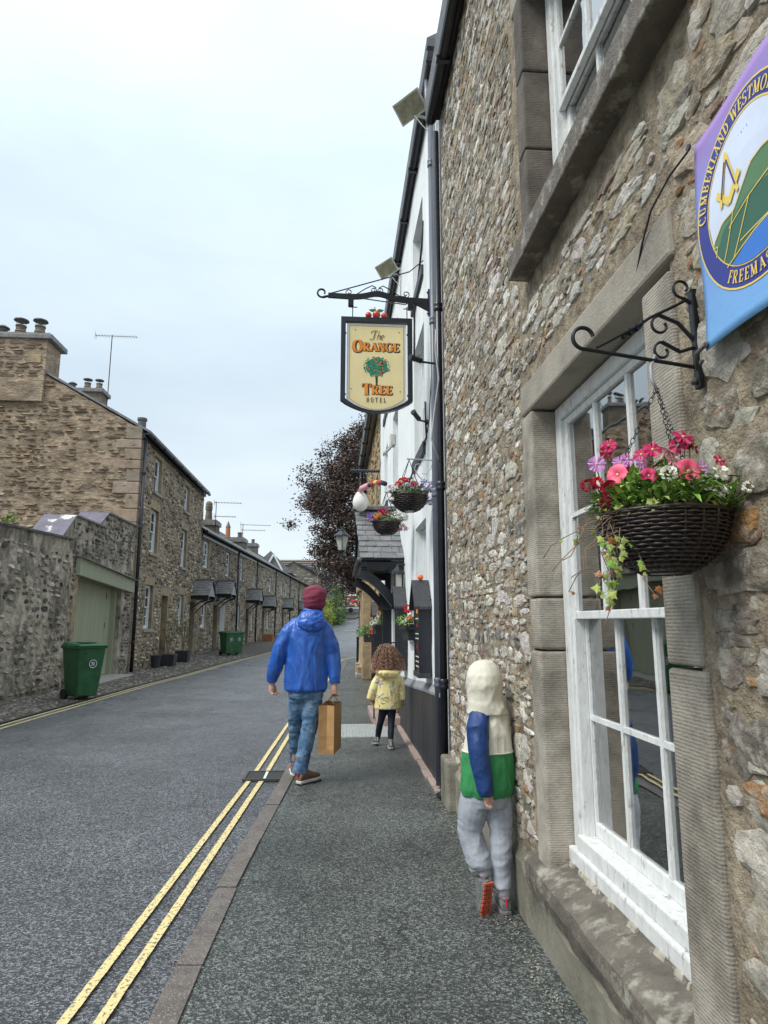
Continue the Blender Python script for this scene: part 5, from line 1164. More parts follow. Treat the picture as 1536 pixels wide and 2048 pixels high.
part('clip',MB().tube([(.95,1.515,2.215),(.94,1.545,2.20),(.95,1.56,2.165),(.965,1.56,2.19)],.006,6),m_steel,bn,smooth=True)
# ---------------------------------------------------------------- hanging basket brackets and baskets
def wbracket(name,label,y,z,reach,drop=False):
    b=thing(name,label,'bracket',(1,y,z),'wrought iron basket brackets'); return b
bk=wbracket('basket_bracket','black wrought iron scroll bracket beside the ground floor window carrying the nearest basket',1.61,2.18,.36)
by=1.61
part('arm',MB().tube([(.985,by,2.19),(.66,by,2.235)],.0055,8),m_iron,bk)
mb=MB(); scroll(mb,(.665,by,2.268),X_,Z_,.034,.72,.75,.011,start=-PI/2,dirn=-1); part('end_curl',mb,m_iron,bk)
part('wall_plate',MB().box(.975,.992,by-.012,by+.012,2.13,2.42),m_iron,bk,bev=.003)
mb=MB(); pts=[(.70,by,2.24),(.78,by,2.285),(.815,by,2.305),(.86,by,2.335),(.93,by,2.37),(.965,by,2.39)]; mb.tube(pts,.0045,6)
part('diagonal',mb,m_iron,bk); mb=MB()
for k in range(3): 
    q=V((.775+.02*k,by,2.283+.012*k)); mb.tube([q+V((0,0,-.012)),q+V((.012,.006,0)),q+V((.02,0,.016))],.006,6)
part('twist',mb,m_iron,bk)
for c_,r,sta,dn in (((.885,by,2.31),.030,PI/2,1),((.885,by,2.235),.027,PI/2,1),((.955,by,2.425),.03,-PI/2,-1)):
    mb=MB(); scroll(mb,c_,X_,Z_,r,.85,.45,.008,start=sta,dirn=dn); 
    if c_[2]<2.4: mb.tube([(c_[0],by,c_[2]+r),(c_[0]+.05,by,c_[2]+.01 if c_[2]>2.28 else c_[2]+.0),(.978,by,2.27 if c_[2]>2.28 else 2.25)],.0055,6)
    else: mb.tube([(c_[0],by,c_[2]-r),(.978,by,2.38)],.0055,6)
    part('scroll',mb,m_iron,bk)
part('bolt',MB().ball((.968,by,2.15),.010,8,5),m_steel,bk)
def chainlinks(mb,a,b,n,r=.006,w=.0012):
    a,b=V(a),V(b); d=(b-a)/n; u=d.normalized(); s=u.cross(V((0,1,.2))).normalized(); t=u.cross(s)
    for k in range(n):
        c=a+d*(k+.5); s2=s if k%2 else t; L=d.length*.62
        mb.tube([c+u*L*math.cos(q*PI/3)+s2*r*math.sin(q*PI/3) for q in range(7)],w,4,False)
def leaf(mb,p,dirv,L,W,droop=.3,up=V((0,0,1)),seg=3):
    p=V(p); d=V(dirv).normalized(); s=d.cross(up); s=s.normalized() if s.length>.01 else V((1,0,0)); n=s.cross(d); pr=None
    for k in range(seg+1):
        t=k/seg; c=p+d*L*t-V((0,0,1))*droop*L*t*t; w_=W*math.sin(PI*(t*.85+.12))*(1 if k<seg else 0.02)
        q=[mb.vert(c+s*w_+n*W*.25),mb.vert(c),mb.vert(c-s*w_+n*W*.25)]
        if pr: mb.face((pr[0],pr[1],q[1],q[0])); mb.face((pr[1],pr[2],q[2],q[1]))
        pr=q
    return mb
def ivy(mb,p,nrm,upv,s):
    nrm=V(nrm).normalized(); a=V(upv)-nrm*V(upv).dot(nrm); a.normalize(); b=nrm.cross(a); p=V(p)
    pts=[(0,-.25),(.35,-.35),(.45,-.05),(.85,.1),(.42,.35),(.3,.5),(0,1.),(-.3,.5),(-.42,.35),(-.85,.1),(-.45,-.05),(-.35,-.35)]
    c=mb.vert(p+nrm*s*.10); r=[mb.vert(p+a*y*s+b*x*s) for x,y in pts]
    for k in range(12): mb.face((c,r[k],r[(k+1)%12]))
def flower(kind,c,n,r,R=rnd):
    """returns list of (name, mesh, material)"""
    c=V(c); n=V(n).normalized(); a=n.cross(V((0,0,1))); a=a.normalized() if a.length>.05 else V((1,0,0)); b=n.cross(a); mb=MB()
    if kind=='petunia':
        N=30; pr=None
        for rad,dep_ in ((.09,-1.1),(.11,-.5),(.17,-.22),(.42,-.06),(.8,.0),(1.,-.06)):
            rr=[]
            for k in range(N):
                t=2*PI*k/N; e=(.05*math.cos(5*t)+.03*math.cos(15*t))*r*(rad>.4)*rad; ro=r*rad*(1-(.10*abs(math.cos(t*2.5)) if rad>.9 else 0)); rr.append(mb.vert(c+(a*math.cos(t)+b*math.sin(t))*ro+n*(r*dep_+e)))
            if pr: mb.skin(pr,rr)
            pr=rr
        return mb
    if kind=='dianthus':
        for k in range(5):
            t=2*PI*k/5+.3; d=a*math.cos(t)+b*math.sin(t); s=n.cross(d); o=mb.vert(c); pts=[c+d*r*.35-s*r*.14]+[c+d*r*(.95 if j%2 else .82)+s*r*(-.48+.16*j)+n*r*.12*math.sin(j+k) for j in range(7)]+[c+d*r*.35+s*r*.14]
            i=[mb.vert(q) for q in pts]
            for j in range(len(i)-1): mb.face((o,i[j],i[j+1]))
        return mb
    if kind in('pompom','geranium'):
        for k in range(46):
            z=R.uniform(-.25,1); t=R.random()*6.28; q=math.sqrt(1-z*z); d=(a*math.cos(t)+b*math.sin(t))*q+n*z; s=d.cross(n if abs(d.dot(n))<.9 else a).normalized(); u=d.cross(s); p=c+d*r*.55; w_=r*(.28 if kind=='pompom' else .34); L=r*.5
            mb.poly([p,p+d*L*.6+s*w_,p+d*L+u*w_*.3,p+d*L*.6-s*w_])
        return mb
def spray(mb,c,r,n,s,cols,R,up=1.):
    for k in range(n):
        d=V((R.gauss(0,1),R.gauss(0,1),abs(R.gauss(0,1))*up)); d.normalize(); p=V(c)+d*r*R.uniform(.4,1); mb.col=R.choice(cols); a=V((R.gauss(0,1),R.gauss(0,1),R.gauss(0,1))).normalized(); b=a.cross(d).normalized()*s; a=a*s
        mb.poly([p-a,p-b,p+a,p+b])
def fl(n,c): return M(n,c,.6,.22,70,.1,80,.002)
m_pink=M('pink_petunia',(.80,.10,.19),.5,.15,30,.1,60,.002,col2=(.85,.35,.45),c2s=50,ramp=(.5,.8)); m_mag=fl('magenta_petal',(.50,.012,.10)); m_lil=fl('lilac_petal',(.62,.27,.62)); m_lpk=fl('light_pink_petal',(.80,.35,.42)); m_dred=fl('dark_red_petal',(.30,.008,.03)); m_wfl=fl('white_petal',(.78,.76,.66)); m_redf=fl('red_geranium',(.62,.01,.02)); m_yel=fl('flower_eye',(.65,.55,.2)); m_purp=fl('purple_petal',(.25,.10,.55)); m_orf=fl('orange_petal',(.75,.25,.04))
m_wick=M('dark_wicker',(.038,.025,.02),.33,.45,60,.5,90,.004)
def basket(name,label,cx,cy,zt,r,dp,hook,seed,near=True):
    b=thing(name,label,'hanging basket',(cx,cy,zt-dp),'hanging flower baskets'); R=random.Random(seed)
    prof=lambda t:r*(math.sin(PI/2*(t**.62)))if t<1 else r   # t 0 bottom..1 rim
    rows=17 if near else 9; NS_=22 if near else 14; tr=dp/rows*.62; mb=MB(); SEG=88 if near else 42
    for k in range(rows):
        t=(k+.5)/rows; rr=r*math.sqrt(1-(1-t)**2.1*.93); z=zt-dp+dp*t; pts=[]
        for j in range(SEG+1):
            a=2*PI*j/SEG; w_=rr+tr*.55*math.cos(a*NS_+PI*(k%2)); pts.append((cx+math.cos(a)*w_,cy+math.sin(a)*w_,z+R.uniform(-.15,.15)*tr))
        pts[-1]=pts[0]; mb.tube(pts,tr*.55,5,False)
    part('wicker_weave',mb,m_wick,b,kind='stuff',smooth=True); mb=MB()
    for j in range(NS_):
        a=2*PI*j/NS_; mb.tube([(cx+math.cos(a)*r*math.sqrt(1-(1-t)**2.1*.93),cy+math.sin(a)*r*math.sqrt(1-(1-t)**2.1*.93),zt-dp+dp*t) for t in (.02,.1,.25,.5,.75,1.)],tr*.4,4)
    part('wicker_stakes',mb,m_wick,b,kind='stuff'); 
    mb=MB(); mb.lathe([(r*.25,-dp*.97),(r*.6,-dp*.8),(r*.85,-dp*.45),(r*.96,-.01)],(cx,cy,zt),20); part('liner',mb,m_black,b)
    pts=[(cx+math.cos(2*PI*j/40)*r*1.0,cy+math.sin(2*PI*j/40)*r*1.0,zt+R.uniform(-.002,.002)) for j in range(41)]; pts[-1]=pts[0]; part('rim',MB().tube(pts,tr*.9,6,False),m_wick,b,smooth=True)
    part('soil',MB().lathe([(r*.93,-.012),(.01,.012)],(cx,cy,zt),18,False),m_soil,b)
    mb=MB()
    for k in range(3 if near else 4):
        a=2*PI*k/(3 if near else 4)+.6; e_=(cx+math.cos(a)*r,cy+math.sin(a)*r,zt)
        if near: chainlinks(mb,e_,hook,26)
        else: mb.tube([e_,hook],.0035,4)
    part('chain',mb,m_iron,b); return b
B1=(.842,1.60,1.775); hk=(.855,1.60,2.125)
b1_=basket('hanging_basket','nearest dark wicker hanging basket with pink petunia, red and white flowers and trailing ivy',*B1,.160,.155,hk,3)
part('hook',MB().tube([(.855,1.60,2.12),(.842,1.60,2.15),(.848,1.61,2.19),(.862,1.61,2.222),(.874,1.61,2.205)],.0045,8),m_cableg,b1_,smooth=True)
R=random.Random(14); mb=MB(); mb3=MB()
def inb(rr): a=R.random()*6.28; q=rr*math.sqrt(R.random()); return B1[0]+math.cos(a)*q,B1[1]+math.sin(a)*q,a,q
for k in range(1700):
    x,y,a,q=inb(.158); hh=R.uniform(.0,.125)*(1-(q/.2)**2)+.005; d=V((math.cos(a)*q*6+R.gauss(0,.5),math.sin(a)*q*6+R.gauss(0,.5),R.uniform(.0,1.1)))
    mb.col=R.choice([(.20,.37,.06),(.30,.46,.09),(.10,.21,.035),(.42,.52,.16),(.17,.31,.06)]); leaf(mb,(x,y,B1[2]+hh),d,R.uniform(.02,.045),R.uniform(.003,.008),R.uniform(0,.7),seg=2)
part('small_leaves',mb,m_shrub,b1_,kind='stuff')
for k in range(110):
    x,y,a,q=inb(.15); hh=R.uniform(.03,.13)*(1-(q/.22)**2); d=V((math.cos(a)*q*7+R.gauss(0,.4),math.sin(a)*q*7-.2+R.gauss(0,.4),R.uniform(-.1,.9)))
    part('leaf',leaf(MB(),(x,y,B1[2]+hh),d,R.uniform(.04,.075),R.uniform(.006,.013),R.uniform(.1,.6)),R.choice([m_leaf,m_leaf,m_leafy,m_leafd]),b1_,smooth=True)
for k in range(26):   # long spiky leaves on the right
    part('leaf',leaf(MB(),(B1[0]+R.uniform(.05,.14),B1[1]+R.uniform(-.12,.08),B1[2]+.01),V((R.uniform(.1,1),R.uniform(-.8,.1),R.uniform(.3,1))),R.uniform(.07,.11),.005,.25),m_leaf,b1_,smooth=True)
def pxb(px,py,Y):  # nothing laid out by pixel at render time: measured once, kept as numbers
    return None
FLW=[('petunia',(.857,1.475,1.868),(.12,-1,.15),.034,m_pink),('petunia',(.705,1.55,1.873),(-.8,-.6,.2),.030,m_pink),('petunia',(.815,1.50,1.925),(.5,-.3,.9),.024,m_lpk),('dianthus',(.795,1.53,1.933),(-.2,-.8,.5),.026,m_mag),('dianthus',(.775,1.55,1.925),(-.6,-.6,.5),.024,m_mag),('dianthus',(.698,1.57,1.952),(-.5,-.7,.4),.022,m_mag),('dianthus',(.690,1.57,1.935),(-.2,-.9,-.2),.018,m_mag),
 ('dianthus',(.664,1.57,1.903),(-.2,-1,.2),.024,m_lil),('dianthus',(.722,1.56,1.905),(-.3,-.9,.3),.021,m_lil),('dianthus',(.742,1.56,1.915),(.2,-.9,.4),.020,m_lil),('dianthus',(.768,1.54,1.900),(.1,-1,.1),.018,m_lil),('geranium',(.642,1.58,1.848),(-.3,-1,.2),.020,m_dred),('geranium',(.662,1.57,1.853),(0,-1,.3),.016,m_redf),('geranium',(.69,1.56,1.835),(0,-1,.2),.024,m_dred),('geranium',(.675,1.56,1.80),(0,-1,0),.016,m_dred),
 ('dianthus',(.872,1.52,1.965),(.1,-.8,.6),.028,m_mag),('dianthus',(.862,1.53,1.945),(-.4,-.9,.2),.024,m_mag),('dianthus',(.905,1.53,1.945),(.6,-.7,.2),.022,m_dred),('geranium',(.885,1.53,1.948),(.1,-1,.2),.014,m_dred),
 ('dianthus',(.735,1.56,1.885),(-.3,-1,.3),.019,m_mag),('dianthus',(.83,1.50,1.90),(.2,-1,.4),.022,m_lpk),('dianthus',(.90,1.49,1.88),(.3,-1,.3),.018,m_lil),('petunia',(.765,1.50,1.86),(-.4,-1,.3),.022,m_mag),('dianthus',(.95,1.50,1.90),(.3,-1,.4),.019,m_mag),('pompom',(.805,1.48,1.858),(-.1,-1,.5),.022,m_wfl),('pompom',(.935,1.48,1.862),(.2,-.8,.5),.021,m_wfl),('pompom',(1.00,1.44,1.825),(.2,-.8,.6),.021,m_wfl),('pompom',(.985,1.45,1.822),(-.1,-.8,.6),.016,m_wfl),('pompom',(.925,1.47,1.815),(.1,-.9,.4),.016,m_wfl),('pompom',(.905,1.49,1.832),(.1,-.9,.4),.015,m_wfl),('pompom',(.955,1.48,1.82),(.1,-.9,.4),.012,m_wfl)]
for kd,c,n,r,mt in FLW:
    f=part('flower',flower(kd,c,n,r,R),mt,b1_,smooth=kd=='petunia')
    if kd in('petunia','dianthus'): part('flower_eye',MB().ball(V(c)-V(n).normalized()*(r*.20 if kd=='petunia' else -.001),r*.14,8,5),m_yel,f)
    x=B1[0]+(c[0]-B1[0])*.6; part('flower_stem',MB().tube([(x,B1[1]-.03,B1[2]),(c[0]*.7+x*.3,c[1]+.02,(c[2]+B1[2])/2),V(c)-V(n).normalized()*r*.5],.0018,4),m_stemg,b1_)
for k in range(5): part('bud',leaf(MB(),(.76+k*.012,1.52,1.87),(.3+.2*k,-.3,.8),.04,.006,.1),m_lpk,b1_,smooth=True)
# trailing ivy: stems down the left, a few to the right
def trail(pts,nl,r=.0014,size=.015,mats=(m_ivy,)):
    part('ivy_stem',MB().tube(pts,r,4),m_stem,b1_,smooth=True); P=[V(p) for p in pts]
    for k in range(nl):
        t=R.uniform(.35,1)*(len(P)-1); i=min(int(t),len(P)-2); p=P[i].lerp(P[i+1],t-i)+V((R.uniform(-.012,.012),-.004,R.uniform(-.012,.012)))
        mb=MB(); ivy(mb,p,(R.uniform(-.6,.4),-1,R.uniform(-.1,.6)),(R.uniform(-.7,.7),0,R.uniform(-1,.3)),size*R.uniform(.6,1.3)); part('ivy_leaf',mb,R.choice(mats),b1_)
def wig(a,b,n=7,s=.014,sag=0):
    a,b=V(a),V(b); return [a.lerp(b,k/n)+V((R.gauss(0,s),R.gauss(0,s*.6),R.gauss(0,s)-sag*math.sin(PI*k/n))) if 0<k<n else (a if k==0 else b) for k in range(n+1)]
iv=(m_ivy,m_ivy,m_leafy,m_leaf,m_ivyb)
L0=(.70,1.56,1.775)
for e_,nl in (((.655,1.53,1.59),9),((.665,1.52,1.55),10),((.63,1.54,1.53),7),((.76,1.50,1.565),6),((.68,1.53,1.62),8),((.645,1.54,1.49),4),((.70,1.52,1.66),5)): trail(wig(L0,e_,8,.010),nl,.0013,.015,iv)
for e_,nl in (((.565,1.58,1.655),2),((.545,1.60,1.63),1),((.57,1.56,1.575),1),((.60,1.57,1.70),2),((.53,1.62,1.665),1),((.575,1.55,1.61),0)): trail(wig((.70,1.56,1.77),e_,7,.008,-.02),nl,.0013,.012,(m_ivyb,m_ivy))
for e_,nl in (((1.0,1.50,1.66),2),((.985,1.48,1.62),1),((.97,1.49,1.66),0),((1.02,1.47,1.70),1)): trail([(.985,1.52,1.78),(1.03,1.48,1.74),(1.035,1.47,1.70),V(e_).lerp(V((1.03,1.48,1.68)),.4),e_],nl,.002,.012,(m_ivyb,))
for k in range(16):   # ivy and small leaves spilling over the rim
    a=R.uniform(PI*.8,PI*1.75); p=(B1[0]+math.cos(a)*.155,B1[1]+math.sin(a)*.155,B1[2]+R.uniform(-.005,.03)); mb=MB(); ivy(mb,p,(math.cos(a),math.sin(a),.4),(0,R.uniform(-.4,.4),R.uniform(-1,.4)),R.uniform(.013,.022)); part('ivy_leaf',mb,R.choice((m_ivy,m_leafy)),b1_)
# the two baskets on the hotel
def small_basket(label,c,r,dp,hook,seed,sets):
    b=basket('hanging_basket',label,*c,r,dp,hook,seed,False); R=random.Random(seed); mb=MB()
    spray(mb,(c[0],c[1],c[2]),r*1.05,900,.013,[(.10,.17,.05),(.16,.24,.08),(.07,.11,.04),(.20,.25,.12)],R,.5); part('small_leaves',mb,m_shrub,b,kind='stuff')
    for (off,rr,n,s,cols) in sets: mb=MB(); spray(mb,(c[0]+off[0],c[1]+off[1],c[2]+off[2]),rr,int(n*2.2),s*1.6,cols,R); part('small_flowers',mb,m_shrub,b,kind='stuff')
    return b
W_=[(.75,.75,.72),(.6,.6,.55)]; PU=[(.28,.22,.6),(.35,.30,.55),(.2,.16,.45)]
b2=small_basket('larger wicker basket hanging on the hotel by the drainpipe with red, white and violet flowers',(.745,6.55,2.80),.185,.165,(.745,6.55,3.19),5,[((-.15,-.05,.03),.10,160,.009,W_),((.17,-.03,.05),.13,190,.008,PU+W_),((.20,-.02,-.08),.08,60,.007,PU+W_),((-.18,-.04,-.06),.06,60,.007,W_),((0,-.08,.06),.07,60,.009,[(.55,.35,.7)])])
for c,m_,r in (((.615,6.45,2.90),m_redf,.035),((.655,6.45,2.935),m_redf,.038),((.70,6.47,2.95),m_redf,.03),((.775,6.42,2.90),m_redf,.034),((.69,6.5,2.965),m_pink,.03)): part('flower',flower('geranium',c,(0,-1,.4),r),m_,b2)
b3=small_basket('smaller wicker basket hanging in front of the porch slates with magenta and white flowers',(.645,8.30,2.79),.18,.16,(.64,8.30,3.2),6,[((.16,-.05,.03),.13,210,.009,W_),((-.18,-.05,.0),.11,90,.009,[(.10,.15,.05),(.3,.12,.4)]),((.2,-.05,-.1),.09,60,.008,W_+[(.5,.05,.1)])])
for c,m_,r in (((.56,8.2,2.91),m_mag,.04),((.60,8.2,2.925),m_mag,.042),((.635,8.2,2.90),m_mag,.035),((.50,8.15,2.85),m_orf,.035),((.535,8.15,2.87),m_orf,.03),((.42,8.2,2.87),m_purp,.035)): part('flower',flower('geranium',c,(0,-1,.3),r),m_,b3)
for nm_,lb,y,x0b in (('basket_bracket','thin iron bracket with a curled stay on the hotel wall above the larger basket',6.55,.72),('basket_bracket','thin iron bracket on the hotel wall above the smaller basket',8.30,.62)):
    b=wbracket(nm_,lb,y,3.2,.3); part('arm',MB().tube([(.995,y,3.19),(x0b,y,3.20)],.008,6),m_cableg,b); part('wall_bar',MB().tube([(.992,y,3.19),(.992,y,2.94)],.008,6),m_cableg,b)
    pts=[(.99,y,2.93),(.9,y,2.96),(.84,y,3.02),(.80,y,3.09),(.815,y,3.14),(.86,y,3.15)]; part('curl',MB().tube(pts,.006,6),m_cableg,b,smooth=True); part('curl',MB().tube([(.99,y,3.18),(.975,y,3.10),(.93,y,3.04),(.88,y,3.045)],.005,6),m_cableg,b,smooth=True)
# ---------------------------------------------------------------- hotel fittings
def flood(label,y,z):
    f=thing('floodlight',label,'floodlight',(.8,y,z),'hotel floodlights'); Rm=Matrix.Translation((.76,y,z))@V((-.30,-.70,-.65)).to_track_quat('-Z','Y').to_matrix().to_4x4()@Matrix.Rotation(math.radians(-20),4,'Z')
    mb=MB().hexa([(-.17,-.11,-.03),(.15,-.11,-.03),(.15,.11,-.03),(-.17,.11,-.03),(-.08,-.07,.11),(.10,-.07,.11),(.10,.07,.11),(-.08,.07,.11)]); mb.xf(Rm); part('casing',mb,m_flood,f,bev=.012)
    mb=MB().box(-.18,.16,-.12,.12,-.045,-.03); mb.xf(Rm); part('rim',mb,m_flood,f,bev=.004); mb=MB().box(-.16,.14,-.10,.10,-.050,-.046); mb.xf(Rm); part('glass',mb,m_floodg,f)
    part('arm',MB().tube([(.78,y-.03,z+.02),(.99,y-.03,z-.02)],.016,6),m_flood,f); part('arm',MB().tube([(.80,y+.03,z-.06),(.99,y+.03,z-.10)],.016,6),m_flood,f); part('wire',MB().tube([(.80,y,z-.08),(.9,y,z-.22),(.98,y,z-.3),(.99,y,z-.5)],.006,5),m_flood,f,smooth=True); return f
flood('nearer old cream floodlight under the hotel gutter by the drainpipe',6.35,7.22)
flood('farther old cream floodlight under the hotel gutter above the inn sign bracket',9.75,7.25)
def cctv(name,label,x,y,z,s,mat,dv):
    t=thing(name,label,'camera',(x,y,z)); d=V(dv).normalized(); c=V((x,y,z)); part('body',MB().tube([c,c+d*.13*s],.03*s,10),mat,t); part('lens_hood',MB().tube([c+d*.125*s,c+d*.15*s],.036*s,10),m_black,t)
    part('mount',MB().tube([c+V((0,0,-.01)),V((.99,y,z-.03))],.012*s,6),mat,t); part('base',MB().tube([(.975,y,z-.03),(.998,y,z-.03)],.035*s,8),mat,t)
cctv('security_camera','small black security camera on the hotel wall just below the inn sign',.90,6.9,3.75,.9,m_black,(-.5,-.6,.35))
cctv('security_camera','dark security camera fixed in the gap beside the drainpipe at sign height',.80,5.93,4.03,.9,m_cable,(-.9,-.5,.05))
ab=thing('alarm_box','small cream junction box on the far part of the hotel wall below the sign','box',(.97,10.9,4.6)); part('box',MB().box(.90,.998,10.8,11.0,4.55,4.75),m_flood,ab,bev=.012); part('bracket_plate',MB().hexa([(.78,10.75,4.40),(.80,10.75,4.38),(.93,10.75,4.52),(.91,10.75,4.55),(.78,10.95,4.40),(.80,10.95,4.38),(.93,10.95,4.52),(.91,10.95,4.55)]),m_flood,ab)
def menu(label,y,zb_,zt_,dpt,wd,ball=None,grp='gabled black display cases on the hotel wall',text=True):
    t=thing('display_case',label,'display case',(.93,y,zb_),grp); xo=1-dpt; zs=zt_-.26
    part('back_board',MB().box(.985,.998,y,y+wd,zb_,zs+.05),m_black,t); part('case_side',MB().box(xo,.985,y,y+.03,zb_,zs),m_black,t,bev=.003); part('case_side',MB().box(xo,.985,y+wd-.03,y+wd,zb_,zs),m_black,t,bev=.003)
    part('case_base',MB().box(xo-.01,.985,y-.01,y+wd+.01,zb_-.05,zb_),m_blackm,t,bev=.003)
    pn=part('menu_panel',MB().box(xo+.012,.985,y+.031,y+wd-.031,zb_+.004,zs),m_black,t)
    yc=y+wd/2
    for s in (-1,1):
        a=(yc+s*(wd/2+.05)); 
        part('gable_roof',MB().hexa([(xo-.05,a,zs-.06),(xo-.05,yc,zt_-.03),(.998,yc,zt_-.03),(.998,a,zs-.06),(xo-.05,a,zs-.03),(xo-.05,yc,zt_),(.998,yc,zt_),(.998,a,zs-.03)]),m_blackm,t)
    part('gable_panel',MB().ext([(xo+.0,y,zs-.0),(xo+.0,y+wd,zs),(xo+.0,yc,zt_-.05)],(.02,0,0)),m_black,t)
    if text:
        R=random.Random(int(y*10)); z=zs-.05; mb=MB(); m2b=MB(); m3b=MB(); xx=xo+.010
        m3b.box(xx-.003,xx,yc-.07,yc+.07,zs-.10,zs-.015); part('crest',m3b,m_orange,pn)
        for z in (zs-.16,zs-.32,zs-.37,zs-.56,zs-.61,zs-.66,zs-.83,zs-.87,zs-.91):
            if z<zb_+.03: break
            k=0; yy=y+wd-.07
            while yy>y+.07: w_=R.uniform(.015,.04); mb.box(xx-.002,xx,yy-w_,yy,z,z+.013); yy-=w_+.012
        part('menu_lettering',mb,m_white,pn)
        for z in (zs-.245,zs-.47,zs-.75):
            if z>zb_+.03: m2b.box(xx-.002,xx,yc-.02,yc+.03,z,z+.035)
        if m2b.v: part('menu_mark',m2b,m_redf,pn)
    if ball: part('ball_finial',MB().ball((xo+.05,yc,zt_+.03),.032,12,8),ball,t,smooth=True)
m_ball=M('orange_ball',(.80,.16,.03),.35,.1)
menu('nearest gabled black menu case with an orange ball on its ridge',6.78,.99,1.96,.14,.42,m_ball)
menu('second gabled black case, on the wall just before the porch step',9.15,.90,2.02,.14,.40,None,text=False)
menu('third gabled black case, beyond the porch step',11.75,1.0,2.05,.16,.45,None,text=False)
menu('farthest gabled black case with a red ball, next to the column',13.8,.9,1.95,.20,.45,M('red_ball',(.65,.04,.02),.35,.1),text=False)
def windowbox(label,y0,y1,z,cols,seed,x0=.80):
    t=thing('window_box',label,'window box',(.9,y0,z),'flower boxes under the hotel windows'); R=random.Random(seed)
    part('trough',MB().hexa([(x0+.03,y0,z),(.96,y0,z),(.96,y1,z),(x0+.03,y1,z),(x0,y0-.02,z+.19),(.965,y0-.02,z+.19),(.965,y1+.02,z+.19),(x0,y1+.02,z+.19)]),m_blackm,t,bev=.005); part('rim',MB().box(x0-.015,.97,y0-.03,y1+.03,z+.125,z+.155),m_blackm,t)
    mb=MB()
    for k in range(7): spray(mb,(R.uniform(x0-.02,.95),R.uniform(y0,y1),z+.2),.11,60,.013,[(.13,.24,.05),(.22,.32,.08),(.07,.14,.04)],R)
    spray(mb,(x0-.03,y0-.02,z+.17),.09,70,.012,[(.25,.34,.10),(.15,.26,.06)],R); part('foliage',mb,m_shrub,t,kind='stuff')
    for c,m_,r in cols: part('flower',flower('geranium',(c[0],c[1],c[2]),(-.3,-1,.3),r,R),m_,t)
windowbox('flower box with red and white geraniums under the nearest hotel window',7.45,8.1,1.30,[((.82,7.42,1.66),m_redf,.05),((.90,7.40,1.74),m_redf,.045),((.885,7.40,1.69),m_redf,.04),((.90,7.42,1.60),m_wfl,.055),((.85,7.42,1.56),m_orf,.035),((.78,7.42,1.52),m_wfl,.025)],1)
windowbox('flower box with yellow and white flowers beyond the porch',12.5,13.3,1.28,[((.85,12.45,1.75),m_orf,.05),((.82,12.45,1.66),m_yel,.05),((.74,12.4,1.52),m_wfl,.05),((.68,12.4,1.50),m_wfl,.045),((.78,12.4,1.58),m_wfl,.05),((.80,12.4,1.80),m_orf,.04)],2,.74)
t=thing('planter_on_column','green trailing plant with a red flower in a wall planter in front of the stone column','planter',(.8,16.8,1.1)); R=random.Random(8)
part('trough',MB().box(.72,.98,16.6,17.1,1.02,1.22),m_blackm,t,bev=.01); mb=MB()
for k in range(9): spray(mb,(R.uniform(.62,.95),16.7+R.uniform(-.1,.3),1.25+R.uniform(-.12,.1)),.16,60,.022,[(.08,.17,.05),(.14,.26,.08),(.20,.32,.12)],R)
part('foliage',mb,m_shrub,t,kind='stuff'); part('flower',flower('geranium',(.90,16.5,1.27),(0,-1,.2),.06,R),m_redf,t); part('wall_post',MB().box(.90,.99,16.55,16.65,.0,1.02),m_black,t)
bs=thing('chalk_board','small folded white notice hanging under the nearest window box','notice',(.85,7.6,1.2)); part('sheet',MB().hexa([(.86,7.5,1.185),(.97,7.5,1.20),(.97,7.505,1.20),(.86,7.505,1.185),(.84,7.5,1.295),(.97,7.5,1.295),(.97,7.505,1.295),(.84,7.505,1.295)]),m_white,bs)
# porch lantern, rail, egg ornament, street lamp
la=thing('wall_lantern','black glazed carriage lantern on the hotel wall under the porch roof','lantern',(.9,9.45,1.95))
x,y=.90,9.42
part('lamp_base',MB().box(x-.06,x+.06,y-.06,y+.06,1.92,1.96),m_black,la); part('glass',MB().box(x-.05,x+.05,y-.05,y+.05,1.96,2.20),m_lampg,la)
for a in (-.052,.052):
    for b in (-.052,.052): part('frame_bar',MB().box(x+a-.006,x+a+.006,y+b-.006,y+b+.006,1.96,2.21),m_black,la)
part('cap',MB().lathe([(.10,2.205),(.085,2.25),(.03,2.32),(.012,2.36)],(x,y,0),4),m_black,la); part('arm',MB().box(x,.998,y-.015,y+.015,2.33,2.36),m_black,la)
hr=thing('handrail','thin black curled handrail beside the porch step','handrail',(.8,9.7,1.1)); part('rail',MB().tube([(.93,9.2,1.25),(.75,9.6,1.20),(.60,9.9,1.12),(.55,10.0,1.06)],.010,6),m_iron,hr,smooth=True); mb=MB(); scroll(mb,(.80,9.45,1.13),X_,Z_,.045,1.2,.3,.012); part('curl',mb,m_iron,hr); part('post',MB().tube([(.58,9.95,0.1),(.58,9.95,1.1)],.012,6),m_iron,hr)
eg=thing('egg_ornament','large white egg-shaped ornament resting on the outer end of the porch ridge','ornament',(.41,10.4,3.3))
part('egg',MB().lathe([(.004,0),(.06,.015),(.105,.06),(.13,.12),(.132,.17),(.115,.24),(.08,.30),(.04,.335),(.004,.345)],(.385,10.6,3.33),20),M('egg_plaster',(.72,.72,.68),.7,.08,30,.3,60,.006),eg,smooth=True)
kn=thing('knitted_arm','striped knitted arm with a pink glove reaching from the basket to the egg ornament','ornament',(.6,10.0,3.5))
pts=[(.385,10.55,3.66),(.45,10.3,3.68),(.52,10.0,3.66),(.58,9.6,3.60),(.62,9.2,3.52),(.66,8.8,3.42)]
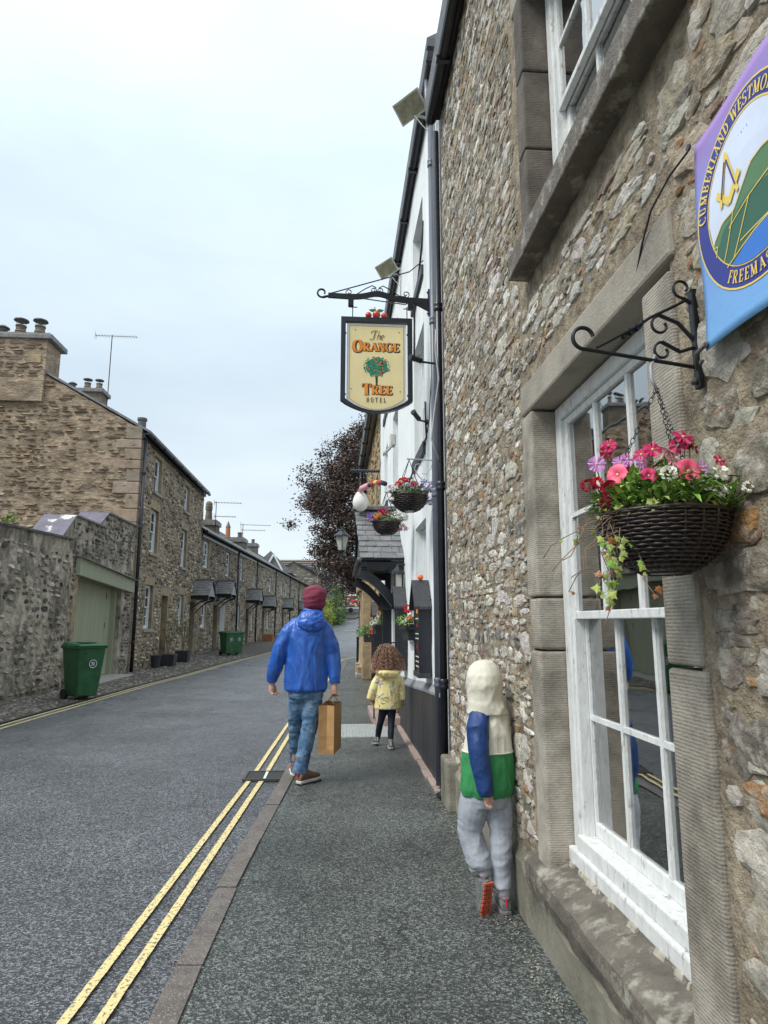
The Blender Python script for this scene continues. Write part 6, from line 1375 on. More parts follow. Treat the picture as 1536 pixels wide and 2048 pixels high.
cols=[flat('knit_pink',(.75,.35,.42),.9),flat('knit_black',(.03,.03,.04),.9),flat('knit_red',(.5,.03,.06),.9),flat('knit_yellow',(.7,.5,.12),.9),flat('knit_red_two',(.5,.03,.06),.9)]
part('pink_glove',MB().tube([(.37,10.6,3.67),(.40,10.45,3.69),(.47,10.2,3.68),(.50,10.05,3.665)],[.03,.05,.05,.045],8),cols[0],kn,smooth=True)
for k in range(4): part('finger',MB().tube([(.385,10.55,3.68),(.34-.01*k,10.60+.03*k,3.66),(.335,10.62+.03*k,3.63)],.012,6),cols[0],kn,smooth=True)
Q=[(.50,10.05,3.665),(.54,9.85,3.64),(.57,9.6,3.61),(.60,9.35,3.56),(.63,9.05,3.49),(.66,8.8,3.42)]
for k in range(5): part('stripe',MB().tube([Q[k],Q[k+1]],.036,8),[cols[1],cols[2],cols[3],cols[2],cols[1]][k],kn,smooth=True)
sl_=thing('street_lantern','old black street lantern on an iron arm against the copper beech','street lamp',(.1,12.2,2.8))
lx_,ly_=.095,12.2
part('lamp_glass',MB().lathe([(.07,2.86),(.125,3.12)],(lx_,ly_,0),4),m_lampg,sl_); 
for k in range(4): a=k*PI/2; part('frame_bar',MB().tube([(lx_+.075*math.cos(a),ly_+.075*math.sin(a),2.85),(lx_+.13*math.cos(a),ly_+.13*math.sin(a),3.13)],.008,4),m_black,sl_)
part('lamp_roof',MB().lathe([(.155,3.12),(.15,3.14),(.06,3.22),(.055,3.25),(.02,3.27),(.02,3.31)],(lx_,ly_,0),12),m_black,sl_); part('lamp_base',MB().lathe([(.03,2.72),(.03,2.80),(.08,2.84),(.08,2.86)],(lx_,ly_,0),8),m_black,sl_); part('arm',MB().tube([(lx_,ly_,2.73),(1.0,ly_,2.72)],.015,6),m_black,sl_)
# ---------------------------------------------------------------- left side things
bA=bin_('wheelie_bin','green wheelie bin with a white number ring standing in front of the garage door',-5.22,14.1,h(14)-.02,math.radians(50),1.08)
mb=ringmark(bA,(0.02,-.362,.70),X_,Z_,V((0,-1,0)),.085,'20'); Rm=None
part('number_ring',mb,m_white,bA,local=True)
bB=bin_('wheelie_bin','green wheelie bin by the cottages, left one of the pair',-4.86,30.0,h(30)-.0,math.radians(40),1.0)
bC=bin_('wheelie_bin','green wheelie bin by the cottages, right one of the pair',-4.60,30.6,h(30),math.radians(40),1.0)
for b in (bB,bC): part('number_ring',ringmark(b,(0.0,-.338,.68),X_,Z_,V((0,-1,0)),.08,'20'),m_white,b,local=True)
rb=thing('recycling_box','blue recycling box on the ground between the whitewashed passage and the bins','box',(-5.7,33,h(33))); part('box',FT.box(MB(),3.6,4.1,h(34),h(34)+.38,.25,.6),M('blue_plastic',(.03,.06,.28),.5,.1),rb,bev=.02); part('lid',FT.box(MB(),3.58,4.12,h(34)+.38,h(34)+.42,.23,.62),M('blue_plastic_lid',(.04,.08,.33),.5,.1),rb,bev=.01)
def planter(label,x,y,w_,hh,mat,plant=None,seed=1,round_=False):
    t=thing('plant_pot',label,'plant pot',(x,y,h(y)),'plant pots along the cottage wall'); z=h(y)-.01; R=random.Random(seed)
    part('pot',MB().lathe([(w_*.38,0),(w_*.5,hh*.92),(w_*.54,hh*.93),(w_*.54,hh)],(x,y,z),14) if round_ else MB().hexa([(x-w_*.42,y-w_*.42,z),(x+w_*.42,y-w_*.42,z),(x+w_*.42,y+w_*.42,z),(x-w_*.42,y+w_*.42,z),(x-w_*.5,y-w_*.5,z+hh),(x+w_*.5,y-w_*.5,z+hh),(x+w_*.5,y+w_*.5,z+hh),(x-w_*.5,y+w_*.5,z+hh)]),mat,t,bev=.01)
    part('soil',MB().lathe([(w_*.42,hh+.003),(.01,hh+.02)],(x,y,z),10,False),m_soil,t)
    if plant:
        mb=MB()
        for k in range(7): a=R.random()*6; mb.tube([(x,y,z+hh),(x+math.cos(a)*.12,y+math.sin(a)*.12,z+hh+plant*.5),(x+math.cos(a)*.28,y+math.sin(a)*.25,z+hh+plant*R.uniform(.7,1))],.008,4)
        part('stem',mb,m_stem,t); mb=MB()
        for k in range(34): a=R.random()*6; rr=R.uniform(.05,.36); spray(mb,(x+math.cos(a)*rr,y+math.sin(a)*rr*.8,z+hh+R.uniform(.35,1)*plant),.09,11,.022,[(.10,.14,.06),(.17,.20,.09),(.07,.10,.04),(.24,.25,.12)],R,.8)
        part('foliage',mb,m_shrub,t,kind='stuff')
planter('small grey pot at the foot of the tall house, nearest to the drainpipe',-6.0,22.6,.34,.42,m_pot,None,1,True)
planter('wide black pot with a leafy shrub under the nearest ground floor window',-5.85,23.6,.55,.40,m_pot,1.15,2)
planter('square black pot with a taller shrub beside the ochre door',-5.80,25.6,.5,.42,m_pot,1.35,3)
planter('rusty terracotta trough by the fourth cottage door',-4.75,46.8,.75,.45,m_terr,None,4)
# ivy and leaves over the garden wall at the picture's left edge
sb=thing('overhanging_shrub','yellow green leafy shrub tip peeping over the garden wall at the far left','shrub',(-7.6,11,3.0)); R=random.Random(5)
pts=[(-8.4,10.6,2.0),(-7.6,10.5,3.6),(-6.3,10.35,4.9),(-5.42,10.2,5.12)]; part('branch',MB().tube(pts,[.05,.035,.02,.008],6),m_stem,sb,smooth=True)
for k in range(16):
    t=R.uniform(.80,1); i=2; p=V(pts[2]).lerp(V(pts[3]),(t-.66)*3 if t>.66 else 0); part('leaf',leaf(MB(),p,V((R.uniform(-.5,1),R.uniform(-.8,.5),R.uniform(-.5,1))),R.uniform(.10,.19),R.uniform(.022,.035),R.uniform(0,.4)),R.choice((m_leafy,m_leafy,m_leaf)),sb,smooth=True)
mb=MB()
for k in range(14): spray(mb,(R.uniform(-7.4,-6.2),R.uniform(10.8,13.2),gt(12)+.1),.16,40,.03,[(.22,.30,.06),(.12,.2,.04),(.3,.34,.1)],R)
part('creeper',mb,m_shrub,sb,kind='stuff')
# ---------------------------------------------------------------- copper beech
tr=thing('copper_beech','big dark purple copper beech tree beyond the hotel','tree',(1.6,34,h(34))); R=random.Random(19)
tx,ty=2.5,34.; z0=h(34)-.2
part('trunk',MB().tube([(tx,ty,z0),(tx-.05,ty,2),(tx-.2,ty+.1,5),(tx-.1,ty,8),(tx,ty,10.5)],[.42,.34,.27,.18,.06],12),m_bark,tr,smooth=True)
ends=[]
for k in range(26):
    a=R.uniform(0,2*PI); zb0=R.uniform(3.8,9.2); L=lerp([(2.5,2.4),(4.5,3.2),(7,3.0),(10,1.2)],zb0)*R.uniform(.7,1.0)
    p=V((tx-.1,ty,zb0)); d=V((math.cos(a),math.sin(a),R.uniform(.0,.45))); pts=[p]
    for j in range(1,6): pts.append(p+d*L*j/5+V((R.gauss(0,.12),R.gauss(0,.12),-.05*j*j*.35)))
    part('branch',MB().tube(pts,[.10,.075,.055,.038,.022,.01],6),m_bark,tr,smooth=True); ends.append(pts)
mb=MB(); BC=[(.060,.036,.036),(.085,.052,.045),(.040,.028,.03),(.13,.085,.06),(.06,.048,.035),(.15,.10,.085)]
def clump(c,r,n,s):
    for k in range(n):
        p=V(c)+V((R.gauss(0,1),R.gauss(0,1),R.gauss(0,.7)))*r*.55; a=V((R.gauss(0,1),R.gauss(0,1),R.gauss(0,.5))).normalized()*s*R.uniform(.6,1.3); b=a.cross(V((R.gauss(0,1),R.gauss(0,1),R.gauss(0,1)))).normalized()*s*.55
        mb.col=R.choice(BC); mb.poly([p-a,p-b,p+a,p+b])
for k in range(620):
    # shell-weighted crown volume, flatter at the left, hanging low towards the street
    z=R.uniform(3.4,12.2); rm_=lerp([(3.0,2.2),(3.8,3.0),(5,4.0),(7,4.1),(9,3.9),(10.5,3.0),(11.6,1.8),(12.3,.5)],z); a=R.uniform(0,2*PI); rr=rm_*math.sqrt(R.uniform(.25,1)); bump=1+.16*math.sin(a*5+z*1.7)+.1*math.sin(z*4.1+a*2)
    c=(tx+math.cos(a)*rr*bump,ty+math.sin(a)*rr*bump,z+R.uniform(-.3,.3)); clump(c,R.uniform(.35,.75),R.randint(150,220),.072)
for pts in ends:
    for j in (3,4,5):
        if R.random()<.8: clump(pts[j]+V((0,0,R.uniform(-.2,.2))),R.uniform(.3,.6),110,.075)
part('crown',mb,m_beech,tr,kind='stuff')
# ---------------------------------------------------------------- far end of the street
m_mor2=M('grey_far_stone',(.22,.20,.165),.9,.35,2.4,.8,4,.1,col2=(.10,.09,.08),c2s=1.6,ramp=(.45,.7))
fh=thing('far_stone_house','far stone house with a pale slate roof at the bend of the street','house',(-2,80,1.5))
z0=1.0; mb=MB()
E0,E1=(-4.9,79),(.3,83)   # front-left and front-right ground corners, ridge runs back to the right
mb.poly([(-9.5,79,z0),(-1.6,79,z0),(-1.6,79,6.9),(-5.2,79,8.75),(-9.5,79,6.5)]); mb.poly([(-1.6,79,z0),(.35,86,z0),(.35,86,6.4),(-1.6,79,6.9)]); part('wall',mb,m_mor2,fh)
FF=Fc((-9.5,79,0),PI/2); FF.U=V((1,0,0)); FF.n=V((0,-1,0))
rubble(fh,FF,.2,7.8,1.6,8.3,[],(.14,.26),(.3,.7),(.01,.05),[(.30,.26,.19),(.22,.19,.15),(.15,.13,.11),(.38,.34,.27)],m_stonef,0,81,gap=.12,n=6,detail=False,zf=lambda u:(8.75-.5*(u-4.3) if u>4.3 else 6.5+.52*u)-.2)
mb=MB(); rows=12; a0,a1,b0,b1=V((-5.25,78.8,8.85)),V((-1.9,92,8.85)),V((-1.35,78.8,6.75)),V((2.1,92,6.5))
for r in range(rows):
    t0,t1=r/rows,(r+1.1)/rows; n=22
    for k in range(n):
        s0,s1=(k+.02)/n,(k+.98)/n; P=lambda s,t,e:(b0.lerp(b1,s)).lerp(a0.lerp(a1,s),t)+V((0,0,e)); mb.poly([P(s0,t0,.10),P(s1,t0,.10),P(s1,t1,.02),P(s0,t1,.02)])
part('roof_slates',mb,m_slatew,fh,kind='stuff'); mb=MB(); mb.poly([a0+V((0,0,-.05)),a1,b1,b0+V((0,0,-.05))]); mb.poly([a0,a1,V((-6,92,6.5)),V((-9.8,78.8,6.4))]); part('roof_deck',mb,m_slatew,fh)
part('chimney',MB().box(-6.3,-5.4,66,66.8,5.6,8.6),m_chim,fh) if 0 else None
part('window',MB().box(-.9,-.2,81.8,82.0,3.2,4.4),m_dark,fh)
bh=thing('brown_roofed_house','large house behind with a brown tiled roof, white hip and small skylight','house',(-2,100,3))
mb=MB(); rows=14; a,b=V((-10.5,103,11.3)),V((3.6,103,11.4)); c,d=V((-11,96,6.6)),V((4.6,96,6.6))
for r in range(rows):
    t0,t1=r/rows,(r+1.15)/rows; n=34
    for k in range(n):
        s0,s1=(k+.03)/n,(k+.97)/n; P=lambda s,t,e:(c.lerp(d,s)).lerp(a.lerp(b,s),t)+V((0,-e,e)); mb.poly([P(s0,t0,.16),P(s1,t0,.16),P(s1,t1,.03),P(s0,t1,.03)]); mb.poly([P(s0,t0,.16),P(s1,t0,.16),P(s1,t0,0),P(s0,t0,0)])
part('roof_tiles',mb,m_tile,bh,kind='stuff'); mb=MB(); mb.poly([a,b,d,c]); mb.poly([a,b,(4.6,110,6.6),(-11,110,6.6)]); part('roof_deck',mb,m_tile,bh); part('wall',MB().box(-10.6,4.2,96.5,109,2,6.7),m_cream,bh)
part('skylight',MB().hexa([(-2.9,98.9,9.15),(-2.1,98.9,9.15),(-2.1,99.6,9.65),(-2.9,99.6,9.65),(-2.9,98.8,9.3),(-2.1,98.8,9.3),(-2.1,99.5,9.8),(-2.9,99.5,9.8)]),m_white,bh)
part('white_hip',MB().hexa([(-1.3,101,10.9),(-.9,101,10.9),(-1.9,97,7.8),(-2.3,97,7.8),(-1.3,101,11.2),(-.9,101,11.2),(-1.9,96.8,8.4),(-2.3,96.8,8.4)]),m_white,bh)
dh=thing('dormer_house','slate roofed house with a white gabled dormer showing over the terrace roof','house',(-6.6,64,0))
part('roof',MB().ext([(-8.6,62,6.2),(-6.3,62,8.3),(-4.2,62,6.2)],(0,6,0)),m_slate,dh); part('wall',MB().box(-8.3,-4.5,62.2,68,0.6,6.3),m_mor2,dh)
for s in (-1,1): part('barge_board',MB().hexa([(-6.0,61.85,8.15),(-6.0,61.95,8.15),(-6.0+s*.95,61.95,6.4),(-6.0+s*.95,61.85,6.4),(-6.0,61.85,8.0-.2),(-6.0,61.95,7.8),(-6.0+s*.78,61.95,6.4),(-6.0+s*.78,61.85,6.4)]),m_white,dh)
ch_=thing('cream_house','cream rendered house with a white corner board behind the shrubs at the end','house',(3,98,4)); part('wall',MB().box(1.3,9,95,104,3,8.0),m_cream,ch_); part('corner_board',MB().box(1.1,1.35,94.8,95.05,3,8.0),m_white,ch_); part('roof',MB().ext([(.9,94.7,7.9),(9.4,94.7,7.9),(9.4,99,10),(.9,99,10)],(0,0,.15)),m_slate,ch_); part('window',MB().box(3.2,4.0,94.9,94.99,5.6,6.8),m_white,ch_); part('garden_wall',MB().box(1.2,9,92.5,92.8,3,5.0),m_cream,ch_)
# van with a bright red printed side
vn=thing('delivery_van','white van with a large red print on its side at the road end','van',(2.6,86,h(86)))
z=h(86)+.05; part('body',MB().box(1.1,5.4,85.2,87.1,z+.45,z+2.35),m_white,vn,bev=.12); part('cab',MB().hexa([(5.3,85.25,z+.45),(6.6,85.25,z+.45),(6.6,87,z+.45),(5.3,87,z+.45),(5.3,85.3,z+2.3),(5.8,85.3,z+2.2),(5.8,87,z+2.2),(5.3,87,z+2.3)]),m_white,vn,bev=.08); part('windscreen',MB().hexa([(6.0,85.2,z+1.3),(6.4,85.2,z+1.25),(6.4,85.23,z+1.25),(6.0,85.23,z+1.3),(5.6,85.2,z+2.0),(5.85,85.2,z+2.0),(5.85,85.23,z+2),(5.6,85.23,z+2)]),m_dark,vn)
part('green_panel',MB().box(1.2,4.9,85.17,85.20,z+.75,z+2.2),flat('green_print',(.03,.12,.08)),vn); mb=MB(); R=random.Random(3)
for k in range(60):
    cx_,cz_=R.uniform(1.35,4.4),z+R.uniform(.95,2.05); r=R.uniform(.12,.3); a=R.random()*6; mb.col=R.choice([(.75,.05,.04),(.85,.12,.08),(.8,.3,.2),(.55,.02,.03),(.8,.7,.6)]); mb.poly([(cx_+math.cos(a+j*PI/2)*r*(1 if j%2 else .45),85.16-k*.0004,cz_+math.sin(a+j*PI/2)*r*(1 if j%2 else .45)) for j in range(4)])
part('red_print',mb,m_shrub,vn,kind='stuff')
for x in (1.9,5.6): part('wheel',MB().tube([(x,85.15,z+.33),(x,85.4,z+.33)],.33,14),m_black,vn)
# shrubs at the bend
def shrub(label,x,y,r,hh,cols,n,seed,s=.09):
    t=thing('shrub',label,'shrub',(x,y,h(y)),'shrubs at the bend of the street'); R=random.Random(seed); z=h(y); part('stem',MB().tube([(x,y,z-.2),(x+.05,y,z+hh*.6)],.06,6),m_bark,t); mb=MB()
    for k in range(n):
        a=R.random()*6.28; u=R.uniform(0,1); rr=r*math.sqrt(R.random())*math.sin(PI*(.15+.8*u))**.6; c=V((x+math.cos(a)*rr,y+math.sin(a)*rr,z+.05+hh*u))
        for q in range(9):
            p=c+V((R.gauss(0,1),R.gauss(0,1),R.gauss(0,1)))*.13; d=V((R.gauss(0,1),R.gauss(0,1),R.gauss(0,1))).normalized()*s; b=d.cross(V((R.gauss(0,1),R.gauss(0,1),1))).normalized()*s*.5; mb.col=R.choice(cols); mb.poly([p-d,p-b,p+d,p+b])
    part('crown',mb,m_shrub,t,kind='stuff')
GY=[(.30,.36,.05),(.22,.30,.04),(.38,.40,.08)]; GD_=[(.05,.10,.03),(.09,.15,.04),(.035,.07,.025)]; GM=[(.12,.20,.06),(.2,.28,.10),(.08,.14,.05)]
for lb,x,y,r,hh,c,n,s in (('round yellow green clipped shrub beside the man’s head',-.95,72,.75,2.5,GY,170,.08),('low yellow green shrub behind the man’s shoulder',-.9,70,.8,1.6,GY,150,.08),('tall pointed green shrub in the middle of the group',-.05,73,.6,4.2,GM,190,.09),('dark green bushy conifer at the right of the group',.55,80,.85,3.6,GD_,230,.1),('low mixed green shrub at the foot of the pointed one',.15,71.5,.8,1.7,GM,140,.08),('dark low shrub at the pavement edge',.55,75,.6,1.5,GD_,140,.08)):
    shrub(lb.replace('’s',"'s"),x,y,r,hh,c,n,int(x*100)+900,s)
lp=thing('street_lamp','slim grey street lamp in front of the far stone house','street lamp',(-1.8,66,1)); part('column',MB().tube([(-1.95,66,.8),(-1.95,66,5.9)],.06,6),m_cableg,lp); part('bracket_arm',MB().tube([(-1.95,66,5.85),(-1.9,66,6.4),(-1.6,66,6.65),(-.8,66,6.85)],.04,6),m_cableg,lp,smooth=True); part('lamp_head',MB().box(-1.0,-.3,65.9,66.1,6.78,6.92),m_cableg,lp,bev=.03); part('control_box',MB().box(-1.85,-1.65,65.9,66.1,4.3,5.0),m_cableg,lp)
tp=thing('telegraph_pole','brown telegraph pole rising behind the far roofs against the beech','pole',(-.7,88,2)); part('pole',MB().tube([(-.7,88,2),(-.68,88,11.5)],.14,8),m_bark,tp); part('crossarm',MB().box(-1.2,-.2,87.9,88.05,11.0,11.12),m_bark,tp)
# ---------------------------------------------------------------- people
def cloth(name,mb,mat,parent,vox=.010,amp=.006,fr=(9,9,4),seed=0,smooth_it=4,kind=None,ridge=.7,zr=None,label=None,hi=0):
    o=part(name,mb,mat,parent,smooth=True)
    r=o.modifiers.new('r','REMESH'); r.mode='VOXEL'; r.voxel_size=vox; s=o.modifiers.new('s','SMOOTH'); s.iterations=smooth_it; s.factor=.6
    bpy.context.view_layer.update(); dg=bpy.context.evaluated_depsgraph_get(); me=bpy.data.meshes.new_from_object(o.evaluated_get(dg)); o.modifiers.clear()
    o.data=me
    if amp:
        nr=[v.normal.copy() for v in me.vertices]
        for v,nv in zip(me.vertices,nr):
            c=v.co; q=V((c.x*fr[0]+seed,c.y*fr[1],c.z*fr[2])); q+=V((noise.noise(q*.6),noise.noise(q*.6+V((5,5,5))),noise.noise(q*.6+V((9,1,3)))))*.9
            a=1-abs(noise.noise(q))*3.2; b=1-abs(noise.noise(q*2.1+V((3,3,3))))*3; dd=amp*(ridge*a+(1-ridge)*b*.8)
            if hi: dd+=amp*hi*math.sin(c.z*95+noise.noise(q)*5)*max(0,noise.noise(q*.5+V((7,7,7)))+.15)
            v.co=c+nv*dd
    me.polygons.foreach_set('use_smooth',[True]*len(me.polygons))
    if not me.materials and mat: me.materials.append(mat)
    if label: o['label']=label
    return o
def hand(mb,wr,dirv,thumb,size=1.,curl=.9):
    """palm plus four unequal bent fingers and a thumb; dirv = wrist to fingers, thumb = towards the thumb side"""
    wr=V(wr); d=V(dirv).normalized(); t=V(thumb); t=(t-d*t.dot(d)).normalized(); n=d.cross(t); L=.085*size
    mb.tube([wr-d*.03*size,wr,wr+d*L*.5,wr+d*L],[.022*size,.026*size,.034*size,.030*size],10,True)
    for k,(off,ln,r) in enumerate(((.030,.068,.0088),(.010,.076,.0092),(-.010,.070,.0088),(-.029,.055,.0078))):
        p=wr+d*L*.9+t*off*size; pts=[p-d*.02*size,p]; a=0
        for j in range(3): a+=curl*.62; p=p+(d*math.cos(a)+n*math.sin(a))*ln*size*(.42,.32,.26)[j]; pts.append(p)
        mb.tube(pts,[r*size*q for q in (1.05,1.05,1,.92,.75)],7)
    p=wr+d*L*.25+t*.022*size; mb.tube([p,p+(t*.9+d*.6).normalized()*.03*size,p+(t*.5+d*.9).normalized()*.055*size+n*.012*size,p+d*.075*size+t*.018*size+n*.03*size],[.013*size,.011*size,.0095*size,.007*size],7)
def shoe(parent,at,yaw,L,mu,ms,ml,pitch=0,roll=0,tread=None,heel=None,w=1.):
    W=L*.36*w; Rm=Matrix.Translation(V(at))@Matrix.Rotation(yaw,4,'Z')@Matrix.Rotation(pitch,4,'X')@Matrix.Rotation(roll,4,'Y')
    def out(k=1.): return [(-W*.34*k,0),(-W*.40*k,L*.12),(-W*.36*k,L*.4),(-W*.50*k,L*.7),(-W*.40*k,L*.92),(-W*.12*k,L*1.02),(W*.16*k,L*1.01),(W*.42*k,L*.88),(W*.50*k,L*.68),(W*.40*k,L*.4),(W*.40*k,L*.12),(W*.34*k,0),(0,-L*.035)]
    mb=MB().ext([(x,y,0) for x,y in out()],(0,0,L*.09)); mb.xf(Rm); so_=part('sole',mb,ms,parent,bev=L*.02)
    mb=MB(); 
    for (y,wd,ht,z) in ():pass
    mb.loft([((0,L*.0,L*.13),W*.26,L*.06,(0,1,0)),((0,L*.02,L*.21),W*.38,L*.15,(0,1,0)),((0,L*.14,L*.25),W*.40,L*.19,(0,1,0)),((0,L*.28,L*.25),W*.40,L*.19,(0,1,0)),((0,L*.45,L*.21),W*.41,L*.145,(0,1,0)),((0,L*.68,L*.17),W*.47,L*.10,(0,1,0)),((0,L*.88,L*.145),W*.38,L*.075,(0,1,0)),((0,L*.99,L*.12),W*.16,L*.04,(0,1,0))],12)
    mb.loft([((0,L*.12,L*.30),W*.36,L*.15),((0,L*.12,L*.42),W*.33,L*.14)],12); mb.xf(Rm); up_=part('upper',mb,mu,parent,smooth=True); up_.modifiers.new('sub','SUBSURF').levels=1
    mb=MB()
    for k in range(4): y=L*(.36+.08*k); z=L*(.36-.035*k); mb.tube([(-W*.2,y,z),(0,y+.005,z+L*.03),(W*.2,y+.01,z)],L*.012,5)
    mb.xf(Rm); part('laces',mb,ml,parent)
    mb=MB().box(-W*.05,W*.05,-L*.045,-L*.02,L*.2,L*.42); mb.xf(Rm); part('heel_tab',mb,heel or ml,parent)
    if tread:
        mb=MB(); R=random.Random(4)
        for i in range(9):
            for j in range(3):
                y=L*(.04+.108*i); hw=W*lerp([(0,.34),(.12,.40),(.4,.36),(.7,.48),(.92,.38),(1,.2)],.04+.108*i); x=(j-1)*hw*.66; s=min(hw*.25,L*.042); mb.hexa([(x-s,y-s*.8,-L*.03),(x+s,y-s*.8,-L*.03),(x+s,y+s*.9,-L*.03),(x-s,y+s*.9,-L*.03),(x-s*1.1,y-s,0.001),(x+s*1.1,y-s,.001),(x+s*1.1,y+s,.001),(x-s*1.1,y+s,.001)])
        mb.xf(Rm); part('tread_lugs',mb,tread,parent,kind='stuff')
m_skin=M('skin',(.58,.33,.24),.55,.1,20,.15,90,.002)
def person(label,loc,grp=None): return thing('person',label,'person',loc,grp)
def headbits(mb,c,s,fw=V((0,1,0))):
    """skull, jaw, nose, ears, neck stub; fw = the way the face looks"""
    c=V(c); sd=fw.cross(V((0,0,1))); mb.ball(c+V((0,0,.03*s)),.095*s,14,10,(1,1.12,1.12)); mb.ball(c+fw*.028*s-V((0,0,.035*s)),.068*s,12,8,(1,1,1.15))
    mb.tube([c+fw*.098*s+V((0,0,.02*s)),c+fw*.118*s-V((0,0,.012*s)),c+fw*.098*s-V((0,0,.02*s))],[.008*s,.013*s,.01*s],7)
    for k in (-1,1): mb.ball(c+sd*.093*s*k,.022*s,8,6,(.5,.8,1.3)); mb.ball(c+sd*.032*s*k+fw*.086*s+V((0,0,.02*s)),.013*s,8,6)
    mb.tube([c+fw*.082*s-V((0,0,.05*s))-sd*.02*s,c+fw*.09*s-V((0,0,.05*s)),c+fw*.082*s-V((0,0,.05*s))+sd*.02*s],.006*s,6)
# --- man
mn=person('man in blue raincoat, maroon beanie and jeans walking away along the kerb',(-.28,6.6,0))
HC=V((-.215,6.615,1.715)); fwd_=V((.22,.97,0)).normalized()
mb=MB(); headbits(mb,HC,.98,fwd_); mb.tube([(-.235,6.60,1.46),(-.225,6.60,1.56),HC],[.075,.062,.06],12)
mb.loft([((-.285,6.6,.82),.13,.09),((-.285,6.6,1.1),.14,.095),((-.28,6.6,1.35),.15,.09),((-.27,6.6,1.46),.12,.07),((-.24,6.6,1.54),.07,.06)],14)
mb.tube([(-.36,6.6,1.45),(-.45,6.6,1.40),(-.555,6.59,1.20),(-.627,6.66,.93)],[.05,.05,.045,.032],10); mb.tube([(-.19,6.6,1.45),(-.11,6.6,1.40),(-.032,6.62,1.20),(-.005,6.56,.92)],[.05,.05,.045,.032],10)
mb.tube([(-.355,6.61,.86),(-.385,6.72,.5),(-.385,6.87,.12)],[.08,.055,.045],10); mb.tube([(-.215,6.6,.86),(-.245,6.58,.48),(-.325,6.50,.10)],[.08,.055,.045],10)
hand(mb,(-.625,6.665,.915),(-.02,.06,-1),(.5,.85,0),1.05,1.15); hand(mb,(-.008,6.56,.90),(-.01,0,-1),(-.55,.8,0),1.05,1.2)
cloth('body',mb,m_skin,mn,.0065,0,smooth_it=2)
m_rain=M('blue_raincoat',(.024,.105,.44),.30,.16,12,.5,22,.010,col2=(.05,.18,.56),c2s=14,ramp=(.5,.75),stretch=(1.4,1.4,.7)); t_,P_=nodes(m_rain)
mb=MB(); mb.loft([((-.288,6.6,.835),.185,.135),((-.288,6.6,.86),.212,.155),((-.288,6.6,.95),.213,.155),((-.286,6.6,1.12),.205,.150),((-.283,6.6,1.30),.205,.145),((-.28,6.6,1.42),.200,.135),((-.278,6.6,1.48),.175,.12),((-.268,6.6,1.545),.125,.10),((-.245,6.6,1.61),.088,.085)],20)
for sg,P_ in ((-1,[(-.31,6.6,1.515),(-.40,6.6,1.48),(-.47,6.6,1.40),(-.515,6.6,1.30),(-.555,6.59,1.20),(-.60,6.62,1.05),(-.628,6.655,.97),(-.63,6.66,.925)]),(1,[(-.24,6.6,1.515),(-.155,6.6,1.48),(-.095,6.6,1.40),(-.06,6.6,1.30),(-.032,6.62,1.20),(-.008,6.59,1.05),(-.004,6.565,.97),(-.004,6.56,.915)])): mb.tube(P_,[.05,.072,.084,.082,.078,.070,.056,.046],14)
cloth('raincoat',mb,m_rain,mn,.008,.0095,(9,9,3.2),2,3)
mb=MB(); mb.loft([((-.245,6.52,1.40),.05,.03),((-.245,6.495,1.43),.11,.05),((-.245,6.49,1.49),.135,.07),((-.243,6.51,1.55),.125,.075),((-.238,6.54,1.60),.105,.08),((-.235,6.56,1.625),.085,.07)],16); cloth('raincoat_hood',mb,m_rain,mn,.008,.011,(10,10,14),4,4)
mb=MB(); mb.tube([(-.235+.095*math.cos(a),6.575+.085*math.sin(a),1.615+.012*math.sin(a*2)) for a in [2*PI*k/18 for k in range(19)]],.016,8,False); cloth('collar',mb,m_rain,mn,.007,.003,(20,20,20),3,2)
for z,a,b in ((.845,-.50,-.08),): pass
m_jean=M('blue_denim',(.055,.125,.235),.85,.25,14,.5,60,.006,col2=(.20,.31,.42),c2s=7,ramp=(.46,.70))
mb=MB(); mb.loft([((-.285,6.6,.93),.165,.12),((-.285,6.6,.84),.175,.125),((-.285,6.605,.775),.168,.115)],16)
mb.tube([(-.358,6.61,.84),(-.368,6.64,.70),(-.385,6.72,.50),(-.388,6.80,.33),(-.388,6.87,.18),(-.388,6.885,.13)],[.094,.092,.074,.068,.062,.066],14); mb.tube([(-.213,6.6,.84),(-.225,6.585,.68),(-.25,6.57,.48),(-.285,6.53,.30),(-.318,6.50,.16),(-.325,6.495,.09)],[.096,.094,.076,.070,.066,.072],14)
cloth('jeans',mb,m_jean,mn,.008,.0075,(6,6,11),6,3,hi=.15)
m_bean=M('maroon_jersey',(.20,.028,.06),.85,.15,20,.4,80,.004)
mb=MB(); mb.loft([((-.222,6.605,1.625),.070,.075),((-.218,6.60,1.67),.104,.112),((-.215,6.605,1.74),.119,.132),((-.217,6.60,1.80),.116,.130),((-.22,6.60,1.842),.092,.106),((-.222,6.60,1.87),.045,.055)],18); cloth('beanie',mb,m_bean,mn,.007,.0085,(5,5,13),8,3)
m_boot=M('brown_suede',(.20,.11,.07),.85,.2,20,.4,70,.004); m_solew=M('white_rubber',(.62,.60,.54),.6,.15,20,.2,50,.003); m_lacer=M('red_laces',(.55,.03,.05),.6); m_gr=M('grey_mesh',(.16,.155,.16),.7,.25,30,.3,80,.003); m_solek=M('dark_rubber',(.03,.03,.03),.7); m_solo=M('orange_rubber',(.66,.12,.05),.6,.25,25,.3,60,.003)
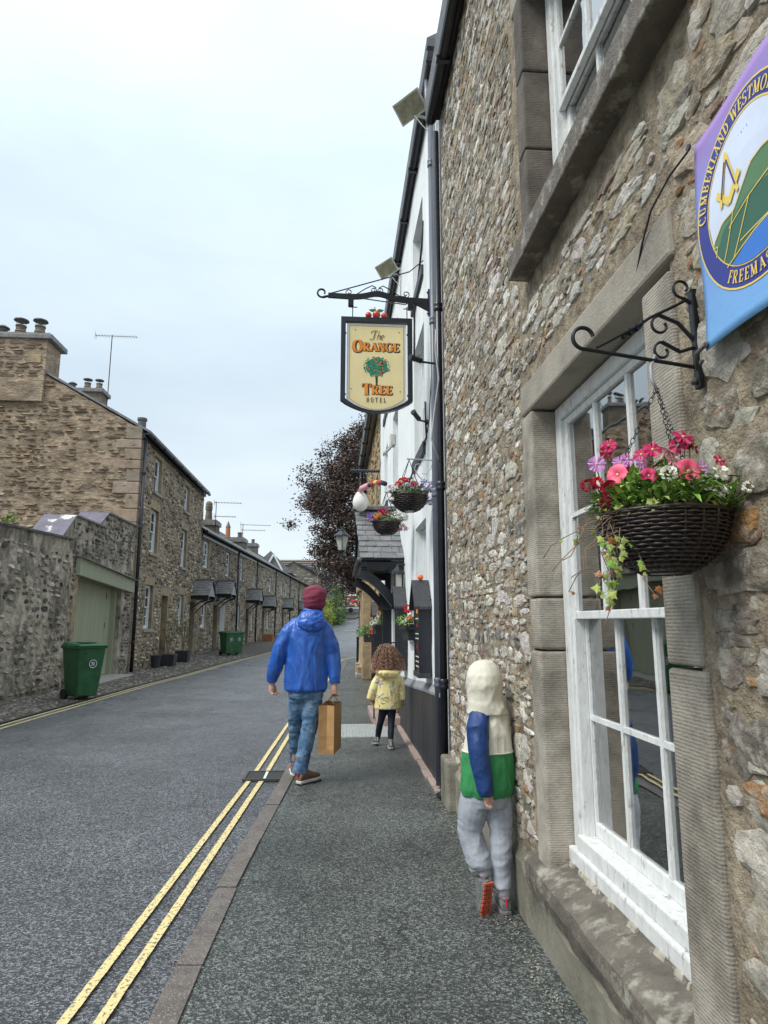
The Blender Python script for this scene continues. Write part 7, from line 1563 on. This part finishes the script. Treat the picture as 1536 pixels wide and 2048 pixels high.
for at,yw,pt in (((-.395,6.80,.005),math.radians(4),math.radians(6)),((-.335,6.44,.012),math.radians(-42),math.radians(0))):
    s=part('shoe',MB().tube([V(at)+V((.0,.08,.10)),V(at)+V((0,.06,.17))],[.042,.036],10),m_gr if 0 else m_boot,mn,smooth=True); shoe(s,at,yw,.29,m_boot,m_solew,m_lacer,-pt*0,heel=m_lacer)
    mb=MB(); mb.box(-.05,.05,0,.27,-.012,.0); mb.xf(Matrix.Translation(V(at))@Matrix.Rotation(yw,4,'Z')); part('outsole',mb,m_solek,s,bev=.01)
part('sock',MB().tube([(-.387,6.88,.10),(-.388,6.88,.15)],.04,10),m_lacer,mn); part('sock',MB().tube([(-.325,6.5,.07),(-.325,6.5,.12)],.05,10),m_lacer,mn)
gl_=part('glasses',MB().tube([HC+V((.105,-.02,.03)),HC+V((.11,.06,.03)),HC+V((.095,.11,.028))],.004,6),m_black,mn); 
bg=thing('paper_bag','brown kraft paper carrier bag with twisted handles hanging from the man’s right hand'.replace('’',"'"),'bag',(-.05,6.6,.3))
m_kraft=M('kraft_paper',(.44,.25,.105),.8,.12,9,.3,30,.006,col2=(.52,.32,.15),c2s=6,ramp=(.5,.75))
a=V((-.155,6.44,.275)); ux=V((.148,-.012,-.004)); uy=V((.072,.30,.01)); uz=V((.0,.0,.445))
mb=MB(); F_=[]
def bp_(i,j,k,dx=0): return a+ux*i+uy*j+uz*k
fr=[bp_(0,0,0),bp_(.5,.012,0),bp_(1,0,0),bp_(1,1,0),bp_(.5,.985,0),bp_(0,1,0)]; rows_=[]
for k in (0,.16,.36,.37,.7,1.0):
    cz_=.05*k+.02*(k>0); rows_.append([mb.vert(p) for p in (bp_(0,0,k),bp_(.5,cz_+.03,k),bp_(1,0,k),bp_(1.0-.02*k,.5,k),bp_(1,1,k),bp_(.5,1-cz_,k),bp_(0,1,k),bp_(.02*k,.5,k))])
for r0,r1 in zip(rows_,rows_[1:]): mb.skin(r0,r1)
mb.face(rows_[0][::-1]); part('bag_body',mb,m_kraft,bg)
mb=MB()
for j in (0.02,): 
    mb.poly([bp_(0,-.012,0.003),bp_(.5,-.012,.16),bp_(.5,-.005,.0)]); mb.poly([bp_(1,-.012,0.003),bp_(.5,-.012,.16),bp_(.5,-.005,.0)])
part('folded_bottom',mb,m_kraft,bg)
mb=MB(); mb.poly([bp_(.0,-.004,.355),bp_(1,-.004,.355),bp_(1,-.004,.365),bp_(0,-.004,.365)]); part('crease',mb,M('kraft_crease',(.36,.20,.085),.8),bg)
hp=V((-.02,6.565,.80))
for i in (.06,.94):
    p0,p1=bp_(i,.28,.97),bp_(i,.72,.97); part('twisted_handle',MB().tube([p0,p0.lerp(hp,.5)+V((-.02,-.02,.0)),hp,p1.lerp(hp,.5)+V((.01,.03,0)),p1],.0032,6),m_kraft,bg,smooth=True)
crease(m_jean,9,.012,(1,1,1.8),.7); crease(m_rain,5.5,.035,(1,1,.55),.9)
# --- girl
gr=person('small girl with long curly brown hair in a yellow patterned raincoat and navy leggings',(.65,8.2,0))
HG=V((.635,8.2,1.115)); mb=MB(); headbits(mb,HG,.88,V((0,1,0))); mb.tube([(.645,8.2,.90),(.64,8.2,.98),HG],[.045,.04,.04],10)
mb.loft([((.645,8.2,.50),.10,.08),((.648,8.2,.70),.10,.075),((.65,8.2,.84),.11,.07),((.648,8.2,.91),.06,.05)],12)
mb.tube([(.60,8.2,.83),(.505,8.2,.77),(.462,8.2,.66),(.445,8.22,.575)],[.03,.03,.028,.022],8); mb.tube([(.70,8.2,.83),(.79,8.2,.77),(.818,8.2,.66),(.825,8.2,.57)],[.03,.03,.028,.022],8)
mb.tube([(.60,8.2,.52),(.565,8.27,.31),(.54,8.40,.11)],[.055,.038,.03],8); mb.tube([(.70,8.2,.52),(.688,8.17,.30),(.675,8.12,.09)],[.055,.038,.03],8)
hand(mb,(.445,8.22,.57),(.25,0,-1),(.4,.85,0),.7,.8); hand(mb,(.825,8.2,.565),(.0,.1,-1),(-.5,.8,0),.7,.9); cloth('body',mb,m_skin,gr,.006,0,smooth_it=2)
m_ycoat=crease(M('yellow_raincoat',(.80,.69,.31),.5,.06,8,.35,30,.006),7,.018,(1,1,.6),.8)
mb=MB(); mb.loft([((.648,8.2,.465),.168,.125),((.648,8.2,.50),.166,.124),((.649,8.2,.65),.15,.112),((.65,8.2,.78),.14,.10),((.65,8.2,.86),.128,.088),((.65,8.2,.90),.09,.07)],18)
mb.tube([(.60,8.2,.865),(.545,8.2,.835),(.50,8.2,.76),(.462,8.2,.66),(.44,8.21,.575)],[.05,.058,.060,.056,.056],12); mb.tube([(.70,8.2,.865),(.755,8.2,.835),(.795,8.2,.76),(.818,8.2,.66),(.826,8.2,.565)],[.05,.058,.060,.052,.050],12)
rc=cloth('raincoat',mb,m_ycoat,gr,.008,.005,(9,9,3),12,4)
mb=MB(); mb.loft([((.648,8.085,.83),.03,.012),((.648,8.08,.86),.10,.035),((.648,8.09,.90),.135,.06),((.648,8.12,.93),.12,.08)],14); hd_=cloth('raincoat_hood',mb,m_ycoat,gr,.008,.005,(12,12,12),13,3)
mb=MB(); mb.tube([(.648-.15+.30*k/12,8.08+.03*math.cos(k*PI/6),.905+.012*math.sin(k)) for k in range(13)],.014,6); part('hood_lining',mb,M('pink_lining',(.75,.42,.32),.7,.1),hd_,smooth=True)
PC=[flat('print_blue',(.10,.22,.60)),flat('print_orange',(.75,.35,.10)),flat('print_dark',(.08,.09,.12)),flat('print_lilac',(.35,.28,.60))]; R=random.Random(55)
bpy.context.view_layer.update(); dg=bpy.context.evaluated_depsgraph_get(); rc_e=rc.evaluated_get(dg)
og=ORG[gr.name]; pm=[MB() for _ in PC]
def onc(x,z):
    ok,loc,nrm,_=rc_e.ray_cast(V((x,7.0,z))-og,V((0,1,0))); return (loc+og+nrm*.0025) if ok else None
for k in range(46):   # printed squiggles and small animals' outlines: loops, tails and dots on the cloth
    x,z=R.uniform(.46,.83),R.uniform(.48,.86); m_=2 if z<.62 and R.random()<.8 else R.randrange(4); pts=[]; a=R.random()*6; l=.004+.004*(m_!=2)
    for s in range(9): 
        p=onc(x,z)
        if p is None: break
        pts.append(p); a+=R.uniform(-.9,1.2); x+=math.cos(a)*l*1.6; z+=math.sin(a)*l*1.5
    if len(pts)>3: part('printed_squiggle',MB().tube(pts,.0018 if m_==2 else .003,4),PC[m_],rc)
m_leg=M('navy_leggings',(.012,.017,.032),.8,.2,20,.2,60,.003); mb=MB(); mb.loft([((.65,8.2,.53),.11,.085),((.65,8.2,.47),.10,.08)],12); mb.tube([(.60,8.2,.50),(.585,8.22,.40),(.565,8.27,.30),(.548,8.35,.19),(.54,8.40,.10)],[.062,.052,.042,.040,.034],10); mb.tube([(.70,8.2,.50),(.695,8.19,.40),(.688,8.17,.30),(.68,8.14,.19),(.675,8.12,.08)],[.062,.052,.042,.040,.034],10); cloth('leggings',mb,m_leg,gr,.007,.002,(12,12,20),14,2)
for at,yw,pt in (((.535,8.35,.02),math.radians(12),math.radians(-8)),((.675,8.06,.012),math.radians(-4),0)):
    s=part('shoe',MB().tube([V(at)+V((.0,.05,.06)),V(at)+V((0,.045,.11))],[.034,.03],10),m_gr,gr,smooth=True); shoe(s,at,yw,.20,m_gr,m_solek if 0 else M('pale_grey_rubber',(.33,.33,.34),.6),m_wfl,pt,w=1.15)
HB=[(.20,.11,.065),(.27,.15,.09),(.14,.075,.05),(.34,.20,.13)]; mb=MB(); R=random.Random(66)
mb.col=(.08,.04,.03); mb.loft([((.645,8.18,.94),.13,.07),((.64,8.19,1.0),.125,.095),((.636,8.195,1.08),.105,.108),((.635,8.20,1.16),.095,.105),((.635,8.20,1.22),.07,.08),((.635,8.2,1.25),.03,.03)],16)
for k in range(380):
    a=R.uniform(-PI,0) if R.random()<.85 else R.uniform(0,PI); f=R.random(); t0=R.uniform(0,.5)
    topr=.075+.02*R.random(); st_=V((.635+math.cos(a)*topr*(1.-f*.3),8.2+math.sin(a)*topr,1.24-t0*.2)); en=V((.648+math.cos(a)*R.uniform(.12,.215),8.19+math.sin(a)*R.uniform(.08,.14),R.uniform(.885,.98))); n=34; cr=R.uniform(.006,.013); ph=R.random()*6; w_=R.uniform(3.5,6.5); pts=[]
    for j in range(n+1):
        t=j/n; p=st_.lerp(en,t); bul=math.sin(PI*t)*.05; c=V((math.cos(a)*bul,math.sin(a)*bul,0)); g=cr*min(1,t*3+.2); pts.append(p+c+V((math.cos(ph+t*w_*6.28)*g,math.sin(ph+t*w_*6.28)*g,0)))
    i0=len(mb.f); mb.col=None; mb.tube(pts,[.0031*(1.1-.5*j/n) for j in range(n+1)],4)
    base=R.choice(HB); nf=len(mb.f)-i0
    for q in range(nf): t=q/nf; tip=(.66,.40,.30); mb.c[i0+q]=tuple(base[i]*(1-max(0,t-.5)*1.5)+tip[i]*max(0,t-.5)*1.5 for i in range(3))
m_hair=M('curly_brown_hair',(1,1,1),.45,.15,30,0,attr=True); part('hair',mb,m_hair,gr,smooth=True)
# --- boy
by_=person('boy in cream and green hooded jacket leaning against the stone wall',(.84,3.7,0))
mb=MB(); HB_=V((.842,3.73,1.155)); headbits(mb,HB_,.86,V((.35,.94,0)).normalized()); mb.tube([(.85,3.72,.98),(.845,3.72,1.05),HB_],[.045,.042,.04],10)
mb.loft([((.835,3.7,.60),.095,.075),((.845,3.7,.80),.095,.075),((.855,3.71,.95),.10,.07),((.85,3.71,1.03),.06,.05)],12)
mb.tube([(.82,3.68,.97),(.785,3.63,.92),(.775,3.59,.81),(.803,3.565,.62)],[.03,.03,.028,.022],8); mb.tube([(.93,3.74,.99),(.945,3.88,.84),(.93,3.95,.98)],[.034,.028,.022],8)
mb.tube([(.785,3.7,.60),(.757,3.70,.40),(.79,3.66,.20)],[.058,.042,.033],8); mb.tube([(.895,3.7,.60),(.905,3.68,.37),(.897,3.66,.10)],[.058,.042,.033],8)
hand(mb,(.803,3.565,.622),(.12,.02,-1),(.8,.3,0),.62,.5); hand(mb,(.93,3.95,.99),(.05,.1,1),(-.5,-.7,0),.6,.2); cloth('body',mb,m_skin,by_,.006,0,smooth_it=2)
CR=(.66,.63,.52); m_jk=bands('cream_and_green_jacket',((.03,.235,.075),CR),.80,CR); m_crm=crease(M('cream_nylon',CR,.6,.06,8,.4,30,.006),7,.018,(1,1,1),.7); m_bluen=crease(M('blue_nylon',(.008,.042,.165),.5,.15,9,.45,28,.01),9,.016,(1.2,1.2,.8),.8); crease(m_jk,6,.022,(1,1,.6),.9)
mb=MB(); mb.loft([((.835,3.7,.575),.142,.110),((.835,3.7,.61),.150,.118),((.842,3.7,.70),.146,.112),((.848,3.7,.80),.138,.105),((.858,3.7,.90),.128,.098),((.86,3.71,.97),.122,.09),((.858,3.71,1.02),.105,.08),((.852,3.71,1.07),.07,.065)],18)
cloth('jacket',mb,m_jk,by_,.0065,.0085,(9,9,4),22,3)
part('band_seam',MB().tube([(.848+.141*math.cos(t),3.7+.109*math.sin(t),.803) for t in [2*PI*k/28 for k in range(29)]],.0045,5,False),m_crm,by_,smooth=True)
mb=MB(); mb.loft([((.85,3.70,1.00),.118,.095),((.848,3.70,1.035),.108,.095),((.844,3.71,1.075),.100,.098),((.842,3.715,1.11),.099,.105),((.842,3.715,1.16),.103,.112),((.845,3.72,1.21),.099,.108),((.845,3.725,1.25),.082,.09),((.845,3.72,1.28),.055,.062),((.845,3.72,1.292),.02,.025)],18)
cloth('jacket_hood',mb,m_crm,by_,.006,.0045,(9,9,9),24,3)
mb=MB(); mb.tube([(.835,3.69,.995),(.800,3.665,.985),(.778,3.62,.93),(.772,3.59,.83),(.785,3.575,.72),(.800,3.565,.63),(.803,3.565,.605)],[.052,.060,.062,.056,.050,.043,.036],14); cloth('sleeve',mb,m_bluen,by_,.006,.0042,(11,11,9),26,3)
part('cuff',MB().tube([(.8015,3.566,.622),(.803,3.566,.600)],.038,14),m_bluen,by_,smooth=True)
mb=MB(); mb.tube([(.92,3.73,.99),(.935,3.80,.90),(.938,3.88,.85),(.93,3.94,.95)],[.045,.045,.042,.034],12); cloth('sleeve',mb,m_bluen,by_,.006,.005,(9,9,16),27,3)
m_jog=M('grey_marl_jersey',(.36,.385,.43),.95,.14,60,.3,90,.003,col2=(.26,.28,.32),c2s=4,ramp=(.45,.75))
mb=MB(); mb.loft([((.835,3.7,.66),.118,.10),((.835,3.7,.58),.132,.105),((.835,3.7,.52),.128,.10)],16); mb.tube([(.775,3.7,.57),(.755,3.70,.48),(.742,3.71,.39),(.760,3.69,.30),(.785,3.66,.225),(.788,3.655,.205)],[.080,.076,.068,.066,.062,.052],14); mb.tube([(.895,3.7,.57),(.902,3.69,.48),(.906,3.68,.37),(.902,3.67,.25),(.898,3.66,.15),(.898,3.655,.115)],[.074,.070,.060,.056,.050,.052],14)
cloth('joggers',mb,m_jog,by_,.0065,.0065,(7,7,12),30,3)
for at,yw,pt,tr_ in (((.812,3.60,.165),math.radians(24),math.radians(-78),m_solo),((.902,3.60,.004),math.radians(-2),0,m_solo)):
    s=part('shoe',MB().tube([V(at)+V((.0,.05,.07 if not pt else .02)),V((.788,3.65,.21)) if pt else V(at)+V((0,.05,.14))],[.033,.030],10),m_solew if 0 else M('pale_sock',(.6,.55,.6),.9),by_,smooth=True); shoe(s,at,yw,.205,m_gr,m_gr,m_cableg,pt,tread=m_solo,heel=m_lacer,w=1.1)
    mb=MB();
